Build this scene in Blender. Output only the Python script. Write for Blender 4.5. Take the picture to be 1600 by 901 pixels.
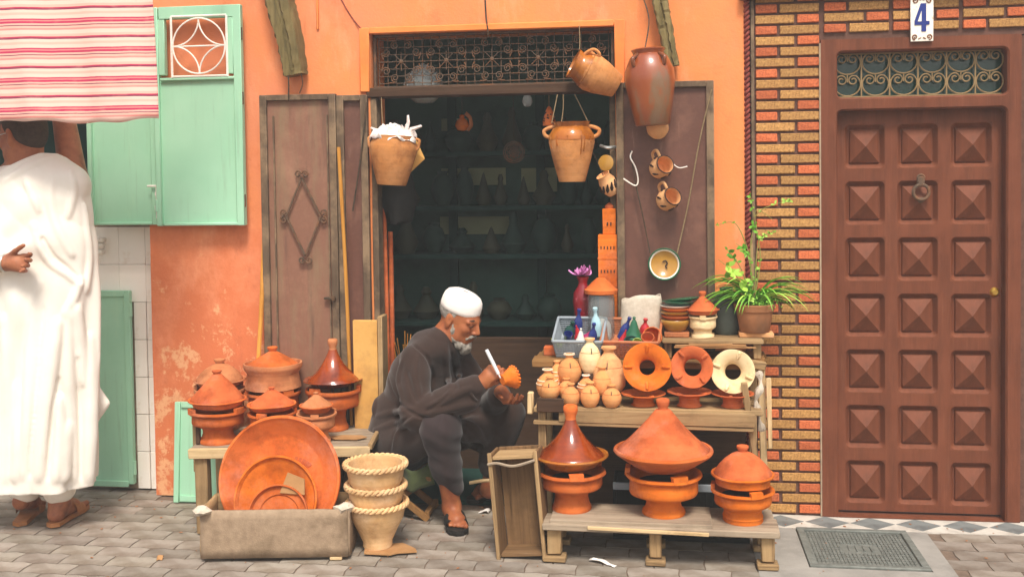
import bpy, bmesh, math, random
import numpy as np
from mathutils import Vector, Matrix, noise
R_ = math.radians
random.seed(7)
scene = bpy.context.scene
for o in list(bpy.data.objects):
    bpy.data.objects.remove(o)

# ------------------------------------------------------------------ camera
FPX, PPX, PPY = 1650.0, 800.0, 332.62          # focal length and optical centre in photo pixels (1600 x 901)
PITCH, YAW, ROLL = R_(-2.0), R_(-8.2), R_(0.78)
CAM = Vector((0, -4.9614, 1.58))
_f = Vector((math.sin(YAW)*math.cos(PITCH), math.cos(YAW)*math.cos(PITCH), math.sin(PITCH)))
_r = Vector((math.cos(YAW), -math.sin(YAW), 0)); _d = _f.cross(_r)
CR = math.cos(ROLL)*_r + math.sin(ROLL)*_d; CD = -math.sin(ROLL)*_r + math.cos(ROLL)*_d; CF = _f
cd = bpy.data.cameras.new('camera'); co = bpy.data.objects.new('camera', cd)
scene.collection.objects.link(co); scene.camera = co
cd.sensor_width = 36; cd.lens = 36*FPX/1600; cd.shift_y = -(450.5-PPY)/1600; cd.clip_end = 500; cd.clip_start = .05
U = -CD; Bk = -CF
co.matrix_world = Matrix(((CR.x, U.x, Bk.x, CAM.x), (CR.y, U.y, Bk.y, CAM.y), (CR.z, U.z, Bk.z, CAM.z), (0, 0, 0, 1)))

# ------------------------------------------------------------------ world, sun, exposure
SUN_EL, SUN_AZ = 57, 166      # azimuth clockwise from +Y: 180 is straight behind the camera
w = bpy.data.worlds.new('World'); scene.world = w; w.use_nodes = True
nt = w.node_tree; nt.nodes.clear()
sky = nt.nodes.new('ShaderNodeTexSky'); sky.sky_type = 'NISHITA'; sky.sun_disc = False
sky.sun_elevation = R_(SUN_EL); sky.sun_rotation = R_(SUN_AZ); sky.dust_density = 4; sky.air_density = 1.4; sky.ozone_density = .6
hs = nt.nodes.new('ShaderNodeHueSaturation'); hs.inputs['Saturation'].default_value = .28
bg = nt.nodes.new('ShaderNodeBackground'); bg.inputs['Strength'].default_value = .1
ow = nt.nodes.new('ShaderNodeOutputWorld')
nt.links.new(sky.outputs[0], hs.inputs['Color']); nt.links.new(hs.outputs[0], bg.inputs['Color']); nt.links.new(bg.outputs[0], ow.inputs[0])
sd = bpy.data.lights.new('sun', 'SUN'); sd.energy = 1.8; sd.angle = R_(14); sd.color = (1, .93, .82)
so = bpy.data.objects.new('sun', sd); scene.collection.objects.link(so)
_a = R_(SUN_AZ); _e = R_(SUN_EL)
sdir = Vector((math.sin(_a)*math.cos(_e), math.cos(_a)*math.cos(_e), math.sin(_e)))
so.rotation_euler = sdir.to_track_quat('Z', 'Y').to_euler(); so.location = sdir*20
vs = scene.view_settings
vs.view_transform = 'Standard'; vs.look = 'None'; vs.gamma = 1; vs.use_curve_mapping = False; vs.exposure = .93
scene.cycles.use_denoising = True
scene.cycles.max_bounces = 6

# ------------------------------------------------------------------ pixel helpers
def ray(x, y): return (x-PPX)/FPX*CR + (y-PPY)/FPX*CD + CF
def W(x, y, Y=0.0):                    # the point at depth Y seen at a photo pixel
    d = ray(x, y); return CAM + d*((Y-CAM.y)/d.y)
def G(x, y, Z=0.0):                    # the point at height Z seen at a photo pixel
    d = ray(x, y); return CAM + d*((Z-CAM.z)/d.z)
def PX(p):                             # photo pixels per metre at a point
    return FPX/((Vector(p)-CAM).dot(CF))

# ------------------------------------------------------------------ materials
def lin(h):
    h = h.lstrip('#'); c = [int(h[i:i+2], 16)/255 for i in (0, 2, 4)]
    return tuple((v/12.92 if v <= .04045 else ((v+.055)/1.055)**2.4) for v in c)+(1,)
MATS = {}
class N:
    def __init__(s, name):
        s.m = bpy.data.materials.new(name); s.m.use_nodes = True; s.t = s.m.node_tree; s.t.nodes.clear()
        s.out = s.n('OutputMaterial'); s.b = s.n('BsdfPrincipled'); s.l(s.b.outputs[0], s.out.inputs[0])
        s.tc = s.n('TexCoord'); MATS[name] = s.m
    def n(s, t, **k):
        x = s.t.nodes.new('ShaderNode'+t)
        for a, v in k.items(): setattr(x, a, v)
        return x
    def l(s, a, b): s.t.links.new(a, b)
    def mapping(s, scale, rot=(0, 0, 0), src='Object', loc=(0, 0, 0)):
        m = s.n('Mapping'); m.inputs['Scale'].default_value = scale; m.inputs['Rotation'].default_value = rot; m.inputs['Location'].default_value = loc
        s.l(s.tc.outputs[src], m.inputs[0]); return m.outputs[0]
    def noise(s, scale, detail=6, rough=.6, vec=None, dist=0):
        x = s.n('TexNoise'); x.inputs['Scale'].default_value = scale; x.inputs['Detail'].default_value = detail
        x.inputs['Roughness'].default_value = rough; x.inputs['Distortion'].default_value = dist
        s.l(vec if vec is not None else s.tc.outputs['Object'], x.inputs['Vector']); return x.outputs['Fac']
    def ramp(s, fac, stops, interp='LINEAR'):
        r = s.n('ValToRGB'); e = r.color_ramp.elements; r.color_ramp.interpolation = interp
        while len(e) < len(stops): e.new(.5)
        for i, (p, c) in enumerate(stops): e[i].position = p; e[i].color = c if len(c) == 4 else (*c, 1)
        s.l(fac, r.inputs[0]); return r.outputs[0]
    def mix(s, fac, a, b, mode='MIX'):
        x = s.n('Mix'); x.data_type = 'RGBA'; x.blend_type = mode
        for i, v in ((0, fac), (6, a), (7, b)):
            if hasattr(v, 'is_linked') or hasattr(v, 'node'): s.l(v, x.inputs[i])
            else: x.inputs[i].default_value = v
        return x.outputs[2]
    def math(s, op, a, b=None):
        x = s.n('Math', operation=op)
        for i, v in ((0, a), (1, b)):
            if v is None: continue
            if hasattr(v, 'node'): s.l(v, x.inputs[i])
            else: x.inputs[i].default_value = v
        return x.outputs[0]
    def bump(s, h, strength, dist=.01):
        x = s.n('Bump'); x.inputs['Strength'].default_value = strength; x.inputs['Distance'].default_value = dist
        s.l(h, x.inputs['Height']); s.l(x.outputs[0], s.b.inputs['Normal'])
    def set(s, **k):
        for a, v in k.items():
            i = s.b.inputs[a.replace('_', ' ')]
            if hasattr(v, 'node'): s.l(v, i)
            else: i.default_value = v
BW = [(0, (0, 0, 0)), (1, (1, 1, 1))]
def mottle(name, a, b, scale=6, rough=.8, bump=.25, bscale=40, lo=.35, hi=.65, spec=.3, dirt=None, dscale=2.5, dlo=.5, dhi=.7, coat=0, metal=0, rnd=0, stretch=None, sss=0):
    n = N(name); a = lin(a); b = lin(b)
    vec = n.mapping(stretch) if stretch else None
    c = n.ramp(n.noise(scale, vec=vec), [(lo, a), (hi, b)])
    if dirt: c = n.mix(n.ramp(n.noise(dscale, 8, .65), [(dlo, (0, 0, 0)), (dhi, (1, 1, 1))]), c, lin(dirt))
    if rnd:
        oi = n.n('ObjectInfo'); h = n.n('HueSaturation')
        v = n.n('MapRange'); v.inputs[3].default_value = 1-rnd; v.inputs[4].default_value = 1+rnd
        n.l(oi.outputs['Random'], v.inputs[0]); n.l(v.outputs[0], h.inputs['Value']); n.l(c, h.inputs['Color'])
        v2 = n.n('MapRange'); v2.inputs[3].default_value = .5-rnd*.04; v2.inputs[4].default_value = .5+rnd*.04
        n.l(n.math('FRACT', n.math('MULTIPLY', oi.outputs['Random'], 7.13)), v2.inputs[0]); n.l(v2.outputs[0], h.inputs['Hue'])
        c = h.outputs[0]
    n.set(Base_Color=c, Roughness=rough, Metallic=metal)
    n.b.inputs['Specular IOR Level'].default_value = spec
    if coat: n.set(Coat_Weight=coat, Coat_Roughness=.06)
    if sss: n.set(Subsurface_Weight=sss, Subsurface_Radius=(.012, .005, .003), Subsurface_Scale=.4)
    if bump: n.bump(n.noise(bscale, 5, .6, vec=vec), bump, .004)
    return n.m
def clay(name, a, b, dark, rough=.88, coat=0, rnd=.1):
    """fired clay: throwing rings, cloudy firing marks, dust"""
    n = N(name); dk = tuple(q*.74 for q in lin(dark)[:3])+(1,)
    ring = n.noise(60, 3, .5, vec=n.mapping((.04, .04, 1)))
    c = n.ramp(n.noise(7, 7, .65), [(.36, lin(a)), (.62, lin(b))])
    c = n.mix(n.ramp(n.noise(5.5, 8, .7, vec=n.mapping((1, 1, 1), loc=(3, 1, 2))), [(.47, (0, 0, 0)), (.66, (.85, .85, .85))]), c, dk)
    c = n.mix(n.ramp(ring, [(.35, (0, 0, 0)), (.65, (.22, .22, .22))]), c, dk)
    dst = [min(1, q*.72+.26) for q in lin(b)[:3]]+[1]
    c = n.mix(n.ramp(n.noise(4.4, 9, .74, vec=n.mapping((1, 1, 1.4), loc=(8, 5, 1))), [(.5, (0, 0, 0)), (.72, (.3, .3, .3) if not coat else (.04, .04, .04))]), c, tuple(dst))
    c = n.mix(n.ramp(n.noise(38, 5, .7), [(.66, (0, 0, 0)), (.74, (.5, .5, .5))]), c, dk)
    oi = n.n('ObjectInfo'); h = n.n('HueSaturation'); v = n.n('MapRange'); v.inputs[3].default_value = 1-rnd; v.inputs[4].default_value = 1+rnd
    n.l(oi.outputs['Random'], v.inputs[0]); n.l(v.outputs[0], h.inputs['Value']); n.l(c, h.inputs['Color'])
    n.set(Base_Color=h.outputs[0], Roughness=n.ramp(n.noise(9, 4), [(.3, (rough-.1,)*3), (.7, (min(1, rough+.1),)*3)]))
    n.b.inputs['Specular IOR Level'].default_value = .12
    if coat: n.set(Coat_Weight=coat, Coat_Roughness=.07)
    n.bump(n.mix(.5, ring, n.noise(70, 5, .7)), .55 if not coat else .14, .005)
    return n.m
def wood(name, a, b, axis, rough=.85, dirt='#4a4238', k=1.0):
    """weathered board, grain along one local axis"""
    n = N(name); s = [26*k]*3; s['XYZ'.index(axis)] = 1.3*k
    g = n.noise(1.6, 9, .7, vec=n.mapping(tuple(s)), dist=.6)
    c = n.ramp(g, [(.28, lin(dirt)), (.45, lin(a)), (.75, lin(b))])
    c = n.mix(n.ramp(n.noise(4, 8, .7), [(.5, (0, 0, 0)), (.8, (.7, .7, .7))]), c, lin(dirt))
    oi = n.n('ObjectInfo'); h = n.n('HueSaturation'); v = n.n('MapRange'); v.inputs[3].default_value = .82; v.inputs[4].default_value = 1.14
    n.l(oi.outputs['Random'], v.inputs[0]); n.l(v.outputs[0], h.inputs['Value']); n.l(c, h.inputs['Color'])
    n.set(Base_Color=h.outputs[0], Roughness=rough); n.b.inputs['Specular IOR Level'].default_value = .2
    n.bump(g, .5, .004); return n.m

# plaster: saturated orange limewash, flaking and rubbed to pink and pale scars low down at the left
n = N('plaster')
geo = n.n('NewGeometry'); sx = n.n('SeparateXYZ'); n.l(geo.outputs['Position'], sx.inputs[0])
big = n.noise(1.3, 6, .6); fine = n.noise(14, 8, .7)
c = n.ramp(big, [(.3, lin('#e88850')), (.55, lin('#ec9056')), (.75, lin('#e27f52'))])
c = n.mix(n.ramp(n.noise(5, 9, .75), [(.5, (0, 0, 0)), (.8, (.35, .35, .35))]), c, lin('#d06d42'))
low = n.n('MapRange'); low.inputs[1].default_value = 1.75; low.inputs[2].default_value = .5; n.l(sx.outputs[2], low.inputs[0])
left = n.n('MapRange'); left.inputs[1].default_value = -1.2; left.inputs[2].default_value = -2.0; n.l(sx.outputs[0], left.inputs[0])
zone = n.math('MULTIPLY', low.outputs[0], left.outputs[0])
# pinker, older limewash round the shutter and patches of faded wash everywhere
c = n.mix(n.ramp(n.math('ADD', n.noise(1.7, 7, .65, vec=n.mapping((1, 1, .6), loc=(2, 2, 6))), n.math('MULTIPLY', left.outputs[0], .22)), [(.5, (0, 0, 0)), (.75, (.75, .75, .75))]), c, lin('#e08a66'))
c = n.mix(n.ramp(n.noise(2.6, 9, .72, vec=n.mapping((1.6, 1, .5), loc=(7, 1, 3))), [(.54, (0, 0, 0)), (.72, (.6, .6, .6))]), c, lin('#f3b088'))
c = n.mix(n.ramp(n.noise(30, 5, .7, vec=n.mapping((1, 1, .12), loc=(1, 4, 2))), [(.64, (0, 0, 0)), (.74, (.35, .35, .35))]), c, lin('#b86442'))
wn = n.math('ADD', n.noise(3.1, 9, .72), n.math('MULTIPLY', zone, .28))
c = n.mix(n.ramp(wn, [(.56, (0, 0, 0)), (.72, (.8, .8, .8))]), c, lin('#d27348'))
wn2 = n.math('ADD', n.noise(8.5, 9, .72, vec=n.mapping((1, 1, 1), loc=(4, 2, 1))), n.math('MULTIPLY', zone, .22))
c = n.mix(n.ramp(wn2, [(.71, (0, 0, 0)), (.77, (.8, .8, .8))]), c, lin('#e9b183'))
c = n.mix(n.ramp(n.math('ADD', n.noise(4.2, 9, .75, vec=n.mapping((1, 1, .5), loc=(9, 3, 5))), n.math('MULTIPLY', zone, .12)), [(.63, (0, 0, 0)), (.8, (.5, .5, .5))]), c, lin('#a85a40'))
n.set(Base_Color=c, Roughness=.92); n.b.inputs['Specular IOR Level'].default_value = .15
n.bump(n.mix(.5, n.noise(5, 8, .7), n.noise(60, 4, .7)), .35, .01)

mottle('band_plaster', '#ea8440', '#f09452', 4, .9, .4, 30, dirt='#d97545')
mottle('cream_tile', '#f8efe2', '#fdf7ee', 3, .25, .03, 20, dirt='#d8bfa0', dscale=5, dlo=.58, dhi=.8, rnd=.04, spec=.5)
mottle('grout', '#b39a80', '#94806c', 20, .95)
n = N('mint_paint')
c = n.ramp(n.noise(3, 6, .6), [(.3, lin('#a6d4b4')), (.7, lin('#97caa8'))])
c = n.mix(n.ramp(n.noise(30, 6, .75), [(.68, (0, 0, 0)), (.74, (.75, .75, .75))]), c, lin('#6f8264'))
c = n.mix(n.ramp(n.noise(4, 9, .75, vec=n.mapping((9, 9, .5), loc=(3, 1, 4))), [(.55, (0, 0, 0)), (.74, (.6, .6, .6))]), c, lin('#86a888'))
c = n.mix(n.ramp(n.noise(9, 8, .7, vec=n.mapping((1, 1, .3))), [(.56, (0, 0, 0)), (.8, (.6, .6, .6))]), c, lin('#b8d8b0'))
n.set(Base_Color=c, Roughness=.45); n.bump(n.noise(8, 5), .08, .01)
mottle('white_iron', '#ece2d4', '#f4eee4', 20, .5, .1, 60, dirt='#c0a690', dscale=30, dlo=.6, dhi=.7)
mottle('dark_iron', '#3a332b', '#55483a', 30, .65, .3, 90, dirt='#6b4a30', dscale=20, metal=.3)
mottle('rust_iron', '#6a5240', '#54463a', 30, .7, .3, 90, dirt='#8a5a38', dscale=14, metal=.2)
mottle('grey_jar', '#565c54', '#484e47', 8, .8, .3)
mottle('olive_paint', '#6b5744', '#544435', 9, .8, .5, 50, dirt='#8a7258', dscale=7, dlo=.45, dhi=.62, stretch=(3, 3, .6))
mottle('dusty_metal', '#8e7a6a', '#7a6858', 9, .8, .3)
# shop door leaves: faded purple-brown sheet metal with streaks and olive runs
n = N('door_sheet')
v = n.mapping((5, 5, .7))
c = n.ramp(n.noise(2.2, 8, .7), [(.3, lin('#946a54')), (.5, lin('#815743')), (.72, lin('#a57a60'))])
c = n.mix(n.ramp(n.noise(1.6, 9, .72, vec=v), [(.48, (0, 0, 0)), (.7, (.8, .8, .8))]), c, lin('#857556'))
c = n.mix(n.ramp(n.noise(2.6, 9, .72, vec=n.mapping((5, 5, .5), loc=(3, 7, 1))), [(.56, (0, 0, 0)), (.74, (.75, .75, .75))]), c, lin('#4e382e'))
c = n.mix(n.ramp(n.noise(24, 6, .7), [(.7, (0, 0, 0)), (.76, (.8, .8, .8))]), c, lin('#b09a86'))
n.set(Base_Color=c, Roughness=.62); n.bump(n.noise(10, 8, .7), .2, .006)
n = N('door_sheet_red')
c = n.ramp(n.noise(2.4, 8, .7), [(.3, lin('#76493a')), (.5, lin('#613b2d')), (.72, lin('#8a5f4c'))])
c = n.mix(n.ramp(n.noise(2, 9, .72, vec=n.mapping((7, 7, .5))), [(.5, (0, 0, 0)), (.75, (.7, .7, .7))]), c, lin('#48302a'))
c = n.mix(n.ramp(n.noise(3, 9, .75, vec=n.mapping((6, 6, .8), loc=(2, 5, 8))), [(.6, (0, 0, 0)), (.72, (.6, .6, .6))]), c, lin('#a5816c'))
c = n.mix(n.ramp(n.noise(22, 6, .7), [(.7, (0, 0, 0)), (.75, (.8, .8, .8))]), c, lin('#3a2620'))
n.set(Base_Color=c, Roughness=.55); n.bump(n.noise(10, 8, .7), .25, .006)

def brickmat(name, a, b, c2):
    n = N(name)
    c = n.ramp(n.noise(90, 4, .8), [(.36, lin(c2)), (.5, lin(a)), (.66, lin(b))])
    oi = n.n('ObjectInfo'); h = n.n('HueSaturation'); v = n.n('MapRange'); v.inputs[3].default_value = .8; v.inputs[4].default_value = 1.12
    n.l(oi.outputs['Random'], v.inputs[0]); n.l(v.outputs[0], h.inputs['Value']); n.l(c, h.inputs['Color'])
    n.set(Base_Color=h.outputs[0], Roughness=.75); n.bump(n.noise(120, 4, .8), .5, .003); n.b.inputs['Specular IOR Level'].default_value = .3
brickmat('tan_brick', '#b3824a', '#c99a5a', '#80592e')
brickmat('red_brick', '#c5663c', '#d4784a', '#96482a')
mottle('mortar', '#6a4a3e', '#583c32', 30, .9, .5, 60)
n = N('brown_paint')
c = n.ramp(n.noise(4, 7, .6), [(.3, lin('#6b3a26')), (.7, lin('#7a452f'))])
c = n.mix(n.ramp(n.noise(5, 9, .7, vec=n.mapping((4, 4, .6))), [(.45, (0, 0, 0)), (.72, (.65, .65, .65))]), c, lin('#4c2a1b'))
c = n.mix(n.ramp(n.noise(7, 9, .75, vec=n.mapping((14, 14, .5), loc=(3, 2, 5))), [(.55, (0, 0, 0)), (.75, (.5, .5, .5))]), c, lin('#8f5c44'))
c = n.mix(n.ramp(n.noise(26, 7, .7), [(.68, (0, 0, 0)), (.78, (.5, .5, .5))]), c, lin('#8d5c46'))
n.set(Base_Color=c, Roughness=.62); n.bump(n.mix(.5, n.noise(14, 7, .7), n.noise(3, 6, .6, vec=n.mapping((40, 40, 1.2)))), .3, .005); n.b.inputs['Specular IOR Level'].default_value = .18
mottle('maroon_rope', '#8e4034', '#6e2e26', 25, .7, .3)
mottle('brass', '#c79a3c', '#e2b85a', 20, .3, .1, metal=.9)
mottle('grille_bronze', '#9a7f58', '#7d6848', 25, .55, .3, 80, metal=.25)
n = N('green_glass'); n.set(Base_Color=lin('#12352c'), Roughness=.12); n.b.inputs['Specular IOR Level'].default_value = .6
n.bump(n.noise(3, 3), .05, .02)
mottle('enamel_white', '#efe6d6', '#f7f0e4', 12, .3, .05, dirt='#c9a988', dscale=30, dlo=.6, dhi=.7)
mottle('enamel_blue', '#2b3a86', '#24327a', 12, .35, 0)
mottle('enamel_brown', '#8a5a34', '#7a4c2c', 12, .35, 0)
mottle('paver', '#978c80', '#857a6f', 9, .85, .6, 70, dirt='#716050', dscale=4, dlo=.45, dhi=.7, rnd=.18)
mottle('paver_far', '#91877d', '#80766d', 9, .85, .5, 70, dirt='#6d6259', dscale=3)
mottle('joint_dirt', '#7d6a5a', '#66564a', 25, 1, .5)
mottle('concrete', '#a09a92', '#8d8881', 5, .9, .4, 50, dirt='#7a756e', dscale=3)
mottle('mosaic_white', '#cfc8bd', '#bdb5aa', 12, .6, .1, dirt='#a39a90', dscale=8)
mottle('mosaic_grey', '#7f8280', '#717472', 12, .6, .1, dirt='#5c5c5c', dscale=8)
mottle('cast_iron', '#83857e', '#6c6e68', 30, .7, .4, 60, metal=.3)

clay('terracotta', '#cb6228', '#d8743a', '#a24c20', rnd=.13)
clay('terracotta_red', '#c05c32', '#cc6e40', '#934424', rnd=.12)
clay('terracotta_bright', '#d96a1c', '#e27a2a', '#b25218', rnd=.08)
clay('terracotta_pale', '#dba06a', '#e6b27e', '#c07e4e')
clay('terracotta_dusty', '#c47a4e', '#cf8a5c', '#a05c3a')
clay('clay_cream', '#eccf9c', '#f3dcb0', '#d2a468')
clay('clay_yellow', '#dcb07a', '#e6c294', '#c08c58')
clay('clay_ochre', '#cb864a', '#d99a62', '#9c5c32')
clay('clay_bank', '#dd9558', '#e6a86c', '#c47444', rnd=.12)
clay('clay_stripe', '#ecd2b0', '#f0dcc0', '#d0a580')
clay('glaze_brown', '#8a3410', '#a8480f', '#5a2008', rough=.22, coat=1)
clay('glaze_amber', '#b06018', '#c27a2a', '#7a3a10', rough=.3, coat=.8)
clay('glaze_dark', '#7c3f22', '#93502c', '#5a3a2a', rough=.3, coat=.7)
mottle('black_mark', '#2a1a14', '#33201a', 20, .6, 0)
mottle('clay_inner_dark', '#5a2f1c', '#44241a', 20, .9, .2)
mottle('glaze_green', '#1f5a3e', '#2d6e4c', 9, .2, .05, coat=.6)
mottle('glaze_blue', '#1f2d6b', '#2a3a86', 9, .2, .05, coat=.8)
mottle('glaze_red', '#c0242c', '#a41d28', 9, .25, .05, coat=.6)
mottle('glaze_lime', '#b5c83a', '#9cb42e', 9, .3, .05, coat=.5)
mottle('glaze_sky', '#a9d4e0', '#c2e2e8', 9, .3, .05, coat=.5)
mottle('glaze_magenta', '#a8285c', '#8d1f4e', 9, .3, .05, coat=.5)
mottle('glaze_white', '#e8e2d4', '#f0ebe0', 9, .25, .05, coat=.6)
mottle('glaze_mustard', '#b98a3a', '#a5752a', 9, .3, .1, 30, coat=.6)
mottle('red_lacquer', '#8c1220', '#74101c', 9, .3, .1, 40, dirt='#c2485a', dscale=40, dlo=.62, dhi=.66, coat=.6)
mottle('pink_petal', '#d48ac0', '#c070ac', 9, .6, .1)
mottle('plastic_grey', '#8d959c', '#9aa2a8', 12, .45, .05)
mottle('plastic_brown', '#a9643f', '#b87450', 12, .45, .05)
for ax in 'XYZ':
    wood('old_wood_'+ax, '#9c7d57', '#b89a70', ax, dirt='#54432f')
    wood('grey_wood_'+ax, '#94826e', '#b09e88', ax, dirt='#5c4e40')
    wood('brown_wood_'+ax, '#8a6238', '#a67c4c', ax, dirt='#4c3824')
    wood('pale_wood_'+ax, '#d0b184', '#e2c79c', ax, dirt='#8d6f48')
    wood('dark_wood_'+ax, '#4a3426', '#5c4432', ax, dirt='#2a1e16')
for ax in 'XYZ': wood('crate_wood_'+ax, '#74573a', '#8a6a48', ax, dirt='#3d2e1e')
wood('mossy_wood', '#7a6a42', '#93825a', 'Z', dirt='#4a4430')
wood('ochre_stick', '#c98a3a', '#d9a050', 'Z', dirt='#9a6426')
mottle('yellow_board', '#cf9a50', '#d9a860', 5, .9, .3, 40, dirt='#a87844', dscale=4)
mottle('canvas_grey', '#a58d74', '#927b64', 30, .95, .5, 160, dirt='#75614b', dscale=5)
mottle('sackcloth', '#cfc2b0', '#bfb09c', 40, .95, .5, 160, dirt='#9d8f7e', dscale=4)
mottle('cardboard', '#b08458', '#a07448', 12, .95, .3)
mottle('paper_white', '#f0e8e0', '#e6ddd6', 12, .85, .3, 30, dirt='#c8a8a0', dscale=9)
mottle('rope', '#8f7a5c', '#7a6648', 60, .95, .5, 90)
mottle('black_rubber', '#1c1a18', '#26221f', 30, .7, .2)
mottle('tan_leather', '#b0764a', '#9d653c', 20, .7, .2)
mottle('old_pot', '#a8724c', '#96623f', 7, .9, .4, 40, dirt='#7d5a40', dscale=5)
mottle('leaf', '#5d9a2c', '#7bb13e', 5, .5, .1, rnd=.22)
mottle('leaf_light', '#9cc94a', '#aed25c', 5, .5, .1, rnd=.15)
mottle('stem', '#7a8a3a', '#94784a', 9, .7, .2)
mottle('soil', '#2e241c', '#3a2c22', 30, 1, .6)
n = N('clear_glass'); n.set(Base_Color=(.9, .93, .92, 1), Roughness=.05, Transmission_Weight=.9, IOR=1.45)
n = N('bulb_glass'); n.set(Base_Color=(.8, .85, .83, 1), Roughness=.15, Transmission_Weight=.7, IOR=1.3)
mottle('silver', '#c9c9c4', '#b4b4ae', 30, .3, .1, metal=.7)
mottle('pen_white', '#e8ecec', '#dfe4e4', 10, .3, 0)
mottle('room_wall', '#4a6e60', '#385a4e', 3, .95, .3, 20, dirt='#31463f', dscale=2)  # the interior's teal mist is put into these room and pot colours
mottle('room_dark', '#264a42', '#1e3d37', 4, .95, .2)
mottle('room_patch', '#b0b48c', '#9da27c', 4, .95, .2)
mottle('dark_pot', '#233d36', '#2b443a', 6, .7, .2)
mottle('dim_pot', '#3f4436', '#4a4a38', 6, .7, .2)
mottle('skin_tan', '#ae6a42', '#985636', 14, .5, .15, 120, dirt='#7a3e26', dscale=8, sss=.15)
mottle('skin_brown', '#b0704c', '#9a5c40', 14, .5, .15, 120, dirt='#65382a', dscale=8, sss=.15)
mottle('toe_skin', '#c07a64', '#b06a54', 14, .5, .1, 120, sss=.15)
mottle('grey_hair', '#7a746c', '#b8b2a8', 60, .9, .8, 220)
mottle('beard_hair', '#6f675d', '#aaa195', 45, .95, .9, 220)
mottle('dark_hair', '#3a2b22', '#4a392d', 60, .9, .6, 220)
mottle('eye_dark', '#1c1410', '#241a14', 20, .3, 0)
def cloth(name, a, b, weave, bs, rough=.9, sheen=.2):
    n = N(name)
    c = n.ramp(n.noise(5, 6, .6), [(.3, lin(a)), (.7, lin(b))]); n.set(Base_Color=c, Roughness=rough, Sheen_Weight=sheen)
    n.b.inputs['Specular IOR Level'].default_value = .15
    r1 = n.noise(6.5, 3, .5, vec=n.mapping((1.5, 1.5, .55), rot=(.15, .25, 0)), dist=.7); r2 = n.noise(13, 3, .5, vec=n.mapping((1, 1, .8), rot=(.5, -.7, .3), loc=(3, 1, 2)), dist=.9)
    rd = lambda x: n.math('POWER', n.math('ABSOLUTE', n.math('SUBTRACT', n.math('MULTIPLY', x, 2), 1)), .5)
    hgt = n.math('ADD', n.math('MULTIPLY', rd(r1), .62), n.math('MULTIPLY', rd(r2), .38))
    n.bump(n.mix(.35, hgt, n.noise(weave, 2)), bs, .008)
cloth('white_cotton', '#e6dccf', '#eee6da', 500, .12)
cloth('cap_knit', '#f0e8de', '#f6f0e8', 260, .12)
cloth('brown_robe', '#3d2d27', '#32241f', 500, .3)
cloth('dark_trousers', '#382c2c', '#2e2424', 400, .2)
cloth('dark_apron', '#22201e', '#1a1917', 400, .4)
cloth('green_rag', '#5a6440', '#4a5236', 200, .6)
n = N('striped_cloth')
sx = n.n('SeparateXYZ'); n.l(n.tc.outputs['Object'], sx.inputs[0])
wv = n.math('ADD', n.math('MULTIPLY', sx.outputs[2], 8.05), n.math('MULTIPLY', n.noise(6, 4), .05))
fr = n.math('FRACT', wv)
cr = lin('#c22a56'); mr = lin('#86304c'); pk = lin('#f0b4a2'); cm = lin('#f3c8b8'); p2 = lin('#e88f86')
c = n.ramp(fr, [(0, pk), (.07, mr), (.10, pk), (.16, cr), (.23, p2), (.27, cr), (.32, cm), (.44, pk), (.52, cm), (.62, mr), (.67, cr), (.71, pk), (.80, cm), (.93, p2)], 'CONSTANT')
c = n.mix(n.ramp(n.noise(7, 7, .7), [(.5, (0, 0, 0)), (.8, (.35, .35, .35))]), c, lin('#f3c4b0'))
n.set(Base_Color=c, Roughness=.95, Sheen_Weight=.2); n.bump(n.noise(300, 2), .2, .003)
n.set(Transmission_Weight=0.0)

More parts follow.
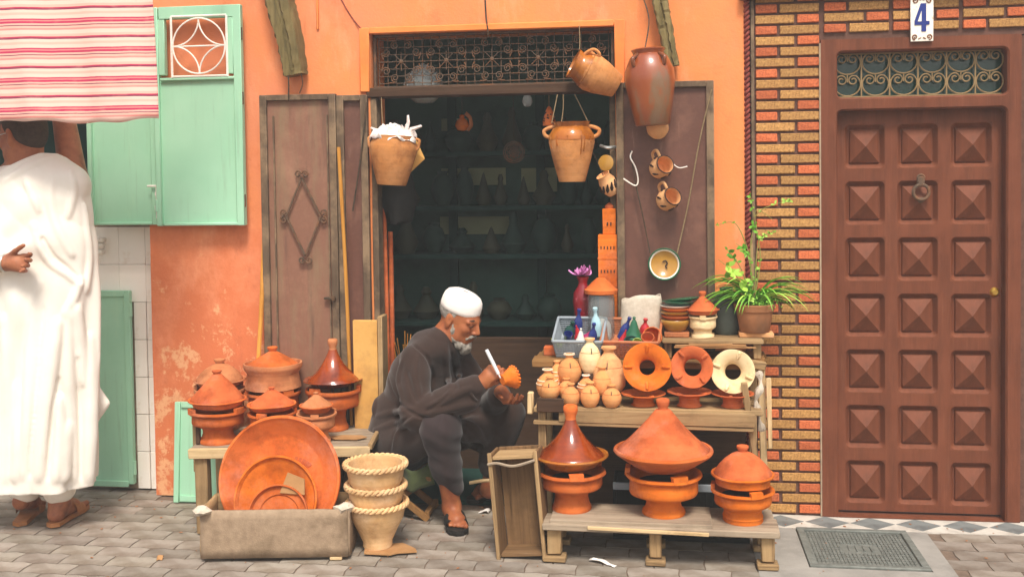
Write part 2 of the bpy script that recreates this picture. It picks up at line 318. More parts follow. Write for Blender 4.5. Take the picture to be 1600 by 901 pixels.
# ------------------------------------------------------------------ mesh helpers
COL = scene.collection
class Mb:
    """collects shapes into one mesh"""
    def __init__(s): s.v = []; s.f = []
    def add(s, v, f, M=None):
        o = len(s.v); s.v += [tuple(M @ Vector(p)) if M is not None else tuple(p) for p in v]
        s.f += [tuple(i+o for i in q) for q in f]; return s
    def box(s, c, size, rot=None, ch=.0):
        hx, hy, hz = [x/2 for x in size]
        M = Matrix.Translation(c) @ (rot.to_matrix().to_4x4() if hasattr(rot, 'to_matrix') else rot if rot is not None else Matrix.Identity(4))
        if ch <= 0:
            v = [(x, y, z) for x in (-hx, hx) for y in (-hy, hy) for z in (-hz, hz)]
            f = [(0, 1, 3, 2), (4, 6, 7, 5), (0, 4, 5, 1), (2, 3, 7, 6), (0, 2, 6, 4), (1, 5, 7, 3)]
            return s.add(v, f, M)
        k = min(ch, hx*.8, hy*.8, hz*.8); bm = bmesh.new()
        bmesh.ops.create_cube(bm, size=1); bmesh.ops.scale(bm, vec=(2*hx, 2*hy, 2*hz), verts=bm.verts)
        bmesh.ops.bevel(bm, geom=list(bm.edges), offset=k, segments=1, affect='EDGES')
        bm.verts.index_update()
        s.add([v.co[:] for v in bm.verts], [[v.index for v in f.verts] for f in bm.faces], M); bm.free(); return s
    def bar(s, a, b, w, d, ch=.002, up=None):
        """a board of w x d running from a to b"""
        a = Vector(a); b = Vector(b); z = (b-a); L = z.length; z = z/L
        u = Vector(up) if up else (Vector((0, 1, 0)) if abs(z.y) < .9 else Vector((0, 0, 1)))
        x = u.cross(z).normalized(); y = z.cross(x)
        M = Matrix(((x.x, y.x, z.x), (x.y, y.y, z.y), (x.z, y.z, z.z))).to_4x4()
        return s.box((a+b)/2, (w, d, L), M, ch)
    def lathe(s, prof, n=36, M=None, a0=0, a1=None):
        v = []; f = []; rows = []
        for r, z in prof:
            if r < 1e-6: rows.append([len(v)]); v.append((0, 0, z))
            else:
                rows.append(list(range(len(v), len(v)+n)))
                v += [(r*math.cos(2*math.pi*i/n), r*math.sin(2*math.pi*i/n), z) for i in range(n)]
        for A, B in zip(rows, rows[1:]):
            for i in range(n):
                j = (i+1) % n
                if len(A) == 1 and len(B) == 1: continue
                if len(A) == 1: f.append((A[0], B[j], B[i]))
                elif len(B) == 1: f.append((A[i], A[j], B[0]))
                else: f.append((A[i], A[j], B[j], B[i]))
        return s.add(v, f, M)
    def tube(s, pts, r, n=8, closed=False, cap=True):
        pts = [Vector(p) for p in pts]; L = len(pts); rr = r if hasattr(r, '__len__') else [r]*L
        v = []; f = []; prev = None
        for i, p in enumerate(pts):
            a = pts[i-1] if (i > 0 or closed) else p; b = pts[(i+1) % L] if (i < L-1 or closed) else p
            t = (b-a).normalized()
            if prev is None: x = t.orthogonal().normalized()
            else:
                x = prev - t*prev.dot(t); x = x.normalized() if x.length > 1e-6 else t.orthogonal().normalized()
            prev = x; y = t.cross(x)
            v += [tuple(p+(x*math.cos(2*math.pi*k/n)+y*math.sin(2*math.pi*k/n))*rr[i]) for k in range(n)]
        for i in range(L if closed else L-1):
            j = (i+1) % L
            for k in range(n):
                m = (k+1) % n; f.append((i*n+k, i*n+m, j*n+m, j*n+k))
        if cap and not closed: f += [tuple(range(n))[::-1], tuple((L-1)*n+k for k in range(n))]
        return s.add(v, f)
    def prism(s, poly, y0, y1, M=None):
        """polygon in x,z pushed from y0 to y1"""
        n = len(poly); v = [(x, y0, z) for x, z in poly]+[(x, y1, z) for x, z in poly]
        f = [tuple(range(n)), tuple(range(2*n-1, n-1, -1))]+[(i, i+n, (i+1) % n+n, (i+1) % n) for i in range(n)]
        return s.add(v, f, M)
    def grid(s, fn, nu, nv):
        v = [tuple(fn(i/(nu-1), j/(nv-1))) for j in range(nv) for i in range(nu)]
        f = [(j*nu+i, j*nu+i+1, (j+1)*nu+i+1, (j+1)*nu+i) for j in range(nv-1) for i in range(nu-1)]
        return s.add(v, f)
    def wob(s, amp, sc=9, seed=0):
        o = Vector((seed*3.7, seed*1.3, seed*.7))
        s.v = [tuple(Vector(p)+noise.noise_vector(Vector(p)*sc+o)*amp) for p in s.v]; return s
    def mesh(s, name, mat, ang=38, recalc=True):
        me = bpy.data.meshes.new(name); me.from_pydata(s.v, [], s.f)
        if recalc:
            bm = bmesh.new(); bm.from_mesh(me); bmesh.ops.recalc_face_normals(bm, faces=bm.faces); bm.to_mesh(me); bm.free()
        me.materials.append(MATS[mat])
        if ang:
            me.polygons.foreach_set('use_smooth', [True]*len(me.polygons)); me.set_sharp_from_angle(angle=R_(ang))
        me.update(); return me
    def build(s, name, mat, parent=None, ang=38, loc=None, rot=None, recalc=True):
        return link(name, s.mesh(name, mat, ang, recalc), parent, loc, rot)
def link(name, me, parent=None, loc=None, rot=None, scale=None):
    o = bpy.data.objects.new(name, me); COL.objects.link(o)
    if parent: o.parent = parent
    if loc is not None: o.location = loc
    if rot is not None: o.rotation_euler = rot
    if scale is not None: o.scale = scale
    return o
def tag(o, label, cat, group=None):
    o['label'] = label; o['category'] = cat
    if group: o['group'] = group
    return o
def thing(name, label, cat, loc=(0, 0, 0), rot=(0, 0, 0), group=None):
    o = bpy.data.objects.new(name, None); COL.objects.link(o); o.location = loc; o.rotation_euler = rot; o.empty_display_size = .05
    return tag(o, label, cat, group)
def struct(o): o['kind'] = 'structure'; return o
def arc(c, r, a0, a1, n=16, ax='XZ'):
    out = []
    for i in range(n+1):
        a = R_(a0+(a1-a0)*i/n); p = [c[0], c[1], c[2]]
        p['XYZ'.index(ax[0])] += r*math.cos(a); p['XYZ'.index(ax[1])] += r*math.sin(a); out.append(tuple(p))
    return out
def spiral(cx, cz, r0, r1, a0, turns, n=28, y=0):
    return [(cx+(r0+(r1-r0)*i/n)*math.cos(R_(a0)+turns*2*math.pi*i/n), y, cz+(r0+(r1-r0)*i/n)*math.sin(R_(a0)+turns*2*math.pi*i/n)) for i in range(n+1)]
def smooth_path(pts, n=6):
    P = [Vector(p) for p in pts]; P = [P[0]]+P+[P[-1]]; out = []
    for i in range(1, len(P)-2):
        for k in range(n):
            t = k/n; a, b, c, d = P[i-1], P[i], P[i+1], P[i+2]
            out.append(.5*((2*b)+(c-a)*t+(2*a-5*b+4*c-d)*t*t+(3*b-a-3*c+d)*t**3))
    out.append(P[-2]); return out

# ------------------------------------------------------------------ signed-distance bodies
def sstep(t): t = np.clip(t, 0, 1); return t*t*(3-2*t)
class Sdf:
    def __init__(s, lo, hi, h):
        s.h = h; s.lo = np.array(lo, float); s.n = np.ceil((np.array(hi)-s.lo)/h).astype(int)+1
        s.d = np.full(s.n, 1.0, np.float32)
        s.ax = [s.lo[i]+h*np.arange(s.n[i]) for i in range(3)]
    def win(s, lo, hi, pad):
        sl = []
        for i in range(3):
            a = int(max(0, (lo[i]-pad-s.lo[i])//s.h)); b = int(min(s.n[i], (hi[i]+pad-s.lo[i])//s.h+2)); sl.append(slice(a, max(a+1, b)))
        X, Y, Z = np.meshgrid(s.ax[0][sl[0]], s.ax[1][sl[1]], s.ax[2][sl[2]], indexing='ij')
        return tuple(sl), X, Y, Z
    def put(s, sl, d, k, sub=False):
        o = s.d[sl]; d = d.astype(np.float32)
        if sub:
            h = np.clip(.5-.5*(o+d)/k, 0, 1); s.d[sl] = o+(-d-o)*h+k*h*(1-h)
        else:
            h = np.clip(.5+.5*(o-d)/k, 0, 1); s.d[sl] = o+(d-o)*h-k*h*(1-h)
    def cap(s, a, b, ra, rb=None, k=.02, sub=False):
        rb = ra if rb is None else rb; a = np.array(a, float); b = np.array(b, float); m = max(ra, rb)
        sl, X, Y, Z = s.win(np.minimum(a, b), np.maximum(a, b), m+k*1.5+.02)
        ab = b-a; L = max(1e-9, ab@ab)
        t = np.clip(((X-a[0])*ab[0]+(Y-a[1])*ab[1]+(Z-a[2])*ab[2])/L, 0, 1)
        d = np.sqrt((X-a[0]-t*ab[0])**2+(Y-a[1]-t*ab[1])**2+(Z-a[2]-t*ab[2])**2)-(ra+(rb-ra)*t)
        s.put(sl, d, k, sub); return s
    def chain(s, pts, rs, k=.02):
        for i in range(len(pts)-1): s.cap(pts[i], pts[i+1], rs[i], rs[i+1], k)
        return s
    def ell(s, c, r, k=.02, M=None, sub=False):
        c = np.array(c, float); m = max(r)
        sl, X, Y, Z = s.win(c, c, m+k*1.5+.02); X = X-c[0]; Y = Y-c[1]; Z = Z-c[2]
        if M is not None:
            M = np.array([list(q) for q in M])  # columns are local axes
            X, Y, Z = (M[0, 0]*X+M[1, 0]*Y+M[2, 0]*Z, M[0, 1]*X+M[1, 1]*Y+M[2, 1]*Z, M[0, 2]*X+M[1, 2]*Y+M[2, 2]*Z)
        k0 = np.sqrt((X/r[0])**2+(Y/r[1])**2+(Z/r[2])**2); k1 = np.sqrt((X/r[0]**2)**2+(Y/r[1]**2)**2+(Z/r[2]**2)**2)
        s.put(sl, k0*(k0-1)/np.maximum(k1, 1e-6), k, sub); return s
    def fold(s, fn):
        X, Y, Z = np.meshgrid(*s.ax, indexing='ij'); s.d += fn(X, Y, Z).astype(np.float32)*(np.abs(s.d) < .06); return s
    def cut(s, fn):
        X, Y, Z = np.meshgrid(*s.ax, indexing='ij'); s.d = np.maximum(s.d, fn(X, Y, Z).astype(np.float32)); return s
    def build(s, name, mat, parent=None, smooth=2):
        f = s.d.copy()
        f[0] = f[-1] = 1; f[:, 0] = f[:, -1] = 1; f[:, :, 0] = f[:, :, -1] = 1
        ins = f < 0; nx, ny, nz = f.shape
        cn = np.zeros((nx-1, ny-1, nz-1), np.int8)
        for i in (0, 1):
            for j in (0, 1):
                for k in (0, 1): cn += ins[i:nx-1+i, j:ny-1+j, k:nz-1+k]
        act = np.argwhere((cn > 0) & (cn < 8)); idx = np.full(cn.shape, -1, np.int32); idx[tuple(act.T)] = np.arange(len(act))
        P = np.zeros((len(act), 3)); C = np.zeros(len(act))
        crn = [(i, j, k) for i in (0, 1) for j in (0, 1) for k in (0, 1)]
        for p in crn:
            for q in crn:
                if sum(abs(a-b) for a, b in zip(p, q)) == 1 and p < q:
                    fa = f[tuple((act+p).T)]; fb = f[tuple((act+q).T)]; m = (fa < 0) != (fb < 0)
                    t = fa[m]/(fa[m]-fb[m]); P[m] += np.array(p)+t[:, None]*(np.array(q)-np.array(p)); C[m] += 1
        P = (act+P/C[:, None])*s.h+s.lo
        faces = []
        for axis in range(3):
            u, v = (axis+1) % 3, (axis+2) % 3; sa = [slice(None)]*3; sb = [slice(None)]*3
            sa[axis] = slice(0, -1); sb[axis] = slice(1, None)
            e = np.argwhere(ins[tuple(sa)] != ins[tuple(sb)])
            e = e[(e[:, u] > 0) & (e[:, v] > 0) & (e[:, u] < f.shape[u]-1) & (e[:, v] < f.shape[v]-1)]
            flip = ~ins[tuple(sa)][tuple(e.T)]; U_ = np.zeros(3, int); U_[u] = 1; V_ = np.zeros(3, int); V_[v] = 1
            q = np.stack([idx[tuple((e-U_-V_).T)], idx[tuple((e-V_).T)], idx[tuple(e.T)], idx[tuple((e-U_).T)]], 1)
            q[flip] = q[flip][:, ::-1]; faces.append(q)
        F = np.concatenate(faces); F = F[(F >= 0).all(1)]
        # laplacian smoothing
        for _ in range(smooth):
            A = np.zeros_like(P); n_ = np.zeros(len(P))
            for a, b in ((0, 1), (1, 2), (2, 3), (3, 0)):
                np.add.at(A, F[:, a], P[F[:, b]]); np.add.at(n_, F[:, a], 1); np.add.at(A, F[:, b], P[F[:, a]]); np.add.at(n_, F[:, b], 1)
            P = P*.5+.5*A/np.maximum(n_, 1)[:, None]
        me = bpy.data.meshes.new(name); me.from_pydata(P.tolist(), [], F.tolist()); me.materials.append(MATS[mat])
        me.polygons.foreach_set('use_smooth', [True]*len(me.polygons)); me.update()
        return link(name, me, parent)

# ================================================================== the setting: street
b = Mb(); b.add([(-60, -60, -.008), (60, -60, -.008), (60, 60, -.008), (-60, 60, -.008)], [(0, 1, 2, 3)])
ground = struct(b.build('ground', 'joint_dirt', ang=0))
# interlocking pavers: zigzag long sides, laid in running courses along the wall
PL, PD, GAP = .205, .108, .006
def paver_mesh(k):
    L, D = PL-GAP, PD-GAP; a = .007
    bot = [(-L/2, -D/2-a*.2), (-L/4, -D/2+a), (0, -D/2-a*.2), (L/4, -D/2+a), (L/2, -D/2-a*.2)]
    top = [(x, y+D) for x, y in bot][::-1]
    poly = bot+[(L/2-a*.7, 0)]+top+[(-L/2-a*.7, 0)]
    bm = bmesh.new(); vs_ = [bm.verts.new((x, y, 0)) for x, y in poly]; f = bm.faces.new(vs_)
    r = bmesh.ops.inset_region(bm, faces=[f], thickness=.006, depth=0)
    for v in bm.verts:
        if v in vs_: v.co.z = -.003
    e = bmesh.ops.extrude_edge_only(bm, edges=[e for e in bm.edges if e.is_boundary])
    for v in e['geom']:
        if isinstance(v, bmesh.types.BMVert): v.co.z = -.03
    rr = random.Random(k)
    for v in bm.verts: v.co += Vector((rr.uniform(-1, 1), rr.uniform(-1, 1), 0))*.002
    bmesh.ops.recalc_face_normals(bm, faces=bm.faces)
    me = bpy.data.meshes.new('paver'); bm.to_mesh(me); bm.free(); me.materials.append(MATS['paver'])
    me.polygons.foreach_set('use_smooth', [True]*len(me.polygons)); me.set_sharp_from_angle(angle=R_(30)); return me
PM = [paver_mesh(k) for k in range(5)]
def in_frame(x, y):
    v = Vector((x, y, 0))-CAM; dz = v.dot(CF)
    return -40 < PPX+FPX*v.dot(CR)/dz < 1640 and PPY+FPX*v.dot(CD)/dz < 935
far = Mb(); rr = random.Random(3); cells = []
for j in range(-26, 2):
    for i in range(-28, 17):
        x = (i+(.5 if j % 2 else 0))*PL+.05; y = j*PD-.02
        if .36 < x < 1.12 and y < -.12: continue        # concrete apron round the manhole
        if x > .36 and y > -.22: continue                # door threshold
        if y > .1: continue
        if x > -2.5 and y > -.03: continue
        cells.append((x, y))
vis = [c for c in cells if in_frame(*c)]
vis.sort(key=lambda c: c[1]); near = set(vis[:298])
for x, y in cells:
    rz = rr.uniform(-.012, .012); dz = rr.uniform(-.0025, .0)
    if (x, y) in near:
        link('paver', PM[rr.randrange(5)], ground, (x, y, dz), (rr.uniform(-.01, .01), rr.uniform(-.006, .006), rz))
    else:
        me = PM[rr.randrange(5)]; M = Matrix.Translation((x, y, dz)) @ Matrix.Rotation(rz, 4, 'Z')
        far.add([v.co[:] for v in me.vertices], [tuple(p.vertices) for p in me.polygons], M)
fo = far.build('paving', 'paver_far', ground, 30); fo['kind'] = 'stuff'
# concrete apron with a manhole cover let into it
mh = [G(1245, 829), G(1408, 828), G(1440, 885), G(1266, 886)]
mx0, mx1, my0, my1 = .565, 1.04, -.655, -.184
b = Mb()
for x0, x1, y0, y1 in ((.42, mx0, -3, -.182), (mx1, 1.125, -3, -.182), (mx0, mx1, -3, my0)):
    b.grid(lambda u, v: (x0+(x1-x0)*u, y0+(y1-y0)*v, -.002+.002*noise.noise(Vector((x0+(x1-x0)*u, y0+(y1-y0)*v, 0))*9)), 8, 14)
b.box((.39, -1.57, -.012), (.06, 2.86, .02))
ap = struct(b.build('pavement', 'concrete'))
t = thing('manhole_cover', 'square grey cast iron manhole cover set into the concrete before the brown door', 'manhole cover', ((mx0+mx1)/2, (my0+my1)/2, -.005))
Mb().box((0, 0, -.004), (mx1-mx0-.006, my1-my0-.006, .01)).build('plate', 'cast_iron', t)
fr = Mb(); hw, hd = (mx1-mx0)/2-.003, (my1-my0)/2-.003
for sx_, sy_, lx, ly in ((0, -1, hw*2, .03), (0, 1, hw*2, .03), (-1, 0, .03, hd*2-.06), (1, 0, .03, hd*2-.06)):
    fr.box((sx_*(hw-.015), sy_*(hd-.015), .006), (lx, ly, .012), ch=.003)
fr.build('frame', 'cast_iron', t)
st = Mb()
for i in range(26):
    for j in range(14):
        x = -hw+.045+i*(2*hw-.09)/25; y = -hd+.05+j*(2*hd-.1)/13
        if abs(x) < .07 and abs(y) < .055: continue
        st.box((x, y, .0035), (.009, .02, .005))
for i in range(4): st.box((-.045+i*.03, 0, .0035), (.006, .06, .005)); 
st.build('tread_studs', 'cast_iron', t)['kind'] = 'stuff'
# mosaic threshold in front of the door: pale triangles and grey lozenges
ths = Mb().box((1.08, -.087, -.012), (1.38, .186, .02)).build('threshold', 'mosaic_white'); struct(ths)
for i in range(7):
    cx = .52+i*.198
    if cx > 1.7: break
    b = Mb(); w_, d_ = .096, .08
    b.prism([(-w_, 0), (0, -d_), (w_, 0), (0, d_)], 0, .004, Matrix.Rotation(R_(90), 4, 'X') @ Matrix.Translation((0, -.004, 0)))
    b.build('tile', 'mosaic_grey', ths, loc=(cx, -.087, -.001))

# ================================================================== brick house with the brown door
bh = thing('brick_house', 'house front of narrow tan and red bricks around a brown door', 'house', (0, 0, 0))
xL, xD0, xD1, zF = .395, .708, 1.566, 2.175
b = Mb()
b.box(((xL+xD0)/2, .13, 1.4), (xD0-xL, .25, 2.8)); b.box(((xD0+2.6)/2, .13, (zF+2.8)/2), (2.6-xD0, .25, 2.8-zF)); b.box(((xD1+2.6)/2, .13, zF/2-.003), (2.6-xD1, .25, zF-.006))
b.build('wall', 'mortar', bh)
def brick_mesh(L, mat, k):
    r = random.Random(k); m = Mb().box((0, 0, 0), (L, .022, .0375), ch=.003)
    m.v = [(x+r.uniform(-.0012, .0012), y+r.uniform(-.001, .001), z+r.uniform(-.001, .001)) for x, y, z in m.v]
    return m.mesh('brick', mat, 0)
BL = [brick_mesh(.172, 'tan_brick', k) for k in range(4)]; BS = [brick_mesh(.0955, 'red_brick', k+9) for k in range(4)]
BL2 = [brick_mesh(.052, 'tan_brick', k+20) for k in range(3)]
per, pit = .2995, .0488; rr = random.Random(11)
def lay(x, z, L, me):
    o = link('brick', rr.choice(me), bh, (x, rr.uniform(.003, .006), z), (rr.uniform(-.012, .012), rr.uniform(-.006, .006), rr.uniform(-.006, .006)))
fb = {.172: Mb(), .0955: Mb()}
for row in range(52):
    z = .03+row*pit
    for p in range(-1, 7):
        x0 = xD0+.003+p*per-per+per
        if p == -1: x0 = .407
        if p >= 0 and z < zF+.02:
            if p == 0 or x0+per < xD1: continue
        first_long = (row % 2 == 0) if p != 99 else True
        items = ((.172, BL), (.0955, BS)) if first_long else ((.0955, BS), (.172, BL))
        x = x0+.013
        for L, me in items:
            if z < zF+.02 and p >= 0 and x < xD1+.004: x += L+.014; continue
            if x+L/2 < 1.8: lay(x+L/2, z, L, me)
            elif x+L < 2.62: fb[L].box((x+L/2, .004, z), (L, .022, .0375), ch=.003)
            x += L+.014
fb[.172].build('far_bricks', 'tan_brick', bh, 0)['kind'] = 'stuff'; fb[.0955].build('far_bricks', 'red_brick', bh, 0)['kind'] = 'stuff'
# string course over the bricks
cs = Mb()
cs.box((1.5, -.022, 2.392), (2.3, .06, .05), ch=.004).build('cornice', 'olive_paint', bh)
# twisted rope moulding where brick meets plaster
x = .381
rp = Mb(); NH = 150
for ph in (0, math.pi):
    rp.tube([(x+.0075*math.cos(i*.6+ph), -.004+.0075*math.sin(i*.6+ph), i*2.8/620) for i in range(621)], .0075, 6)
rp.build('rope_moulding', 'maroon_rope', bh)
Mb().box((.405, -.004, 1.4), (.014, .03, 2.8), ch=.003).build('corner_strip', 'olive_paint', bh)
# door frame
dt = thing('house_door', 'brown panelled house door with pyramid bosses, knocker and fanlight', 'door', (0, 0, 0))
xi0, xi1 = .772, 1.512; zt0, zt1 = 1.905, 2.125; zd = 1.862
YF = -.012; TH = .1
def rring(x0, x1, z0, z1, r, n=6):
    out = []
    for cx, cz, a in ((x1-r, z1-r, 0), (x0+r, z1-r, 90), (x0+r, z0+r, 180), (x1-r, z0+r, 270)):
        for i in range(n+1): out.append((cx+r*math.cos(R_(a+90*i/n)), cz+r*math.sin(R_(a+90*i/n))))
    return out
def sqring(x0, x1, z0, z1, n=6):
    out = []
    for (cx, cz), (ax_, az_), (bx_, bz_) in (((x1, z1), (0, -1), (-1, 0)), ((x0, z1), (1, 0), (0, -1)), ((x0, z0), (0, 1), (1, 0)), ((x1, z0), (-1, 0), (0, 1))):
        for i in range(n+1): out.append((cx, cz))
    return out
def holed(b, outer, inner, y0, depth, r, rb=.008):
    """a flat plate from outer rectangle to a rounded hole with rounded reveal"""
    A = sqring(*outer); Bq = rring(*inner, r); n = len(A)
    x0, x1, z0, z1 = inner
    C_ = rring(x0+rb, x1-rb, z0+rb, z1-rb, max(.004, r-rb))
    v = [(x, y0, z) for x, z in A]+[(x, y0, z) for x, z in Bq]+[(x, y0+rb, z) for x, z in C_]+[(x, y0+depth, z) for x, z in C_]
    f = []
    for k in range(3):
        for i in range(n):
            j = (i+1) % n; q = (k*n+i, k*n+j, (k+1)*n+j, (k+1)*n+i)
            f.append(q)
    b.add(v, f)
b = Mb()
holed(b, (xD0, xD1, zd+.02, zF), (xi0, xi1+.005, zt0, zt1), YF, TH, .03)
holed(b, (xD0, xD1, -.25, zd+.02), (xi0, xi1, -.2, zd), YF, TH, .03)
for s_, X in ((-1, xD0), (1, xD1)): b.add([(X, YF, 0), (X, YF, zF), (X, .03, zF), (X, .03, 0)], [(0, 1, 2, 3)])
b.add([(xD0, YF, zF), (xD1, YF, zF), (xD1, .03, zF), (xD0, .03, zF)], [(0, 1, 2, 3)])
b.v = [(x_, y_, max(z_, .0)) for x_, y_, z_ in b.v]
b.build('frame', 'brown_paint', dt, 30)
# pale caulk line
Mb().box((xD0-.004, -.008, 1.08), (.007, .008, 2.16)).build('caulk_line', 'grout', dt)
# door leaf
YD = .055
lf = Mb(); cw, ch_ = .182, .204; colx = [1.142-.0+k*.2315 for k in (-1, 0, 1)]
rowz = [1.6925-k*.2575 for k in range(7)]
xs = [xi0+.005]+sum([[c-cw/2, c+cw/2] for c in colx], [])+[xi1-.005]
zs = [.012]+sum([[c-ch_/2, c+ch_/2] for c in sorted(rowz)], [])+[zd-.004]
for i in range(len(xs)-1):
    if i % 2 == 0: lf.add([(xs[i], YD, zs[0]), (xs[i+1], YD, zs[0]), (xs[i+1], YD, zs[-1]), (xs[i], YD, zs[-1])], [(0, 1, 2, 3)])
    else:
        for j in range(0, len(zs), 2):
            lf.add([(xs[i], YD, zs[j]), (xs[i+1], YD, zs[j]), (xs[i+1], YD, zs[j+1]), (xs[i], YD, zs[j+1])], [(0, 1, 2, 3)])
lf.box(((xi0+xi1)/2, YD+.045, zd/2+.004), (xi1-xi0-.01, .03, zd-.016))
leaf = lf.build('leaf', 'brown_paint', dt, 0)
pm = Mb(); hx, hz = cw/2, ch_/2
R0 = sqring(-hx, hx, -hz, hz); R1 = rring(-hx+.003, hx-.003, -hz+.003, hz-.003, .024); R2 = rring(-hx+.019, hx-.019, -hz+.021, hz-.021, .012)
n_ = len(R0); v = [(x, 0, z) for x, z in R0]+[(x, .0005, z) for x, z in R1]+[(x, .022, z) for x, z in R2]
f = [(k*n_+i, k*n_+(i+1) % n_, (k+1)*n_+(i+1) % n_, (k+1)*n_+i) for k in range(2) for i in range(n_)]
pm.add(v, f)
px_, pz_ = hx-.019, hz-.021
q0 = [(-px_, .0222, -pz_), (px_, .0222, -pz_), (px_, .0222, pz_), (-px_, .0222, pz_)]
q1 = [(x*.93, .0222, z*.94) for x, y, z in q0]; q2 = [(x*.88, .012, z*.9) for x, y, z in q0]
pm.add(q0+q1+q2+[(0, -.026, 0)], [(0, 1, 5, 4), (1, 2, 6, 5), (2, 3, 7, 6), (3, 0, 4, 7), (4, 5, 9, 8), (5, 6, 10, 9), (6, 7, 11, 10), (7, 4, 8, 11), (8, 9, 12), (9, 10, 12), (10, 11, 12), (11, 8, 12)])
pme = pm.mesh('panel', 'brown_paint', 28)
for cx in colx:
    for cz in rowz: link('panel', pme, leaf, (cx, YD, cz))
# fanlight
Mb().box(((xi0+xi1)/2, .082, (zt0+zt1)/2), (xi1-xi0+.02, .006, zt1-zt0+.02)).build('pane', 'green_glass', dt)
g = Mb(); yg = .05
for z in (zt0+.014, zt1-.012): g.bar((xi0-.01, yg, z), (xi1+.01, yg, z), .006, .006, 0)
g.build('grille_bar', 'grille_bronze', dt)
uw = (xi1-xi0)/6; zc = (zt0+zt1)/2
sc = Mb(); rr1 = uw*.47
def lyre(z0_):
    for s_ in (-1, 1):
        pts = [(s_*rr1*math.sin(R_(a)), 0, z0_-.052*math.cos(R_(a))) for a in range(0, 131, 10)]
        ex = pts[-1]; c0 = (s_*rr1*.44, z0_+.018)
        r0 = math.hypot(ex[0]-c0[0], ex[2]-c0[1]); a0 = math.degrees(math.atan2(ex[2]-c0[1], ex[0]-c0[0]))
        pts += spiral(c0[0], c0[1], r0, r0*.3, a0, 1.3*s_, 24)[1:]
        sc.tube(pts, .0036, 6)
lyre(-.04); lyre(.058); sc.bar((0, 0, -.03), (0, 0, .004), .005, .005, 0); sc.bar((0, 0, .065), (0, 0, .098), .005, .005, 0)
for s_ in (-1,): sc.bar((s_*uw/2, 0, -(zt1-zt0)/2+.016), (s_*uw/2, 0, (zt1-zt0)/2-.014), .006, .006, 0)
sme = sc.mesh('scroll', 'grille_bronze')
for k in range(6): link('scroll', sme, dt, (xi0+uw*(k+.5), yg, zc))
# knocker
kn = Mb(); kp = W(1439, 296, YD-.03)
kn.tube(arc((kp.x, YD-.034, kp.z-.012), .034, 100, 440, 24), .008, 8, cap=True)
kn.box((kp.x, YD-.026, kp.z+.036), (.034, .02, .05), ch=.006); kn.tube(arc((kp.x, YD-.03, kp.z+.052), .014, 0, 180, 8), .006, 6)
kn.lathe([(0, -.012), (.012, -.01), (.014, 0), (0, .006)], 12, Matrix.Translation((kp.x, YD-.026, kp.z-.048)) @ Matrix.Rotation(R_(90), 4, 'X'))
kn.build('knocker', 'rust_iron', dt)
lp = W(1554, 456, YD)
lk = Mb(); lk.lathe([(0, .012), (.012, .012), (.02, .004), (.022, 0), (0, 0)], 18, Matrix.Translation((lp.x, YD, lp.z)) @ Matrix.Rotation(R_(90), 4, 'X'))
lk.box((lp.x, YD-.012, lp.z), (.004, .004, .012)); lk.build('lock', 'brass', dt)
# number plate
p0 = W(1440, 30, -.02)
pt = thing('number_plate', 'white enamel plate with a blue number 4 above the brown door', 'sign', (p0.x, -.02, p0.z))
pw, ph = .098, .2
Mb().box((0, -.004, 0), (pw, .008, ph), ch=.002).build('plate', 'enamel_white', pt)
four = [(.018, -.062), (.018, -.03), (.033, -.03), (.033, -.012), (.018, -.012), (.018, .075), (-.006, .075), (-.034, -.01), (-.034, -.03), (-.003, -.03), (-.003, -.062)]
b = Mb(); b.prism([(x*.95, z*.9) for x, z in four], -.0115, -.008)
b.build('numeral', 'enamel_blue', pt, 0)
Mb().prism([(-.003, .035), (-.003, -.012), (-.019, -.012)][::-1], -.0125, -.0117).build('numeral_counter', 'enamel_white', pt, 0)
orn = Mb()
for s_ in (-1, 1):
    for zz in (-1, 1):
        orn.tube(spiral(s_*.03, zz*.08, .013, .003, 90*zz, s_*1.2, 14, -.0095), .003, 5); orn.tube([(s_*.016, -.0095, zz*.088), (s_*.004, -.0095, zz*.083)], .0025, 5)
orn.build('ornament', 'enamel_brown', pt)

# ================================================================== orange shop front
sh = thing('pottery_shop', 'orange plastered shop front with a wide open doorway', 'building', (0, 0, 0))
ox0, ox1 = -1.395, -.222; zl0, zl1 = 1.965, 2.012; zg1 = 2.268       # doorway, lintel, grille top
b = Mb()
def slab(x0, x1, z0, z1, nx=30, nz=30):
    def fn(u, v):
        x = x0+(x1-x0)*u; z = z0+(z1-z0)*v
        return (x, .0+.006*noise.noise(Vector((x*2, 0, z*2)))+.002*noise.noise(Vector((x*11, 5, z*11)))-.002, z)
    b.grid(fn, nx, nz)
slab(-2.545, ox0, 0, zg1, 30, 60); slab(ox1, .372, 0, zg1, 24, 60); slab(-2.545, .372, zg1, 3.0, 70, 20)
b.box((-1.97, .135, 1.5), (1.15-.002, .25, 2.998)); b.box((.078, .135, 1.5), (.598, .25, 2.998)); b.box(((ox0+ox1)/2, .135, (zg1+3)/2+.002), (ox1-ox0, .25, 3-zg1-.004))
b.build('plaster', 'plaster', sh)
bd = Mb()
for x0, x1, z0, z1 in ((ox0-.048, ox0, zl1-.02, zg1+.03), (ox1, ox1+.048, zl1-.02, zg1+.03), (ox0-.0, ox1+.0, zg1, zg1+.03)):
    bd.box(((x0+x1)/2, -.008, (z0+z1)/2), (x1-x0, .022, z1-z0), ch=.004)
bd.wob(.0025, 8).build('door_surround', 'band_plaster', sh)
Mb().box(((ox0+ox1)/2, .035, (zl0+zl1)/2), (ox1-ox0+.04, .1, zl1-zl0), ch=.005).build('lintel', 'dark_wood_X', sh)
for x_, w_ in ((ox0+.012, .03), (ox1-.012, .03)):
    Mb().box((x_, .04, zl0/2), (w_, .09, zl0-.004), ch=.004).build('jamb', 'olive_paint', sh)
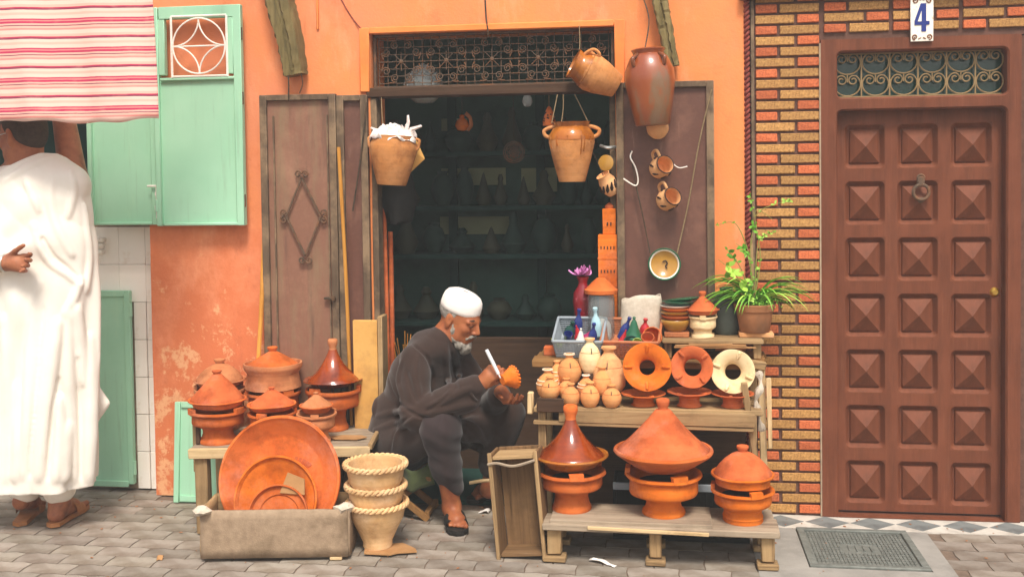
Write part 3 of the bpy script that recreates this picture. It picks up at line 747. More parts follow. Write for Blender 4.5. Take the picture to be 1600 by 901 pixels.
# grille over the doorway
gy = .05
gw = ox1-ox0; gx0 = ox0+.03; gx1 = ox1-.03; gz0 = zl1+.012; gz1 = zg1-.012
gr = thing('transom_grille', 'dark scrollwork iron grille over the shop doorway', 'grille', (0, 0, 0))
b = Mb()
for z in (gz0-.008, gz1+.008): b.box(((ox0+ox1)/2, gy, z), (gw-.01, .02, .012))
for x_ in (ox0+.012, ox1-.012): b.box((x_, gy, (gz0+gz1)/2), (.012, .02, gz1-gz0))
b.build('frame', 'rust_iron', gr)
nv = 27
for k in range(nv):
    x_ = gx0+(gx1-gx0)*k/(nv-1)
    if k == 0: vb = Mb().box((0, 0, 0), (.0035, .004, gz1-gz0)).mesh('grille_bar', 'rust_iron', 0)
    link('grille_bar', vb, gr, (x_, gy+.006, (gz0+gz1)/2))
hb = Mb().box((0, 0, 0), (gx1-gx0, .004, .0035)).mesh('grille_bar', 'rust_iron', 0)
for k in range(7): link('grille_bar', hb, gr, ((gx0+gx1)/2, gy+.002, gz0+.012+(gz1-gz0-.024)*k/6))
s1 = Mb(); s1.tube(spiral(0, 0, .021, .005, 180, 1.6, 26), .0028, 5); s1.tube(smooth_path([(-.021, 0, 0), (-.02, 0, -.016), (-.012, 0, -.034)], 5), .0028, 5)
sme = s1.mesh('scroll', 'rust_iron')
cz_ = (gz0+gz1)/2; um = (gx1-gx0)/5.0
ros = Mb(); ros.lathe([(0, .006), (.008, .004), (.011, 0), (0, 0)], 10, Matrix.Rotation(R_(90), 4, 'X'))
for a in range(0, 360, 45):
    ros.tube([(.008*math.cos(R_(a)), 0, .008*math.sin(R_(a))), (.045*math.cos(R_(a)), 0, .045*math.sin(R_(a)))], .0022, 5)
rme = ros.mesh('rosette', 'rust_iron')
for k in range(5):
    cx = gx0+um*(k+.5); link('rosette', rme, gr, (cx, gy-.004, cz_))
    for sx_ in (-1, 1):
        for sz_ in (-1, 1):
            link('scroll', sme, gr, (cx+sx_*.075, gy-.003, cz_+sz_*.045), None, (-sx_, 1, sz_))
            link('scroll', sme, gr, (cx+sx_*.032, gy-.003, cz_+sz_*.078), (0, R_(70*sx_*sz_), 0), (sx_, 1, -sz_))
            p = Mb() if False else None
# wire across the plaster, and a plaster crack built as a thin cord
tag(Mb().tube(smooth_path([W(757, -30, -.008), W(759, 20, -.008), W(762, 46, -.02), W(763, 58, -.012)], 4), .004, 6).build('cable', 'dark_iron'), 'thin dark cable running down the orange plaster to the grille', 'cable')
tag(Mb().tube(smooth_path([W(524, -20, -.006), W(540, 12, -.006), W(553, 32, -.006), W(564, 45, -.016)], 4), .003, 6).build('cable', 'maroon_rope'), 'plaster crack built as a thin reddish cord, slanting to the corner of the door surround', 'cable')
# vertical plaster rib above the left leaf
Mb().box((W(497, 10).x, -.006, 2.55), (.012, .02, .5), ch=.003).build('plaster_rib', 'band_plaster', sh)

# the room behind the doorway
rx0, rx1, ry1 = -2.1, .35, 1.3
rm = thing('shop_room', 'dark shop interior with shelved back wall behind the doorway', 'room', (0, 0, 0))
b = Mb()
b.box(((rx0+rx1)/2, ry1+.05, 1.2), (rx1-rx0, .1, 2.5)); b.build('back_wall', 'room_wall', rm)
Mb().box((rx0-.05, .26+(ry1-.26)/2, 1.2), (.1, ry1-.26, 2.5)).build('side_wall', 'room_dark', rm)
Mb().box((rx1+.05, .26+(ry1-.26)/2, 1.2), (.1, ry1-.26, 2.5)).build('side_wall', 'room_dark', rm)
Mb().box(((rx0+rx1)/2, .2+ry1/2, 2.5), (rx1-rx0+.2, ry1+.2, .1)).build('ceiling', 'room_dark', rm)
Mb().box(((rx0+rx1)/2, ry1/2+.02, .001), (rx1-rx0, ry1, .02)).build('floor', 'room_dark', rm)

# ================================================================== left: cream tiled wall with mint cupboard
YT = .085
tw = thing('tiled_wall', 'cream tiled stall front with a dark serving hatch', 'wall', (0, 0, 0))
tx1 = -2.548; hz0 = 1.36
b = Mb(); b.box(((-4.4+tx1)/2, YT+.06, hz0/2), (tx1+4.4, .1, hz0)); b.build('wall', 'grout', tw)
tm = Mb().box((0, 0, 0), (.1432, .014, .1905), ch=.002).mesh('tile', 'cream_tile', 0)
hm = Mb().box((0, 0, 0), (.064, .014, .1905), ch=.002).mesh('tile', 'cream_tile', 0)
ctm = Mb().box((0, 0, 0), (.066, .014, .189), ch=.002).mesh('tile', 'cream_tile', 0)
rr = random.Random(5)
gd0, gd1, gdz = -2.99, -2.69, 1.02     # cupboard door
for r in range(7):
    z = .1+r*.192
    link('tile', hm, tw, (tx1-.033, YT, z), (rr.uniform(-.008, .008), 0, rr.uniform(-.01, .01)))
    for c in range(12):
        x = tx1-.066-.072-c*.1445
        if c == 0 and z < gdz-.02: link('tile', ctm, tw, (gd1+.006+.033, YT, z), (rr.uniform(-.006, .006), 0, 0))
        if gd0-.1 < x < gd1+.08 and z < gdz-.02: continue
        if x < -4.3: continue
        link('tile', tm, tw, (x, YT+rr.uniform(-.001, .001), z), (rr.uniform(-.006, .006), 0, rr.uniform(-.008, .008)))
# hatch: dark recess above the counter
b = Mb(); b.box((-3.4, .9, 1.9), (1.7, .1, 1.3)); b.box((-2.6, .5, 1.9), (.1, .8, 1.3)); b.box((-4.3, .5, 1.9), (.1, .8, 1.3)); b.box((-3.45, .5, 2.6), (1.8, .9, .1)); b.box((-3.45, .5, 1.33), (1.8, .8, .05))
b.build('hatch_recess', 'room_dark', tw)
b = Mb(); b.box((-2.585, .03, 2.2), (.07, .12, 1.6)); b.build('hatch_post', 'plaster', tw)
Mb().box((-3.45, .06, 2.75), (1.9, .1, .55)).build('hatch_head', 'plaster', tw)
cb = thing('cupboard_door', 'low mint green metal cupboard door under the serving hatch', 'door', ((gd0+gd1)/2, YT-.02, 0))
w_ = gd1-gd0
Mb().box((0, 0, gdz/2+.02), (w_, .02, gdz-.03), ch=.003).build('panel', 'mint_paint', cb)
fr = Mb()
for x_, z_, sx_, sz_ in ((-w_/2+.015, gdz/2+.02, .03, gdz-.03), (w_/2-.015, gdz/2+.02, .03, gdz-.03), (0, gdz-.01, w_-.06, .03), (0, .035, w_-.06, .03)):
    fr.box((x_, -.014, z_), (sx_, .01, sz_), ch=.002)
fr.build('frame', 'mint_paint', cb)
for z_ in (.93, .12): Mb().tube([(w_/2+.004, -.014, z_-.035), (w_/2+.004, -.014, z_+.035)], .009, 8).build('hinge', 'mint_paint', cb)
# mint board leaning low behind the left table
p = W(275, 602, -.05); p2 = W(275, 775, -.09)
bt = thing('mint_panel', 'pale mint framed board leaning on orange wall behind the tagine table', 'panel', (p2.x, -.1, 0), (R_(-5), 0, 0))
h_ = .49
Mb().box((.13, 0, h_/2), (.26, .014, h_), ch=.002).build('board', 'mint_paint', bt)
fr = Mb(); fr.box((.012, -.012, h_/2), (.028, .012, h_), ch=.002); fr.box((.14, -.012, h_-.014), (.22, .012, .028), ch=.002); fr.box((.14, -.012, .02), (.22, .012, .028), ch=.002); fr.build('frame', 'mint_paint', bt)
# hatch shutter, two leaves
zb, zt = 1.358, 2.425
sx0, sx1, sx2 = -2.84, -2.468, -2.015
st_ = thing('hatch_shutter', 'open mint green metal shutter leaf with white circle grille against orange wall', 'shutter', (0, 0, 0))
zp = W(300, 124, -.05).z
y0 = -.055
Mb().box(((sx1+sx2)/2, y0, (zb+zp)/2), (sx2-sx1-.03, .012, zp-zb), ch=.002).build('panel', 'mint_paint', st_)
fr = Mb()
for x_, w2 in ((sx1+.014, .028), (sx2-.02, .04)): fr.box((x_, y0-.006, (zb+zt)/2), (w2, .034, zt-zb), ch=.003)
fr.box(((sx1+sx2)/2, y0-.006, zt-.03), (sx2-sx1-.068, .034, .06), ch=.003); fr.box(((sx1+sx2)/2, y0-.009, zp), (sx2-sx1-.07, .03, .014), ch=.003); fr.box(((sx1+sx2)/2, y0-.009, zb+.008), (sx2-sx1-.07, .03, .014), ch=.003)
fr.box((sx1+.045, y0-.006, (zp+zt)/2-.02), (.034, .03, zt-zp-.08), ch=.003); fr.box((sx2-.055, y0-.006, (zp+zt)/2-.02), (.03, .03, zt-zp-.08), ch=.003)
fr.build('frame', 'mint_paint', st_)
a0, a1 = W(272, 100, y0).x, W(358, 100, y0).x; cz_ = (W(314, 73, y0).z); cx_ = (a0+a1)/2; rad = (a1-a0)/2-.008
gg = Mb(); yy = y0-.022
for x_ in (a0, a1): gg.tube([(x_, yy, zp+.006), (x_, yy, zt-.05)], .006, 6)
for z_ in (cz_-rad-.012, cz_+rad+.012, ): gg.tube([(a0, yy, z_), (a1, yy, z_)], .005, 6)
gg.tube([(a0, yy, cz_), (a1, yy, cz_)], .004, 6)
gg.tube(arc((cx_, yy-.004, cz_), rad, 0, 360, 40)[:-1], .0042, 6, closed=True)
for k in range(4):
    a = R_(45+90*k); cc = (cx_+rad*math.sqrt(2)*math.cos(a), yy-.002, cz_+rad*math.sqrt(2)*math.sin(a))
    gg.tube(arc(cc, rad, 45+90*k+135, 45+90*k+225, 16), .004, 6)
gg.build('circle_grille', 'white_iron', st_)
st2 = thing('hatch_shutter', 'plain mint green shutter leaf with a slide bolt beside the man in white', 'shutter', (0, 0, 0))
y2 = -.03
Mb().box(((sx0+sx1)/2-.004, y2, (zb+zt)/2), (sx1-sx0-.014, .012, zt-zb-.02), ch=.002).build('panel', 'mint_paint', st2)
fr = Mb()
for x_, w2 in ((sx0+.012, .026), (sx1-.022, .03)): fr.box((x_, y2-.008, (zb+zt)/2), (w2, .03, zt-zb-.01), ch=.003)
fr.box(((sx0+sx1)/2-.004, y2-.008, zb+.012), (sx1-sx0-.07, .028, .014), ch=.003); fr.build('frame', 'mint_paint', st2)
bo = Mb(); bp = W(246, 300, y2-.03)
bo.tube([(bp.x, y2-.034, bp.z+.03), (bp.x, y2-.034, bp.z-.13)], .007, 8); bo.tube([(bp.x, y2-.034, bp.z+.03), (bp.x-.05, y2-.034, bp.z+.03)], .005, 6); bo.box((bp.x, y2-.026, bp.z-.08), (.03, .018, .03), ch=.003); bo.box((bp.x, y2-.026, bp.z-.01), (.026, .018, .02), ch=.003)
bo.build('bolt', 'white_iron', st2)
for z_ in (zb+.12, zp-.1, zt-.14): Mb().tube([(sx2-.002, y0-.012, z_-.03), (sx2-.002, y0-.012, z_+.03)], .007, 8).build('hinge', 'rust_iron', st_)
for z_ in (zb+.1, zp-.06, zt-.3): Mb().tube([(sx1+.0, y0-.02, z_-.028), (sx1+.0, y0-.02, z_+.028)], .007, 8).build('hinge', 'mint_paint', st_)
# broken tiles / little shelf stub next to the robe
bs = thing('broken_ledge', 'chipped white plaster ledge under the mint shutter by the man in white', 'ledge', W(157, 375, YT-.02))
for k, (dx, dz, w2) in enumerate(((0, .0, .05), (.0, -.03, .04), (-.004, -.06, .046))): Mb().box((dx, 0, dz), (w2, .04, .024), ch=.005).wob(.004, 30, k).build('stone', 'enamel_white', bs)

# striped cloth awning hanging in front of the hatch
YA = -.78
zb0 = W(240, 186, YA).z; xr = W(237, 186, YA).x
def awn(u, v):
    x = -3.75+(xr+3.75)*u; z = zb0+.012*(u-1)+(2.62-zb0)*v
    s = .016*math.sin(x*17+1.3*math.sin(z*3))*(1-.55*v)+.03*math.sin(x*5.3+.7)*(1-.4*v)+.006*math.sin(x*43+3*z)*(1-v)
    return (x+.018*(1-v)*0+.01*(1-v)*u, YA+s+.0*v, z+(.008*math.sin(x*9+1)+.004*math.sin(x*31))*(1-v))
aw = Mb().grid(awn, 110, 30)
ao = aw.build('striped_awning', 'striped_cloth', ang=60)
sm = ao.modifiers.new('thickness', 'SOLIDIFY'); sm.thickness = .003
tag(ao, 'pink and crimson striped cloth awning hanging before the hatch', 'awning')
# pole the awning hangs from, above the frame
pole = tag(Mb().tube([(-3.9, YA, 2.63), (xr+.1, YA, 2.63)], .018, 10).tube([(xr+.05, YA, 2.63), (xr+.05, .02, 2.72)], .012, 8).tube([(-3.85, YA, 2.63), (-3.85, .1, 2.72)], .012, 8).build('awning_pole', 'rust_iron'), 'iron pole carrying the striped awning above the hatch', 'pole')

# ================================================================== shop door leaves
def door_leaf(label, x0, x1, z0, z1, y, mat, rot=0):
    t = thing('shop_door_leaf', label, 'door', ((x0+x1)/2, y, 0), (0, 0, R_(rot)))
    w_ = x1-x0
    b = Mb(); b.grid(lambda u, v: (-w_/2+w_*u, .004*noise.noise(Vector((u*3, v*5, x0))), z0+(z1-z0)*v), 12, 30)
    b.box((0, .012, (z0+z1)/2), (w_-.004, .012, z1-z0-.004)); b.build('sheet', mat, t)
    f_ = Mb()
    for xx, zz, sx_, sz_ in ((-w_/2+.017, (z0+z1)/2, .034, z1-z0), (w_/2-.017, (z0+z1)/2, .034, z1-z0), (0, z1-.014, w_-.068, .028), (0, z0+.02, w_-.068, .04)):
        f_.box((xx, -.01, zz), (sx_, .022, sz_), ch=.003)
    f_.wob(.0015, 6).build('frame', 'olive_paint', t); return t
y = -.045
lx0, lx1 = W(410, 300, y).x, W(528, 300, y).x; lzt = W(470, 148, y).z
dl = door_leaf('faded purple-brown metal door leaf with diamond scrollwork folded back on the orange wall', lx0, lx1, .03, lzt, y, 'door_sheet')
lc = (lx0+lx1)/2
def dp(px, py): p = W(px, py, y-.02); return (p.x-lc, -.018, p.z)
dm = Mb(); P4 = [dp(471, 278), dp(501, 338), dp(477, 400), dp(447, 338)]
for i in range(4): dm.bar(P4[i], P4[(i+1) % 4], .008, .008, 0)
for (px_, py_), a_ in zip(((471, 272), (505, 338), (477, 406), (443, 338)), (90, 0, 270, 180)):
    c = dp(px_, py_)
    for s_ in (-1, 1):
        o_ = Vector((math.cos(R_(a_+90*s_)), 0, math.sin(R_(a_+90*s_))))*.018
        dm.tube(spiral(c[0]+o_.x, c[2]+o_.z, .018, .005, a_-90*s_, 1.2*s_, 16, -.018), .0045, 6)
dm.build('diamond_scroll', 'rust_iron', dl)
vv = Mb()
for px_ in (428, 512): c = dp(px_, 300); vv.bar((c[0], -.008, .1), (c[0], -.008, lzt-.1), .007, .007, 0)
vv.build('rib', 'olive_paint', dl)
c = dp(516, 466); Mb().box((c[0], -.02, c[2]), (.06, .02, .012), ch=.003).lathe([(0, .012), (.01, .01), (.012, 0), (0, -.004)], 12, Matrix.Translation((c[0]+.02, -.032, c[2])) @ Matrix.Rotation(R_(90), 4, 'X')).build('latch', 'dark_iron', dl)
# narrow folded second leaf next to the doorway
nx0, nx1 = W(530, 300, -.03).x, W(566, 300, -.03).x
d2 = door_leaf('narrow reddish folded door strip between the diamond leaf and doorway', nx0, ox0-.006, .03, W(550, 149, -.03).z, -.035, 'door_sheet_red')
c = W(548, 185, -.05)
# right leaf
rx_0, rx_1 = W(964, 300, y).x, W(1116, 300, y).x; rzt = W(1040, 128, y).z
dr = door_leaf('dark red-brown metal door leaf hung with mugs and a bowl, folded back on plaster', rx_0, rx_1, .03, rzt, y, 'door_sheet_red')
rc = (rx_0+rx_1)/2
# sticks
def stick(label, a, b, r, mat='ochre_stick', name='wooden_stick', r2=None):
    o = Mb().tube(smooth_path([a, (Vector(a)+Vector(b))/2+Vector((.006, 0, .004)), b], 8), r, 8).build(name, mat); return tag(o, label, 'stick')
stick('long ochre broom handle leaning on the orange wall beside the diamond door leaf', W(413, 362, -.02), Vector((W(402, 560, -.1).x, -.16, .4)), .011)
stick('thin brown cane standing between the diamond leaf and the narrow door strip', W(529, 230, -.07), Vector((W(548, 560, -.07).x, -.075, .39)), .009)
stick('slim dark rod slanting across the narrow reddish door strip', W(573, 160, -.065), W(551, 330, -.065), .004, 'dark_iron')
stick('reddish split lath standing just inside the left edge of the doorway', W(600, 318, .1), Vector((W(604, 520, .1).x, .1, .012)), .01, 'terracotta_red')
stick('second short reddish lath leaning inside the left edge of the doorway', W(610, 362, .14), Vector((W(606, 470, .1).x, .12, .012)), .012, 'terracotta_red')
# yellow box beside the man
yb = thing('yellow_board', 'tall yellowish board standing beside the seated craftsman at the door jamb', 'board', (0, 0, 0))
ya, yb_ = W(551, 560, -.13).x, W(603, 560, -.13).x; yz = W(570, 500, -.13).z
Mb().box(((ya+yb_)/2-.018, -.125, yz/2), (yb_-ya-.045, .02, yz), ch=.003).build('front_panel', 'yellow_board', yb)
Mb().box((yb_-.022, -.1, yz/2+.01), (.022, .1, yz+.02), ch=.003).build('side_panel', 'old_wood_Z', yb)

# ================================================================== wooden awning brackets, weathered
def bracket(label, pts, w0, w1, seed, yb0):
    t = thing('wooden_bracket', label, 'bracket', (0, 0, 0)); P = smooth_path(pts, 10); b = Mb()
    rr_ = random.Random(seed); v = []; f = []; L = len(P)
    for i, p in enumerate(P):
        k = w0+(w1-w0)*i/(L-1); tn = (P[min(i+1, L-1)]-P[max(i-1, 0)]).normalized(); sx_ = tn.cross(Vector((0, 1, 0))).normalized()
        prof = [(-.5, -.4), (-.42, -.55), (-.12, -.5), (-.06, -.36), (.06, -.36), (.12, -.52), (.45, -.5), (.5, -.3), (.5, .5), (-.5, .5)]
        for a_, c_ in prof:
            v.append(tuple(p+sx_*(a_*k+rr_.uniform(-.004, .004))+Vector((0, c_*k*.9+rr_.uniform(-.004, .004), 0))))
    n_ = 10
    for i in range(L-1):
        for k in range(n_): f.append((i*n_+k, i*n_+(k+1) % n_, (i+1)*n_+(k+1) % n_, (i+1)*n_+k))
    f += [tuple(range(n_)), tuple((L-1)*n_+k for k in range(n_))[::-1]]
    b.add(v, f); b.build('beam', 'mossy_wood', t, 30); return t
yb0 = -.06
bk = bracket('weathered mossy wooden bracket on the orange wall above the diamond door leaf', [W(428, -60, yb0), W(437, 0, yb0), W(452, 60, yb0), W(462, 118, yb0)], .13, .095, 1, yb0)
Mb().tube(smooth_path([W(450, 112, -.1), W(451, 130, -.1), W(451, 158, -.085)], 5), .004, 6).tube(smooth_path([W(466, 100, -.1), W(473, 128, -.09), W(468, 146, -.085)], 5), .003, 6).build('hanging_wire', 'dark_iron', bk)
bk2 = bracket('weathered wooden bracket partly behind the big brown hanging jar', [W(1024, -60, yb0), W(1031, 0, yb0), W(1040, 45, yb0), W(1051, 104, yb0)], .075, .06, 2, yb0)

# ================================================================== pottery builders
def brazier(label, loc, base_w, stem_w, bowl_w, h, mat, group='clay braziers under the tagines', stem=.45, prong=.02, rot=0, name='clay_brazier', np_=3, flare=1.0):
    t = thing(name, label, 'brazier', loc, (0, 0, R_(rot)), group); br, sr, w_ = base_w/2, stem_w/2, bowl_w/2; s = stem*h
    prof = [(0, .004), (br*.7, .003), (br*.98, .0), (br, .006), (br*.97, .016), (sr*1.08, s*.3), (sr, s*.55), (sr*1.04, s*.8), (sr*1.25, s*.92), (w_*.8, s), (w_*.91, s+.03*h), (w_*.94, s+.09*h), (w_*.93, h*.84), (w_*.9, h*.865), (w_*1.0, h*.89), (w_*1.05, h*.94), (w_*1.03, h), (w_*.95, h), (w_*.88, h*.93), (w_*.8, h*.8), (w_*.5, s+.06*h), (0, s+.05*h)]
    Mb().lathe(prof, 40).wob(.0035, 11, rot).build('bowl', mat, t, 50)
    Mb().lathe([(0, 0), (w_*.78, 0), (w_*.7, .008), (0, .012)], 18, Matrix.Translation((0, 0, h*.72))).wob(.004, 60).build('dark_fill', 'soil', t)  # dark fill set inside the bowl
    for k in range(np_):
        a = R_(-75+k*360/np_)
        M = Matrix.Rotation(a, 4, 'Z') @ Matrix.Translation((w_*.97, 0, h-.004)) @ Matrix.Rotation(R_(-90), 4, 'Z')
        pw_ = w_*.21
        Mb().prism([(-pw_, -.006), (pw_, -.006), (pw_*1.15, prong), (-pw_*.9, prong)], -w_*.07, w_*.07, M).wob(.0025, 40, k).build('pot_rest', mat, t)
    return t
def tagine(label, loc, dish_w, dish_h, lid_w, lid_h, mat, dmat=None, shape='cone', knob=(.04, .03), dish_base=.7, group=None, rot=0, tilt=(0, 0), knob_mat=None):
    t = thing('tagine', label, 'tagine', loc, (R_(tilt[0]), R_(tilt[1]), R_(rot)), group); w_ = dish_w/2; dm_ = dmat or mat
    prof = [(0, .002), (w_*dish_base*.9, 0), (w_*dish_base, .006), (w_*.86, dish_h*.6), (w_*.97, dish_h*.78), (w_*1.0, dish_h*.9), (w_*.985, dish_h), (w_*.93, dish_h), (w_*.88, dish_h*.8), (w_*.5, dish_h*.3), (0, dish_h*.25)]
    Mb().lathe(prof, 44).wob(.0035, 9, rot).build('dish', dm_, t, 45)
    l = lid_w/2; z0 = dish_h*.84; k0, kh = knob[0]/2, knob[1]; H = lid_h-kh
    if shape == 'cone': q = [(1, 0), (1.0, .03), (.93, .1), (.72, .32), (.5, .56), (.32, .78), (.2, .94), (.15, 1)]
    elif shape == 'bell': q = [(1, 0), (.99, .03), (.9, .1), (.68, .26), (.46, .48), (.3, .7), (.19, .9), (.16, 1)]
    elif shape == 'dome': q = [(1, 0), (1.0, .05), (.95, .16), (.82, .4), (.62, .66), (.4, .86), (.22, .97), (.16, 1)]
    else: q = [(1, 0), (.99, .06), (.88, .2), (.66, .46), (.42, .72), (.24, .9), (.15, 1)]
    lo = Mb().lathe([(l*.97, z0-.004)]+[(max(k0*.75, l*a), z0+H*c) for a, c in q]+[(0, z0+H*1.002)], 44).wob(.0035, 9, rot+3).build('lid', mat, t, 60)
    Mb().lathe([(k0*.72, -.004), (k0*.7, kh*.2), (k0*.86, kh*.4), (k0, kh*.65), (k0*.96, kh*.92), (k0*.7, kh), (k0*.3, kh*.93), (0, kh*.92)], 20).build('knob', knob_mat or mat, lo, 60, loc=(0, 0, z0+H))
    return t
def stack(px, y, z0, rim_row, bz, dish, lid, mats, labels, stem=.45, rot=0, prong=.02, group=None, shape='cone', knob=(.05, .04), dbase=.7, kmat=None, tilt=(0, 0), yb=None):
    """brazier with a tagine on it; pixel rows and widths are measured on the photo at depth y"""
    q = W(px, rim_row, y); s = PX(q); base = Vector((W(px, rim_row+40, y).x, y, z0)); h = q.z-z0
    brazier(labels[0], base, bz[0]/s, bz[1]/s, bz[2]/s, h, mats[0], group='clay braziers carrying tagines', stem=stem, rot=rot, prong=prong)
    dw, drow, lw, toprow = dish[0], dish[1], lid[0], lid[1]
    dz0 = z0+h+prong-.006; rz = W(px, drow, y).z; tz = W(px, toprow, y).z
    dh = max(.03, rz-dz0)
    tagine(labels[1], (base.x, y, dz0), dw/s, dh, lw/s, tz-dz0-dh*.84, mats[1], mats[2] if len(mats) > 2 else None, shape, (knob[0], knob[1]), dbase, 'tagines on braziers', rot, tilt, kmat)

# ---- bench with three big tagines
ZB = .176
bn = thing('low_bench', 'low grey weathered plank bench carrying three big tagines', 'bench', (0, 0, 0))
xb0, xb1 = W(848, 815, -.7).x, W(1218, 830, -.7).x
Mb().box(((xb0+xb1)/2, -.655, ZB-.028), (xb1-xb0, .16, .026), ch=.004).wob(.004, 7, 1).build('plank', 'grey_wood_X', bn)
Mb().box(((xb0+xb1)/2+.01, -.505, ZB-.028), (xb1-xb0-.03, .125, .026), ch=.004).wob(.004, 7, 2).build('plank', 'grey_wood_X', bn)
xm = W(1112, 810, -.66).x
Mb().box(((xb0+.03+xm)/2, -.6, ZB-.008), (xm-xb0-.03, .235, .018), ch=.003).wob(.002, 7, 3).build('plank', 'grey_wood_X', bn)
Mb().bar(W(918, 824, -.742), W(1108, 835, -.742), .014, .01, .002).build('batten', 'pale_wood_X', bn)
for px_, w2 in ((866, .06), (1024, .05), (1200, .052)):
    for yy in (-.685, -.48):
        x_ = W(px_, 850, -.7).x
        Mb().box((x_, yy, (ZB-.043+.02)/2+.008), (w2, .045, ZB-.045-.022), ch=.004).wob(.003, 20, px_).build('leg', 'old_wood_Z', bn)
        Mb().box((x_, yy, .012), (w2*1.6, .07, .023), ch=.004).wob(.002, 20, px_+1).build('foot_block', 'old_wood_X', bn)
stack(893, -.56, ZB, 733, (62, 52, 103), (118, 708), (106, 632), ('terracotta', 'glaze_brown', 'glaze_amber'), ('orange clay brazier under the glazed brown tagine on the bench', 'shiny brown glazed tagine with unglazed tip on the low bench'), .56, 0, .022, shape='bell', knob=(.062, .062), kmat='terracotta')
stack(1037, -.58, ZB, 737, (68, 54, 114), (156, 700), (144, 622), ('terracotta_bright', 'terracotta_red', 'terracotta'), ('bright orange clay brazier in the middle of the bench under the widest tagine', 'widest matt terracotta tagine with tall cone lid on the bench'), .47, 12, .024, shape='cone', knob=(.056, .046), dbase=.55)
stack(1161, -.6, ZB-.015, 762, (62, 58, 94), (98, 738), (90, 695), ('terracotta_bright', 'terracotta_red', 'terracotta_bright'), ('straight-stemmed clay brazier on the end of the bench by the bricks', 'small domed terracotta tagine on the bench end by the bricks'), .52, 8, .02, shape='dome', knob=(.05, .026), dbase=.85)

# ---- standing crate
q0 = G(783, 868); q1 = G(846, 874)
ct = thing('wooden_crate', 'open wooden crate standing on its end between the craftsman and the bench', 'crate', (q0.x-.004, -.69, 0), (R_(-2), R_(-5), R_(-4)))
cw_, chh, cdp = .19, .43, .14
for x_ in (0, cw_): Mb().box((x_, cdp/2, chh/2), (.012, cdp, chh), ch=.002).wob(.002, 9, x_*10).build('side_board', 'crate_wood_Z', ct)
Mb().box((cw_/2, cdp, chh/2), (cw_-.014, .01, chh), ch=.002).build('bottom_board', 'crate_wood_Z', ct)
Mb().box((cw_/2, cdp/2, .008), (cw_-.014, cdp-.012, .014), ch=.002).build('end_board', 'crate_wood_X', ct)
Mb().box((cw_/2, cdp/2, chh-.02), (cw_-.014, cdp-.012, .014), ch=.002).build('end_board', 'old_wood_X', ct)
for x_ in (-.002, cw_+.002): Mb().box((x_, -.004, chh/2), (.016, .012, chh+.01), ch=.002).wob(.002, 9, x_).build('edge_batten', 'old_wood_Z', ct)
Mb().tube(smooth_path([(-.01, -.012, chh-.04), (.03, -.016, chh-.035), (.1, -.014, chh-.05), (.19, -.014, chh-.03)], 6), .006, 6).build('splint', 'grey_wood_X', ct)

# ---- stall of shelves at the right of the doorway
sl_ = thing('display_stall', 'rough wooden stepped stall crowded with clay banks, braziers and baskets', 'stall', (0, 0, 0))
ZS, ZU, ZT = .585, .765, .852
sx0_, sx1_ = W(838, 640, -.47).x, W(1188, 650, -.47).x
for k, yy in enumerate((-.43, -.335, -.24)):
    Mb().box(((sx0_+sx1_)/2, yy, ZS-.012), (sx1_-sx0_+.02, .088, .022), ch=.003).wob(.002, 7, k).build('shelf_board', 'old_wood_X', sl_)
rl0 = W(862, 642, -.487); rl1 = W(1180, 652, -.487)
Mb().bar((sx0_+.1, -.487, .553), (sx1_-.02, -.487, .545), .055, .02, .003, up=(0, 1, 0)).wob(.003, 7, 5).build('front_rail', 'old_wood_X', sl_)
Mb().bar((sx0_-.01, -.48, .521), (sx1_-.03, -.478, .508), .016, .03, .003, up=(0, 1, 0)).wob(.003, 9, 6).build('front_rail', 'old_wood_X', sl_)
a = W(839, 632, -.5); bb = W(881, 633, -.5); Mb().bar(a, bb, .058, .016, .003, up=(0, 1, 0)).wob(.003, 12).build('end_block', 'dark_wood_X', sl_)
Mb().bar(W(829, 612, -.44), W(829, 645, -.44), .026, .04, .004).wob(.004, 20).build('stub', 'pale_wood_Z', sl_)
# upper shelf for the baskets and top shelf for pots
ux0, ux1 = W(836, 560, -.2).x, W(1192, 560, -.2).x
for k, yy in enumerate((-.265, -.165, -.085)):
    Mb().box(((ux0+ux1)/2+.01*k, yy, ZU-.011), (ux1-ux0, .092, .02), ch=.003).wob(.003, 7, 20+k).build('shelf_board', 'brown_wood_X', sl_)
Mb().bar((ux0, -.318, ZU-.02), (ux1, -.318, ZU-.02), .03, .014, .003).wob(.003, 7, 31).build('upper_rail', 'brown_wood_X', sl_)
tx0_, tx1_ = W(1033, 530, -.25).x, W(1194, 530, -.25).x
for k, yy in enumerate((-.25, -.165, -.08)):
    Mb().box(((tx0_+tx1_)/2+.004*k, yy, ZT-.009), (tx1_-tx0_+.01*(k-1), .08, .016), ch=.003).wob(.003, 9, 40+k).build('shelf_board', 'old_wood_X', sl_)
for k in range(5): Mb().box(((tx0_+tx1_)/2+.02*(k-2), -.292-.001*k, ZT-.02-.006*(k % 3)), ((tx1_-tx0_)*(.55+.1*(k % 3)), .022, .004), Matrix.Rotation(R_(-2+k), 4, 'Y'), .001).build('cardboard_layer', 'cardboard', sl_)
for x_ in (tx0_+.03, tx0_+.17, tx1_-.03):
    Mb().bar((x_, -.24, ZU), (x_, -.24, ZT-.018), .034, .034, .003).build('post', 'old_wood_Z', sl_)
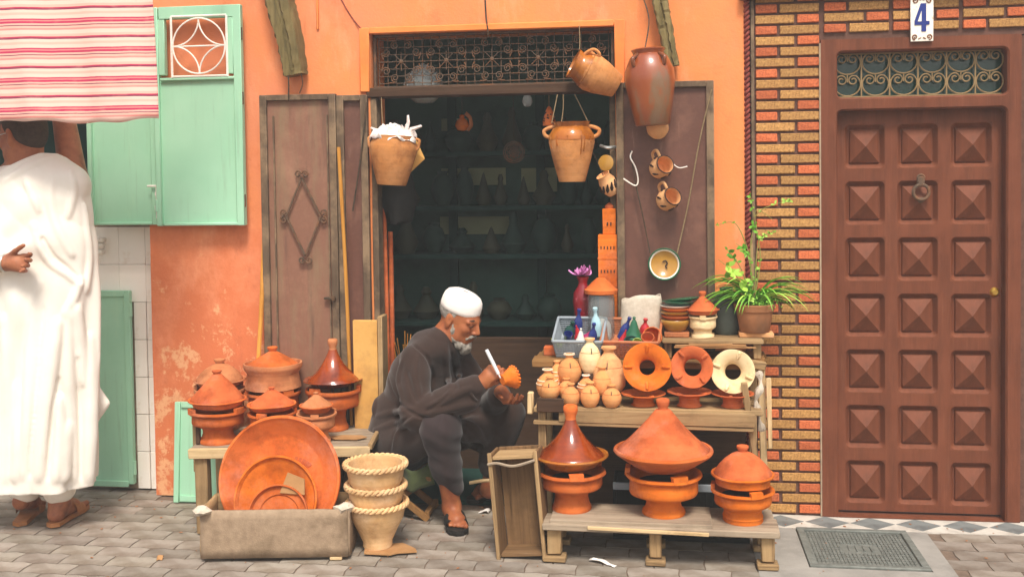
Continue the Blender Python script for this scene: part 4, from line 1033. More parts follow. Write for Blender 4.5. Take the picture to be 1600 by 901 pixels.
# legs and braces
for x_, yy, top in ((sx0_+.02, -.45, ZS-.025), (sx0_+.01, -.1, ZU-.022), (sx1_-.005, -.1, ZU-.022)):
    Mb().bar((x_, yy, 0), (x_+.005, yy, top), .034, .034, .004).wob(.003, 14, x_).build('leg', 'old_wood_Z', sl_)
Mb().bar(W(1180, 716, -.44), W(1163, 598, -.47), .026, .026, .003).wob(.003, 14, 3).build('brace', 'old_wood_Z', sl_)
Mb().bar(Vector((W(1180, 716, -.44).x, -.44, 0)), W(1180, 716, -.44), .026, .026, .003).build('leg', 'old_wood_Z', sl_)
Mb().bar(Vector((W(1196, 716, -.3).x, -.3, 0)), W(1190, 575, -.3), .028, .03, .003).wob(.005, 14, 4).build('leg', 'pale_wood_Z', sl_)
Mb().bar(W(1204, 700, -.34), W(1200, 590, -.34), .02, .018, .003).wob(.005, 14, 5).build('brace', 'pale_wood_Z', sl_)
Mb().bar(W(1172, 568, -.33), W(1196, 572, -.33), .035, .03, .003).wob(.004, 14, 6).build('block', 'old_wood_X', sl_)
rg = Mb().tube(smooth_path([W(1184, 580, -.38), W(1189, 600, -.4), W(1182, 625, -.4), W(1186, 650, -.4), W(1190, 672, -.38)], 5), [.012+.006*math.sin(i*1.1) for i in range(21)], 7).wob(.006, 30).build('rag_tie', 'sackcloth', sl_)
Mb().box(((sx0_+sx1_)/2, -.075, .37), (sx1_-sx0_-.06, .014, .7), ch=.002).build('back_or_shade_board', 'dark_wood_X', sl_)  # dark panel added to stand in for the shade under the shelves
# dark plastic crate under the stall
pc = thing('plastic_crate', 'dark slatted plastic crate in the shadow under the stall', 'crate', (.06, -.3, 0))
for k in range(22): 
    if k == 0: me = Mb().box((0, 0, .12), (.012, .01, .2)).mesh('slat', 'black_rubber', 0)
    link('slat', me, pc, (-.27+.0257*k, -.1, 0))
Mb().box((0, -.1, .23), (.58, .016, .03), ch=.002).build('rim', 'plastic_grey', pc); Mb().box((0, 0, .01), (.58, .22, .02)).build('base', 'black_rubber', pc); Mb().box((0, .1, .12), (.58, .012, .24)).build('rear_wall', 'black_rubber', pc)
for x_ in (-.286, .286): Mb().box((x_, 0, .12), (.01, .2, .24)).build('side_wall', 'black_rubber', pc)

# ---- clay money banks
def bank(px, row0, w_px, row1, y, mat, label, slot=True, stripe=False, lip=None, rot=0, belly=.42):
    q = W(px, row0, y); s = PX(q); z0 = q.z; h = W(px, row1, y).z-z0; r = w_px/2/s
    if abs(z0-ZS) < .014: z0 = ZS
    t = thing('clay_bank', label, 'money bank', (q.x, y, z0), (0, 0, R_(rot)), 'clay money banks on the stall')
    prof = [(0, .002), (r*.55, 0), (r*.62, .004), (r*.82, h*.14), (r*.97, h*(belly-.12)), (r, h*belly), (r*.93, h*(belly+.14)), (r*.7, h*.72), (r*.42, h*.82), (r*.3, h*.88), (r*.3, h*.92), (r*.46, h*.965), (r*.44, h), (r*.25, h*.995), (0, h*.97)]
    Mb().lathe(prof, 28).wob(.0012, 20, px).build('body', mat, t, 60)
    rad = lambda zz: np.interp(zz, [p[1] for p in prof[1:12]], [p[0] for p in prof[1:12]])
    if slot:
        zz = h*.66; Mb().box((0, -rad(zz)-.0, zz), (.0035, .006, h*.17), Matrix.Rotation(R_(-32), 4, 'X')).build('coin_slot', 'black_mark', t)
    if stripe:
        for fz in (.5, .62):
            zz = h*fz; Mb().tube([(math.cos(a*math.pi/14)*(rad(zz)+.0005), math.sin(a*math.pi/14)*(rad(zz)+.0005), zz) for a in range(28)], .003, 5, True).build('stripe', 'clay_stripe', t)
    else:
        zz = h*.6; Mb().tube([(math.cos(a*math.pi/14)*(rad(zz)), math.sin(a*math.pi/14)*(rad(zz)), zz) for a in range(28)], .0012, 4, True).build('groove', 'terracotta_red', t)
    if lip: Mb().lathe([(r*.4, h*.955), (r*.48, h*.968), (r*.46, h*1.004), (r*.3, h*1.003)], 20).build('lip', lip, t, 60)
    if z0 > ZS+.004: Mb().box((q.x, y, (z0+ZS)/2), (r*1.3, r*1.3, z0-ZS-.001), ch=.003).build('riser', 'dark_wood_X', sl_)
    return t
bank(922, 582, 35, 528, -.335, 'clay_cream', 'pale cream clay bank, tallest slim one, before the grey basket', rot=14, lip='terracotta_pale')
bank(952, 618, 52, 541, -.35, 'terracotta_pale', 'largest tall-necked clay bank with coin slot beside the orange funnel', rot=-5, belly=.34)
bank(890, 600, 38, 552, -.345, 'clay_bank', 'round clay bank with pale lip and grooved shoulder behind the little banks', rot=10, lip='clay_stripe')
bank(871, 606, 26, 563, -.33, 'clay_bank', 'pale striped clay bank mostly hidden behind the round bank', slot=False, stripe=True)
bank(856, 621, 36, 576, -.375, 'clay_bank', 'clay bank with white painted bands at the left end of the stall shelf', slot=False, stripe=True, lip='clay_stripe')
bank(942, 617, 33, 572, -.40, 'clay_bank', 'plain pale clay bank leaning before the largest tall-necked bank', slot=False)
bank(885, 622, 26, 590, -.40, 'clay_bank', 'little clay bank squeezed behind the front row of banks', slot=False)
bank(916, 622, 28, 585, -.40, 'clay_bank', 'small clay bank with white lip and white bands', slot=False, stripe=True, lip='glaze_white')
bank(860, 623, 31, 588, -.43, 'clay_bank', 'small round clay bank with coin slot behind the dark end block', rot=-4)
bank(892, 633, 29, 597, -.45, 'clay_bank', 'small squat clay bank with no slot above the glazed tagine tip', slot=False)
bank(922, 633, 31, 594, -.45, 'clay_bank', 'small clay bank with slanting slot in the front row, second from the funnels', rot=12)
bank(956, 633, 31, 598, -.45, 'clay_bank', 'small clay bank with upright slot next to the funnel braziers')
# ---- funnel-shaped braziers
def funnel(label, loc, R, mat, rot, tilted, hole=.33):
    t = thing('funnel_brazier', label, 'brazier', loc, rot, 'funnel braziers on the stall'); H = R*1.15
    o = [(R*.52, 0), (R*.56, .006), (R*.5, H*.12), (hole*R+.012, H*.3), (hole*R+.012, H*.62), (R*.6, H*.72), (R*.93, H*.92), (R, H*.95), (R*.99, H), (R*.94, H*1.0), (R*.62, H*.86), (hole*R+.004, H*.74), (hole*R, H*.6), (hole*R, H*.3), (R*.44, .01), (R*.52, 0)]
    Mb().lathe(o, 44).wob(.0016, 18, R*99).build('funnel', mat, t, 50)
    for k in range(4):
        a = R_(20+90*k); p0 = Vector((R*.6*math.cos(a), R*.6*math.sin(a), H*.875)); p1 = Vector((R*.93*math.cos(a), R*.93*math.sin(a), H*1.03))
        Mb().bar(p0, p1, .012, .014, .004).wob(.001, 30, k).build('pot_rest', mat, t)
    return t
def facing(px, row, y, R, tilt, label, mat, yaw=0, hole=.33, spin=0):
    q = W(px, row, y); ax = Vector((math.sin(R_(yaw)), -math.cos(R_(tilt)), math.sin(R_(tilt)))).normalized()
    rot = (ax.to_track_quat('Z', 'Y') @ Matrix.Rotation(R_(spin), 3, 'Z').to_quaternion()).to_euler()
    return funnel(label, q-ax*(R*1.1), R, mat, rot, True, hole)
facing(1011, 573, -.44, 37/357, 12, 'bright orange funnel brazier turned to show its round hole', 'terracotta_bright', 0, .32, 70)
facing(1081, 573, -.44, 32/357, 12, 'dull red funnel brazier turned mouth-out between two others', 'terracotta_red', -6, .42, 20)
facing(1145, 580, -.44, 33/357, 12, 'cream-coloured funnel brazier turned mouth-out', 'clay_cream', -4, .36, 50)
def upfun(px, row, y, w_px, label, mat, rot):
    q = W(px, row, y); s = PX(q); R = w_px/2/s; H = R*1.15; t = funnel(label, (q.x, y, ZS), R, mat, (0, 0, R_(rot)), False)
    t.scale = (1, 1, (q.z-ZS)/H)
upfun(1005, 613, -.40, 70, 'terracotta funnel brazier standing upright below the bright orange one', 'terracotta', 10)
upfun(1077, 610, -.40, 70, 'terracotta funnel brazier standing upright below the dull red one', 'terracotta_red', 35)
upfun(1145, 613, -.40, 66, 'terracotta funnel brazier standing upright below the cream one', 'terracotta_red', 60)

# ---- baskets
def basket(label, px0, px1, mat, y0, depth, ht, tilt, yaw=0):
    p = G((px0+px1)/2, 553, ZU+.004); s = PX(p); w_ = (px1-px0)/s; w0 = w_*.9
    t = thing('plastic_basket', label, 'basket', (p.x, y0, ZU+.002), (R_(tilt), 0, R_(yaw)))
    Mb().box((0, depth*.5, .003), (w0, depth*.92, .006)).build('base', mat, t)
    for side in range(4):
        b = Mb(); n1 = 9
        def P(u, v):
            fw = w0/2+(w_/2-w0/2)*v; yd0 = depth*.04*(1-v); yd1 = depth-depth*.04*(1-v)
            if side == 0: return Vector((-fw+2*fw*u, yd0, ht*v))
            if side == 1: return Vector((-fw+2*fw*u, yd1, ht*v))
            if side == 2: return Vector((-fw, yd0+(yd1-yd0)*u, ht*v))
            return Vector((fw, yd0+(yd1-yd0)*u, ht*v))
        for k in range(n1): b.tube([P(0, k/n1), P(1, k/n1)], .0034, 5)
        nvb = 16 if side < 2 else 12
        for k in range(nvb+1): b.tube([P(k/nvb, 0), P(k/nvb, 1)], .0024, 5)
        b.build('lattice_wall', mat, t)
    rim = [(-w_/2, 0, ht), (w_/2, 0, ht), (w_/2, depth, ht), (-w_/2, depth, ht)]
    b = Mb()
    for i in range(4): b.tube([rim[i], rim[(i+1) % 4]], .0065, 8)
    b.build('rim', mat, t); return t, w_
yB = -.285
gb, gw_ = basket('grey plastic lattice basket tipped forward, filled with little painted bottles', 868, 944, 'plastic_grey', yB, .2, .085, 24, -3)
bb_, bw_ = basket('brown plastic lattice basket tipped forward, filled with little glazed pots', 942, 1030, 'plastic_brown', yB-.01, .2, .085, 23, -5)
Mb().box((W(865, 545, -.22).x, -.2, ZU+.02), (.09, .05, .04), ch=.003).build('prop_brick', 'terracotta_red', sl_)
Mb().box(((W(905, 545, -.16).x), -.12, ZU+.03), (.16, .05, .058), ch=.003).build('prop_block', 'brown_wood_X', sl_)
Mb().box(((W(985, 545, -.16).x), -.12, ZU+.03), (.18, .05, .058), ch=.003).build('prop_block', 'brown_wood_X', sl_)
def inbk(par, u, v, z=.032):
    M = Matrix.Translation(par.location) @ par.rotation_euler.to_matrix().to_4x4(); return M @ Vector((u, v, z))
BOT = [(0, 0), (1, 0), (1, .05), (.95, .45), (.7, .6), (.35, .72), (.3, .86), (.45, .92), (.42, 1), (0, 1)]
CON = [(0, 0), (.8, 0), (1, .12), (1.0, .2), (.9, .24), (.55, .5), (.28, .8), (.12, .9), (.2, .96), (.12, 1), (0, 1)]
CUP = [(0, 0), (.6, 0), (.85, .3), (1, 1), (.92, 1), (.75, .3), (0, .12)]
def mini(par, u, v, r, h, prof, mat, name, label, cat, lean=(0, 0)):
    p = inbk(par, u, v)
    o = Mb().lathe([(a*r*1.22, c*h*1.2) for a, c in prof], 20).build(name, mat, None, 50, loc=p, rot=(par.rotation_euler.x*.6+R_(lean[0]), R_(lean[1]), 0)); return tag(o, label, cat)
mini(gb, -.02, .15, .018, .1, BOT, 'glaze_blue', 'small_bottle', 'dark blue little bottle at the back of the grey basket', 'bottle', (0, 6))
mini(gb, .07, .14, .02, .11, BOT, 'glaze_sky', 'small_bottle', 'pale sky-blue little bottle standing in the grey basket', 'bottle', (0, -2))
mini(gb, .055, .07, .017, .085, BOT, 'glaze_blue', 'small_bottle', 'deep blue little bottle before the sky-blue one', 'bottle', (6, 8))
mini(gb, -.005, .1, .018, .06, CON, 'glaze_red', 'tiny_tagine', 'tiny red tagine in the middle of the grey basket', 'tagine', (4, -10))
mini(gb, .005, .05, .022, .07, CON, 'glaze_white', 'tiny_tagine', 'tiny whitish cone tagine at the front of the grey basket', 'tagine', (0, 4))
mini(gb, -.055, .06, .016, .055, CUP, 'glaze_blue', 'tiny_cup', 'tiny blue cup low in the grey basket', 'cup', (20, 10))
mini(gb, -.085, .035, .02, .05, CON, 'glaze_lime', 'tiny_tagine', 'tiny lime green tagine in the corner of the grey basket', 'tagine', (10, -40))
mini(gb, .03, .1, .02, .05, CON, 'glaze_magenta', 'tiny_tagine', 'tiny magenta tagine among the bottles of the grey basket', 'tagine', (0, 30))
mini(gb, -.06, .13, .02, .06, BOT, 'room_dark', 'small_bottle', 'dark squat bottle at the back left of the grey basket', 'bottle', (0, 20))
mini(bb_, .005, .1, .034, .095, CON, 'glaze_green', 'tiny_tagine', 'bottle green glazed little tagine in the brown basket', 'tagine', (0, 3))
mini(bb_, .085, .12, .036, .06, CUP, 'terracotta', 'tiny_cup', 'terracotta cup lying on its side in the brown basket', 'cup', (60, 10))
mini(bb_, .05, .14, .02, .07, BOT, 'glaze_red', 'small_bottle', 'small reddish bottle at the back of the brown basket', 'bottle', (0, 5))
mini(bb_, .07, .05, .024, .055, CUP, 'terracotta_red', 'tiny_cup', 'small brick red cup at the front of the brown basket', 'cup', (25, 5))
mini(bb_, -.05, .12, .018, .09, BOT, 'glaze_blue', 'small_bottle', 'dark blue little bottle leaning in the brown basket', 'bottle', (0, 22))
mini(bb_, -.085, .04, .022, .06, CON, 'glaze_red', 'tiny_tagine', 'tiny bright red tagine at the left of the brown basket', 'tagine', (20, -50))
mini(bb_, -.045, .07, .016, .06, CON, 'glaze_red', 'tiny_tagine', 'tiny red cone leaning on the blue bottle in the brown basket', 'tagine', (0, 18))
mini(bb_, -.035, .035, .02, .05, CON, 'glaze_blue', 'tiny_tagine', 'tiny violet-blue tagine at the front of the brown basket', 'tagine', (10, 60))
mini(bb_, .03, .04, .018, .045, CUP, 'glaze_lime', 'tiny_cup', 'tiny lime green cup at the front of the brown basket', 'cup', (40, 0))
mini(bb_, .0, .045, .03, .03, CUP, 'room_dark', 'tiny_cup', 'dark little bowl at the front of the brown basket', 'cup', (25, 10))

# ---- things on the upper shelf behind the baskets
tp = W(951, 480, -.04)
tt = thing('minaret_model', 'orange clay minaret tower model at the right edge of the doorway', 'model', (tp.x-.002, -.0, ZU))
zt_ = W(951, 366, 0).z-ZU; zt2 = W(951, 326, 0).z-ZU
Mb().box((0, 0, zt_/2), (.088, .088, zt_), ch=.002).build('shaft', 'terracotta_bright', tt); Mb().box((.008, 0, (zt_+zt2)/2+.001), (.062, .062, zt2-zt_), ch=.002).build('upper_shaft', 'terracotta_bright', tt)
for zz in (zt_-.11, zt_-.24): Mb().box((0, 0, zz), (.093, .093, .006)).build('ledge', 'terracotta_bright', tt)
Mb().lathe([(.02, 0), (.022, .012), (.012, .022), (0, .03)], 14).build('finial', 'terracotta_red', tt, loc=(.008, 0, zt2))
for zz in (zt_-.06, zt_-.17):
    for x_ in (-.03, -.015, .0, .015, .03):
        Mb().box((x_, -.044, zz), (.005, .006, .014)).build('window_slot', 'black_mark', tt)
for x_ in (-.0, .016): Mb().box((x_, -.031, zt_+.05), (.006, .006, .016)).build('window_slot', 'black_mark', tt)
vp_ = W(911, 470, -.05); s = PX(vp_)
vz = W(911, 432, -.05).z-ZU
vt = thing('red_vase', 'dark red speckled vase holding pink paper flowers at the doorway', 'vase', (vp_.x, -.05, ZU))
Mb().lathe([(0, 0), (.035, 0), (.036, .01), (.028, vz*.2), (.036, vz*.4), (.048, vz*.66), (.044, vz*.78), (.022, vz*.88), (.02, vz*.93), (.03, vz), (.024, vz), (.012, vz*.9), (0, vz*.85)], 28).build('body', 'red_lacquer', vt)
ft_ = thing('flower_bunch', 'bunch of pink lotus-like paper flowers in the red vase', 'flowers', (vp_.x, -.05, ZU+vz-.01)); rr = random.Random(4)
for k in range(26):
    a = rr.uniform(0, 6.28); el = rr.uniform(.2, 1.2); L = rr.uniform(.03, .055); d_ = Vector((math.cos(a)*math.cos(el), math.sin(a)*math.cos(el), math.sin(el)))
    b = Mb(); side = d_.cross(Vector((0, 0, 1))).normalized(); up = side.cross(d_)
    b.grid(lambda u, v: tuple(d_*(v*L)+side*((u-.5)*.026*math.sin(math.pi*min(1, v*.85+.12)))+up*(.012*(v*v)-.008*(4*(u-.5)**2-.5)*v)+Vector((0, 0, .01))), 4, 5)
    b.build('petal', 'pink_petal', ft_, 60, loc=(math.cos(a)*.006+(.014 if k % 2 else -.014), math.sin(a)*.006, .004))
gp = W(939, 470, -.12); gzt = W(939, 459, -.12).z-ZU
gj = thing('glass_jar', 'clear glass jar covered by a terracotta cone lid on the stall', 'jar', (gp.x, -.12, ZU))
Mb().lathe([(0, .004), (.058, .004), (.062, .012), (.062, gzt-.02), (.056, gzt), (.053, gzt), (.058, gzt-.02), (.058, .014), (0, .01)], 32).build('glass', 'clear_glass', gj)
Mb().lathe([(0, 0), (.05, 0), (.05, gzt*.45), (.03, gzt*.55), (0, gzt*.58)], 20).wob(.008, 40).build('contents', 'paper_white', gj, loc=(0, 0, .012))
Mb().lathe([(.066, 0), (.076, .004), (.078, .02), (.068, .026), (.04, .055), (.018, .074), (.0, .076)], 32).build('lid', 'terracotta', gj, loc=(0, 0, gzt))
# sack
sp = W(1003, 480, -.09)
def sack(u, v):
    a = u*2*math.pi; zt0_ = W(1003, 464, -.12).z-ZU+.014*math.cos(a+.6)+.006*math.sin(3*a)
    rx = .085*(1+.12*math.sin(math.pi*v))*(1+.04*math.sin(3*a+4*v)); ry = .045*(1+.25*math.sin(math.pi*v))
    return (rx*math.copysign(abs(math.cos(a))**.7, math.cos(a)), ry*math.copysign(abs(math.sin(a))**.8, math.sin(a))+.006*noise.noise(Vector((math.cos(a)*2, v*4, 1))), zt0_*v)
so_ = Mb().grid(sack, 40, 14).build('cloth_sack', 'sackcloth', ang=60, loc=(sp.x, -.115, ZU)); so_.modifiers.new('t', 'SOLIDIFY').thickness = -.004
tag(so_, 'open off-white cloth sack standing behind the brown basket', 'sack')

# ---- top shelf: bowls, small brazier set, plant pot
bx = W(1057, 500, -.17); s = PX(bx)
zbw = W(1057, 516, -.2).z
b0 = Mb().box((bx.x, -.18, ZT+.012), (.11, .1, .022), ch=.003).build('clay_tile', 'terracotta_dusty'); tag(b0, 'flat clay tile under the stacked glazed bowls', 'tile')
z = ZT+.024
for k, (mat, r0, r1, h_, lab) in enumerate((('glaze_mustard', .045, .066, .052, 'deep mustard and green glazed bowl at the bottom of the stack'), ('terracotta_red', .05, .067, .02, 'brick red rimmed bowl second in the stack'), ('glaze_mustard', .05, .067, .02, 'yellow-brown banded bowl third in the stack'), ('terracotta', .05, .067, .018, 'terracotta bowl fourth in the stack'), ('glaze_white', .05, .068, .014, 'white rimmed bowl near the top of the stack'))):
    tag(Mb().lathe([(0, 0), (r0*.8, 0), (r0, .004), (r1*.97, h_*.7), (r1, h_*.95), (r1*.97, h_), (r1*.9, h_*.9), (0, h_*.4)], 34).build('glazed_bowl', mat, None, 50, loc=(bx.x-.004+.003*(k % 2), -.18, z)), lab, 'bowl', 'bowls stacked on the stall')
    z += h_-.002
for k, (dx, tl, lab) in enumerate(((.008, 3, 'dark green glazed plate on top of the bowl stack'), (.03, -6, 'second green plate slid sideways off the bowl stack'))):
    tag(Mb().lathe([(0, 0), (.045, 0), (.066, .008), (.078, .014), (.074, .016), (.05, .008), (0, .005)], 34).build('green_plate', 'glaze_green', None, 50, loc=(bx.x+dx, -.175, z+.002+.014*k), rot=(R_(-4), R_(tl), 0)), lab, 'plate')
cp = W(1098, 505, -.2); s = PX(cp); rz_ = W(1098, 493, -.2).z-ZT
brazier('cream clay brazier on the top shelf under a small terracotta lid', (cp.x, -.2, ZT), 36/s, 28/s, 44/s, rz_, 'clay_cream', group=None, stem=.42, rot=-15, prong=.012)
tagine('small terracotta tagine with wide cone lid on the cream brazier', (cp.x, -.2, ZT+rz_+.008), 52/s, .022, 48/s, W(1098, 455, -.2).z-ZT-rz_-.026, 'terracotta_red', shape='flat', knob=(.034, .024), dish_base=.85)
pp = W(1179, 500, -.17); s = PX(pp)
tag(Mb().box((pp.x+.005, -.17, ZT+.011), (.15, .09, .02), ch=.003).build('clay_brick', 'terracotta_pale'), 'flat pale brick under the potted plant', 'brick')
pz = ZT+.022; ph_ = W(1179, 474, -.17).z-pz
fp = thing('flower_pot', 'plain terracotta flower pot holding a spider plant on the top shelf', 'pot', (pp.x, -.17, pz))
Mb().lathe([(0, 0), (.062, 0), (.066, .004), (.08, ph_*.74), (.086, ph_*.76), (.092, ph_*.98), (.09, ph_), (.078, ph_), (.074, ph_*.8), (0, ph_*.78)], 40).wob(.0015, 12).build('pot', 'old_pot', fp, 40)
Mb().lathe([(.08, ph_*.86), (.04, ph_*.9), (0, ph_*.92)], 20).build('soil', 'soil', fp)
tag(Mb().lathe([(0, 0), (.05, 0), (.062, .02), (.066, .12), (.05, .17), (.03, .19), (.03, .21), (0, .21)], 24).build('dark_jar', 'grey_jar', None, loc=(W(1135, 500, -.1).x, -.1, ZT)), 'dark grey-green jar behind the spider plant pot', 'jar')
pl = thing('spider_plant', 'green spider plant with arching strap leaves and wiry twigs', 'plant', (pp.x, -.17, pz+ph_*.9)); rr = random.Random(8)
for k in range(96):
    a = rr.uniform(0, 2*math.pi) if k > 34 else rr.choice((0, math.pi))+rr.uniform(-.6, .6)
    L = rr.uniform(.16, .33); up0 = rr.uniform(.55, 1.4); wd = rr.uniform(.011, .018); d_ = Vector((math.cos(a), math.sin(a)*.55, 0))
    if math.sin(a) > .2: L *= .75
    side = Vector((-d_.y, d_.x, 0)).normalized(); b = Mb()
    def lf_(u, v):
        ang_ = up0-v*(1.3+up0*.6); p = Vector((0, 0, 0)); n2 = 10
        for i in range(int(v*n2)): aa = up0-(i/n2)*(1.3+up0*.6); p += (d_*math.cos(aa)+Vector((0, 0, math.sin(aa))))*L/n2
        wv_ = wd*(.5+.5*min(1, v*5))*(1-v**2.5)
        return tuple(p+side*(u-.5)*2*wv_*.5+Vector((0, 0, abs(u-.5)*wv_*.8)))
    b.grid(lf_, 3, 11); b.build('leaf', 'leaf' if rr.random() < .7 else 'leaf_light', pl, 60, loc=(d_.x*.015, d_.y*.015, 0))
# bushy small foliage, twigs with leaflets, tall cane
st_g = Mb(); 
for k in range(420):
    p = Vector((rr.gauss(.03, .035), rr.gauss(-.02, .03), abs(rr.gauss(.02, .025))-.0)); q = rr.uniform(.006, .012); d_ = Vector((rr.gauss(0, 1), rr.gauss(-.6, 1), rr.gauss(.4, 1))).normalized(); sd_ = d_.orthogonal().normalized()*q*.4
    st_g.add([p, p+d_*q*.5+sd_, p+d_*q, p+d_*q*.5-sd_], [(0, 1, 2, 3)])
lo_ = st_g.build('small_leaves', 'leaf', pl, 0, recalc=False); lo_['kind'] = 'stuff'
origin = Vector((pp.x, -.17, pz+ph_*.9))
def twig(pts, nleaf, size, mat='leaf_light', seed=0):
    r2 = random.Random(seed); P = smooth_path([Vector(p)-origin for p in pts], 8)
    Mb().tube(P, [.003*(1-.7*i/len(P)) for i in range(len(P))], 5).build('twig', 'stem', pl)
    b = Mb()
    for k in range(nleaf):
        p = P[int(len(P)*(.25+.75*r2.random()))-1]
        for m in range(3):
            d_ = Vector((r2.gauss(0, 1), r2.gauss(-.4, .7), r2.gauss(.15, .7))).normalized(); L = size*r2.uniform(.6, 1.2); sd_ = d_.cross(Vector((.1, -1, .2))).normalized()*L*.22
            b.add([p, p+d_*L*.4+sd_, p+d_*L*.75+sd_*.8, p+d_*L, p+d_*L*.75-sd_*.8, p+d_*L*.4-sd_], [(0, 1, 2, 3, 4, 5)])
    if nleaf: b.build('leaflets', mat, pl, 0, recalc=False)['kind'] = 'stuff'
twig([W(1178, 478, -.17), W(1172, 400, -.16), W(1178, 340, -.14), W(1172, 303, -.13)], 9, .025, 'leaf', 1)
twig([W(1172, 400, -.16), W(1150, 350, -.15), W(1118, 352, -.15)], 5, .012, 'leaf', 2)
twig([W(1178, 340, -.14), W(1195, 325, -.14), W(1236, 312, -.14)], 6, .02, 'leaf_light', 3)
twig([W(1176, 478, -.19), W(1150, 430, -.2), W(1122, 405, -.2)], 9, .055, 'leaf_light', 4)
twig([W(1176, 478, -.19), W(1158, 420, -.2), W(1132, 385, -.2)], 7, .035, 'leaf', 5)
twig([W(1180, 460, -.17), W(1168, 400, -.16), W(1150, 380, -.15)], 8, .03, 'leaf', 9)
twig([W(1180, 460, -.17), W(1185, 380, -.16), W(1210, 362, -.15)], 8, .018, 'leaf_light', 6)
twig([W(1180, 460, -.17), W(1188, 400, -.16), W(1180, 330, -.15), W(1210, 345, -.15)], 5, .014, 'leaf', 7)
Mb().bar(W(1178, 480, -.15)-origin, W(1174, 372, -.12)-origin, .011, .006, .001).build('cane', 'old_wood_Z', pl)

# ================================================================== left table with tagines
ZL = .392
A_, B_ = G(297, 703, ZL), G(577, 690, ZL)
A_.y = -.555; B_.y = -.44
ta = thing('tagine_table', 'rough wooden table crowded with tagines against the orange wall', 'table', (0, 0, 0))
ux_ = (B_-A_); ux_.z = 0; tl = W(577, 690, -.44).x-W(297, 703, -.555).x
A_ = Vector((W(297, 703, -.555).x, -.555, 0)); B_ = Vector((W(577, 690, -.44).x, -.44, 0)); u_ = (B_-A_).normalized(); v_ = Vector((-u_.y, u_.x, 0)); L_ = (B_-A_).length
rotz = math.atan2(u_.y, u_.x)
for k in range(4):
    c = A_+u_*(L_/2)+v_*(.055+.1*k); Mb().box((0, 0, 0), (L_, .096, .02), ch=.003).wob(.002, 7, k).build('board', 'grey_wood_X', ta, loc=(c.x, c.y, ZL-.011), rot=(0, 0, rotz))
c = A_+u_*(L_/2)+v_*(-.0); Mb().box((0, 0, 0), (L_+.01, .022, .045), ch=.004).wob(.004, 14, 7).build('front_rail', 'pale_wood_X', ta, loc=(c.x, c.y-.002, ZL-.026), rot=(0, 0, rotz))
c = B_+v_*.2; Mb().box((0, 0, 0), (.42, .02, .03), ch=.004).wob(.004, 14, 9).build('side_rail', 'old_wood_X', ta, loc=(c.x+.006, c.y, ZL-.004), rot=(0, 0, rotz+math.pi/2))
for a_, c_ in ((.05, .03), (L_-.05, .03), (.05, .36), (L_-.05, .36)):
    p = A_+u_*a_+v_*c_; Mb().bar((p.x, p.y, 0), (p.x-.006, p.y, ZL-.024), .06, .05, .005).wob(.004, 10, a_).build('leg', 'old_wood_Z', ta)
Mb().bar(A_+u_*.02+v_*.06+Vector((0, 0, ZL)), A_+u_*.01+v_*.1+Vector((0, 0, ZL+.13)), .02, .016, .003).build('stub', 'dark_wood_Z', ta)
Mb().bar(A_+u_*-.012+v_*.12+Vector((0, 0, ZL-.14)), A_+u_*-.02+v_*.14+Vector((0, 0, ZL+.15)), .018, .016, .003).build('stub', 'old_wood_Z', ta)
cdp_ = A_+u_*(L_-.13)+v_*.1; tag(Mb().prism([(-.09, 0), (-.02, -.03), (.07, -.025), (.1, .01), (.06, .05), (-.04, .045)], 0, .004, Matrix.Rotation(R_(90), 4, 'X')).build('cardboard_scrap', 'cardboard', None, 0, loc=(cdp_.x, cdp_.y+.03, ZL+.006), rot=(0, 0, .1)), 'torn flat cardboard scrap on the table corner', 'scrap')
stack(345, -.2, ZL, 606, (56, 44, 76), (80, 592), (72, 560), ('terracotta_dusty', 'terracotta_dusty'), ('dusty clay brazier hidden behind the front tagine at the green panel', 'dusty domed tagine with ring knob behind the front tagine by the green panel'), .5, 20, .02, shape='dome', knob=(.055, .022), dbase=.8)
# tall casserole
stack(428, -.17, ZL, 610, (56, 44, 82), (92, 566), (84, 541), ('terracotta', 'terracotta', 'terracotta_dusty'), ('clay brazier under the tall straight-sided casserole', 'tall straight-sided terracotta casserole with low cone lid on the table'), .5, 40, .02, shape='flat', knob=(.05, .022), dbase=.95)
stack(341, -.43, ZL, 639, (60, 46, 84), (90, 622), (82, 578), ('terracotta', 'terracotta_red', 'terracotta'), ('wide-footed clay brazier on the table corner beside the leaning dishes', 'matt terracotta tagine on the table corner above the leaning dishes'), .55, 60, .02, shape='flat', knob=(.045, .016), dbase=.82)
stack(522, -.15, ZL, 606, (46, 36, 84), (93, 592), (80, 529), ('terracotta', 'glaze_brown', 'glaze_brown'), ('slender-stemmed brazier under the shiny tagine beside the yellow board', 'shiny red-brown glazed tagine with pale tip on the left table'), .55, 80, .022, shape='bell', knob=(.048, .05), kmat='terracotta_dusty')
stack(426, -.42, ZL, 643, (50, 42, 72), (76, 630), (68, 604), ('terracotta', 'terracotta_red', 'terracotta'), ('small clay brazier directly behind the largest leaning dish', 'low terracotta tagine directly behind the largest leaning dish'), .5, 100, .016, shape='flat', knob=(.03, .012), dbase=.8)
stack(495, -.40, ZL, 645, (44, 36, 60), (54, 632), (49, 612), ('terracotta_dusty', 'terracotta_dusty', 'terracotta'), ('smallest pale clay brazier on the table above the dish edge', 'smallest tagine on the left table with a pointed dusty lid'), .5, 120, .014, shape='flat', knob=(.022, .012), dbase=.8)

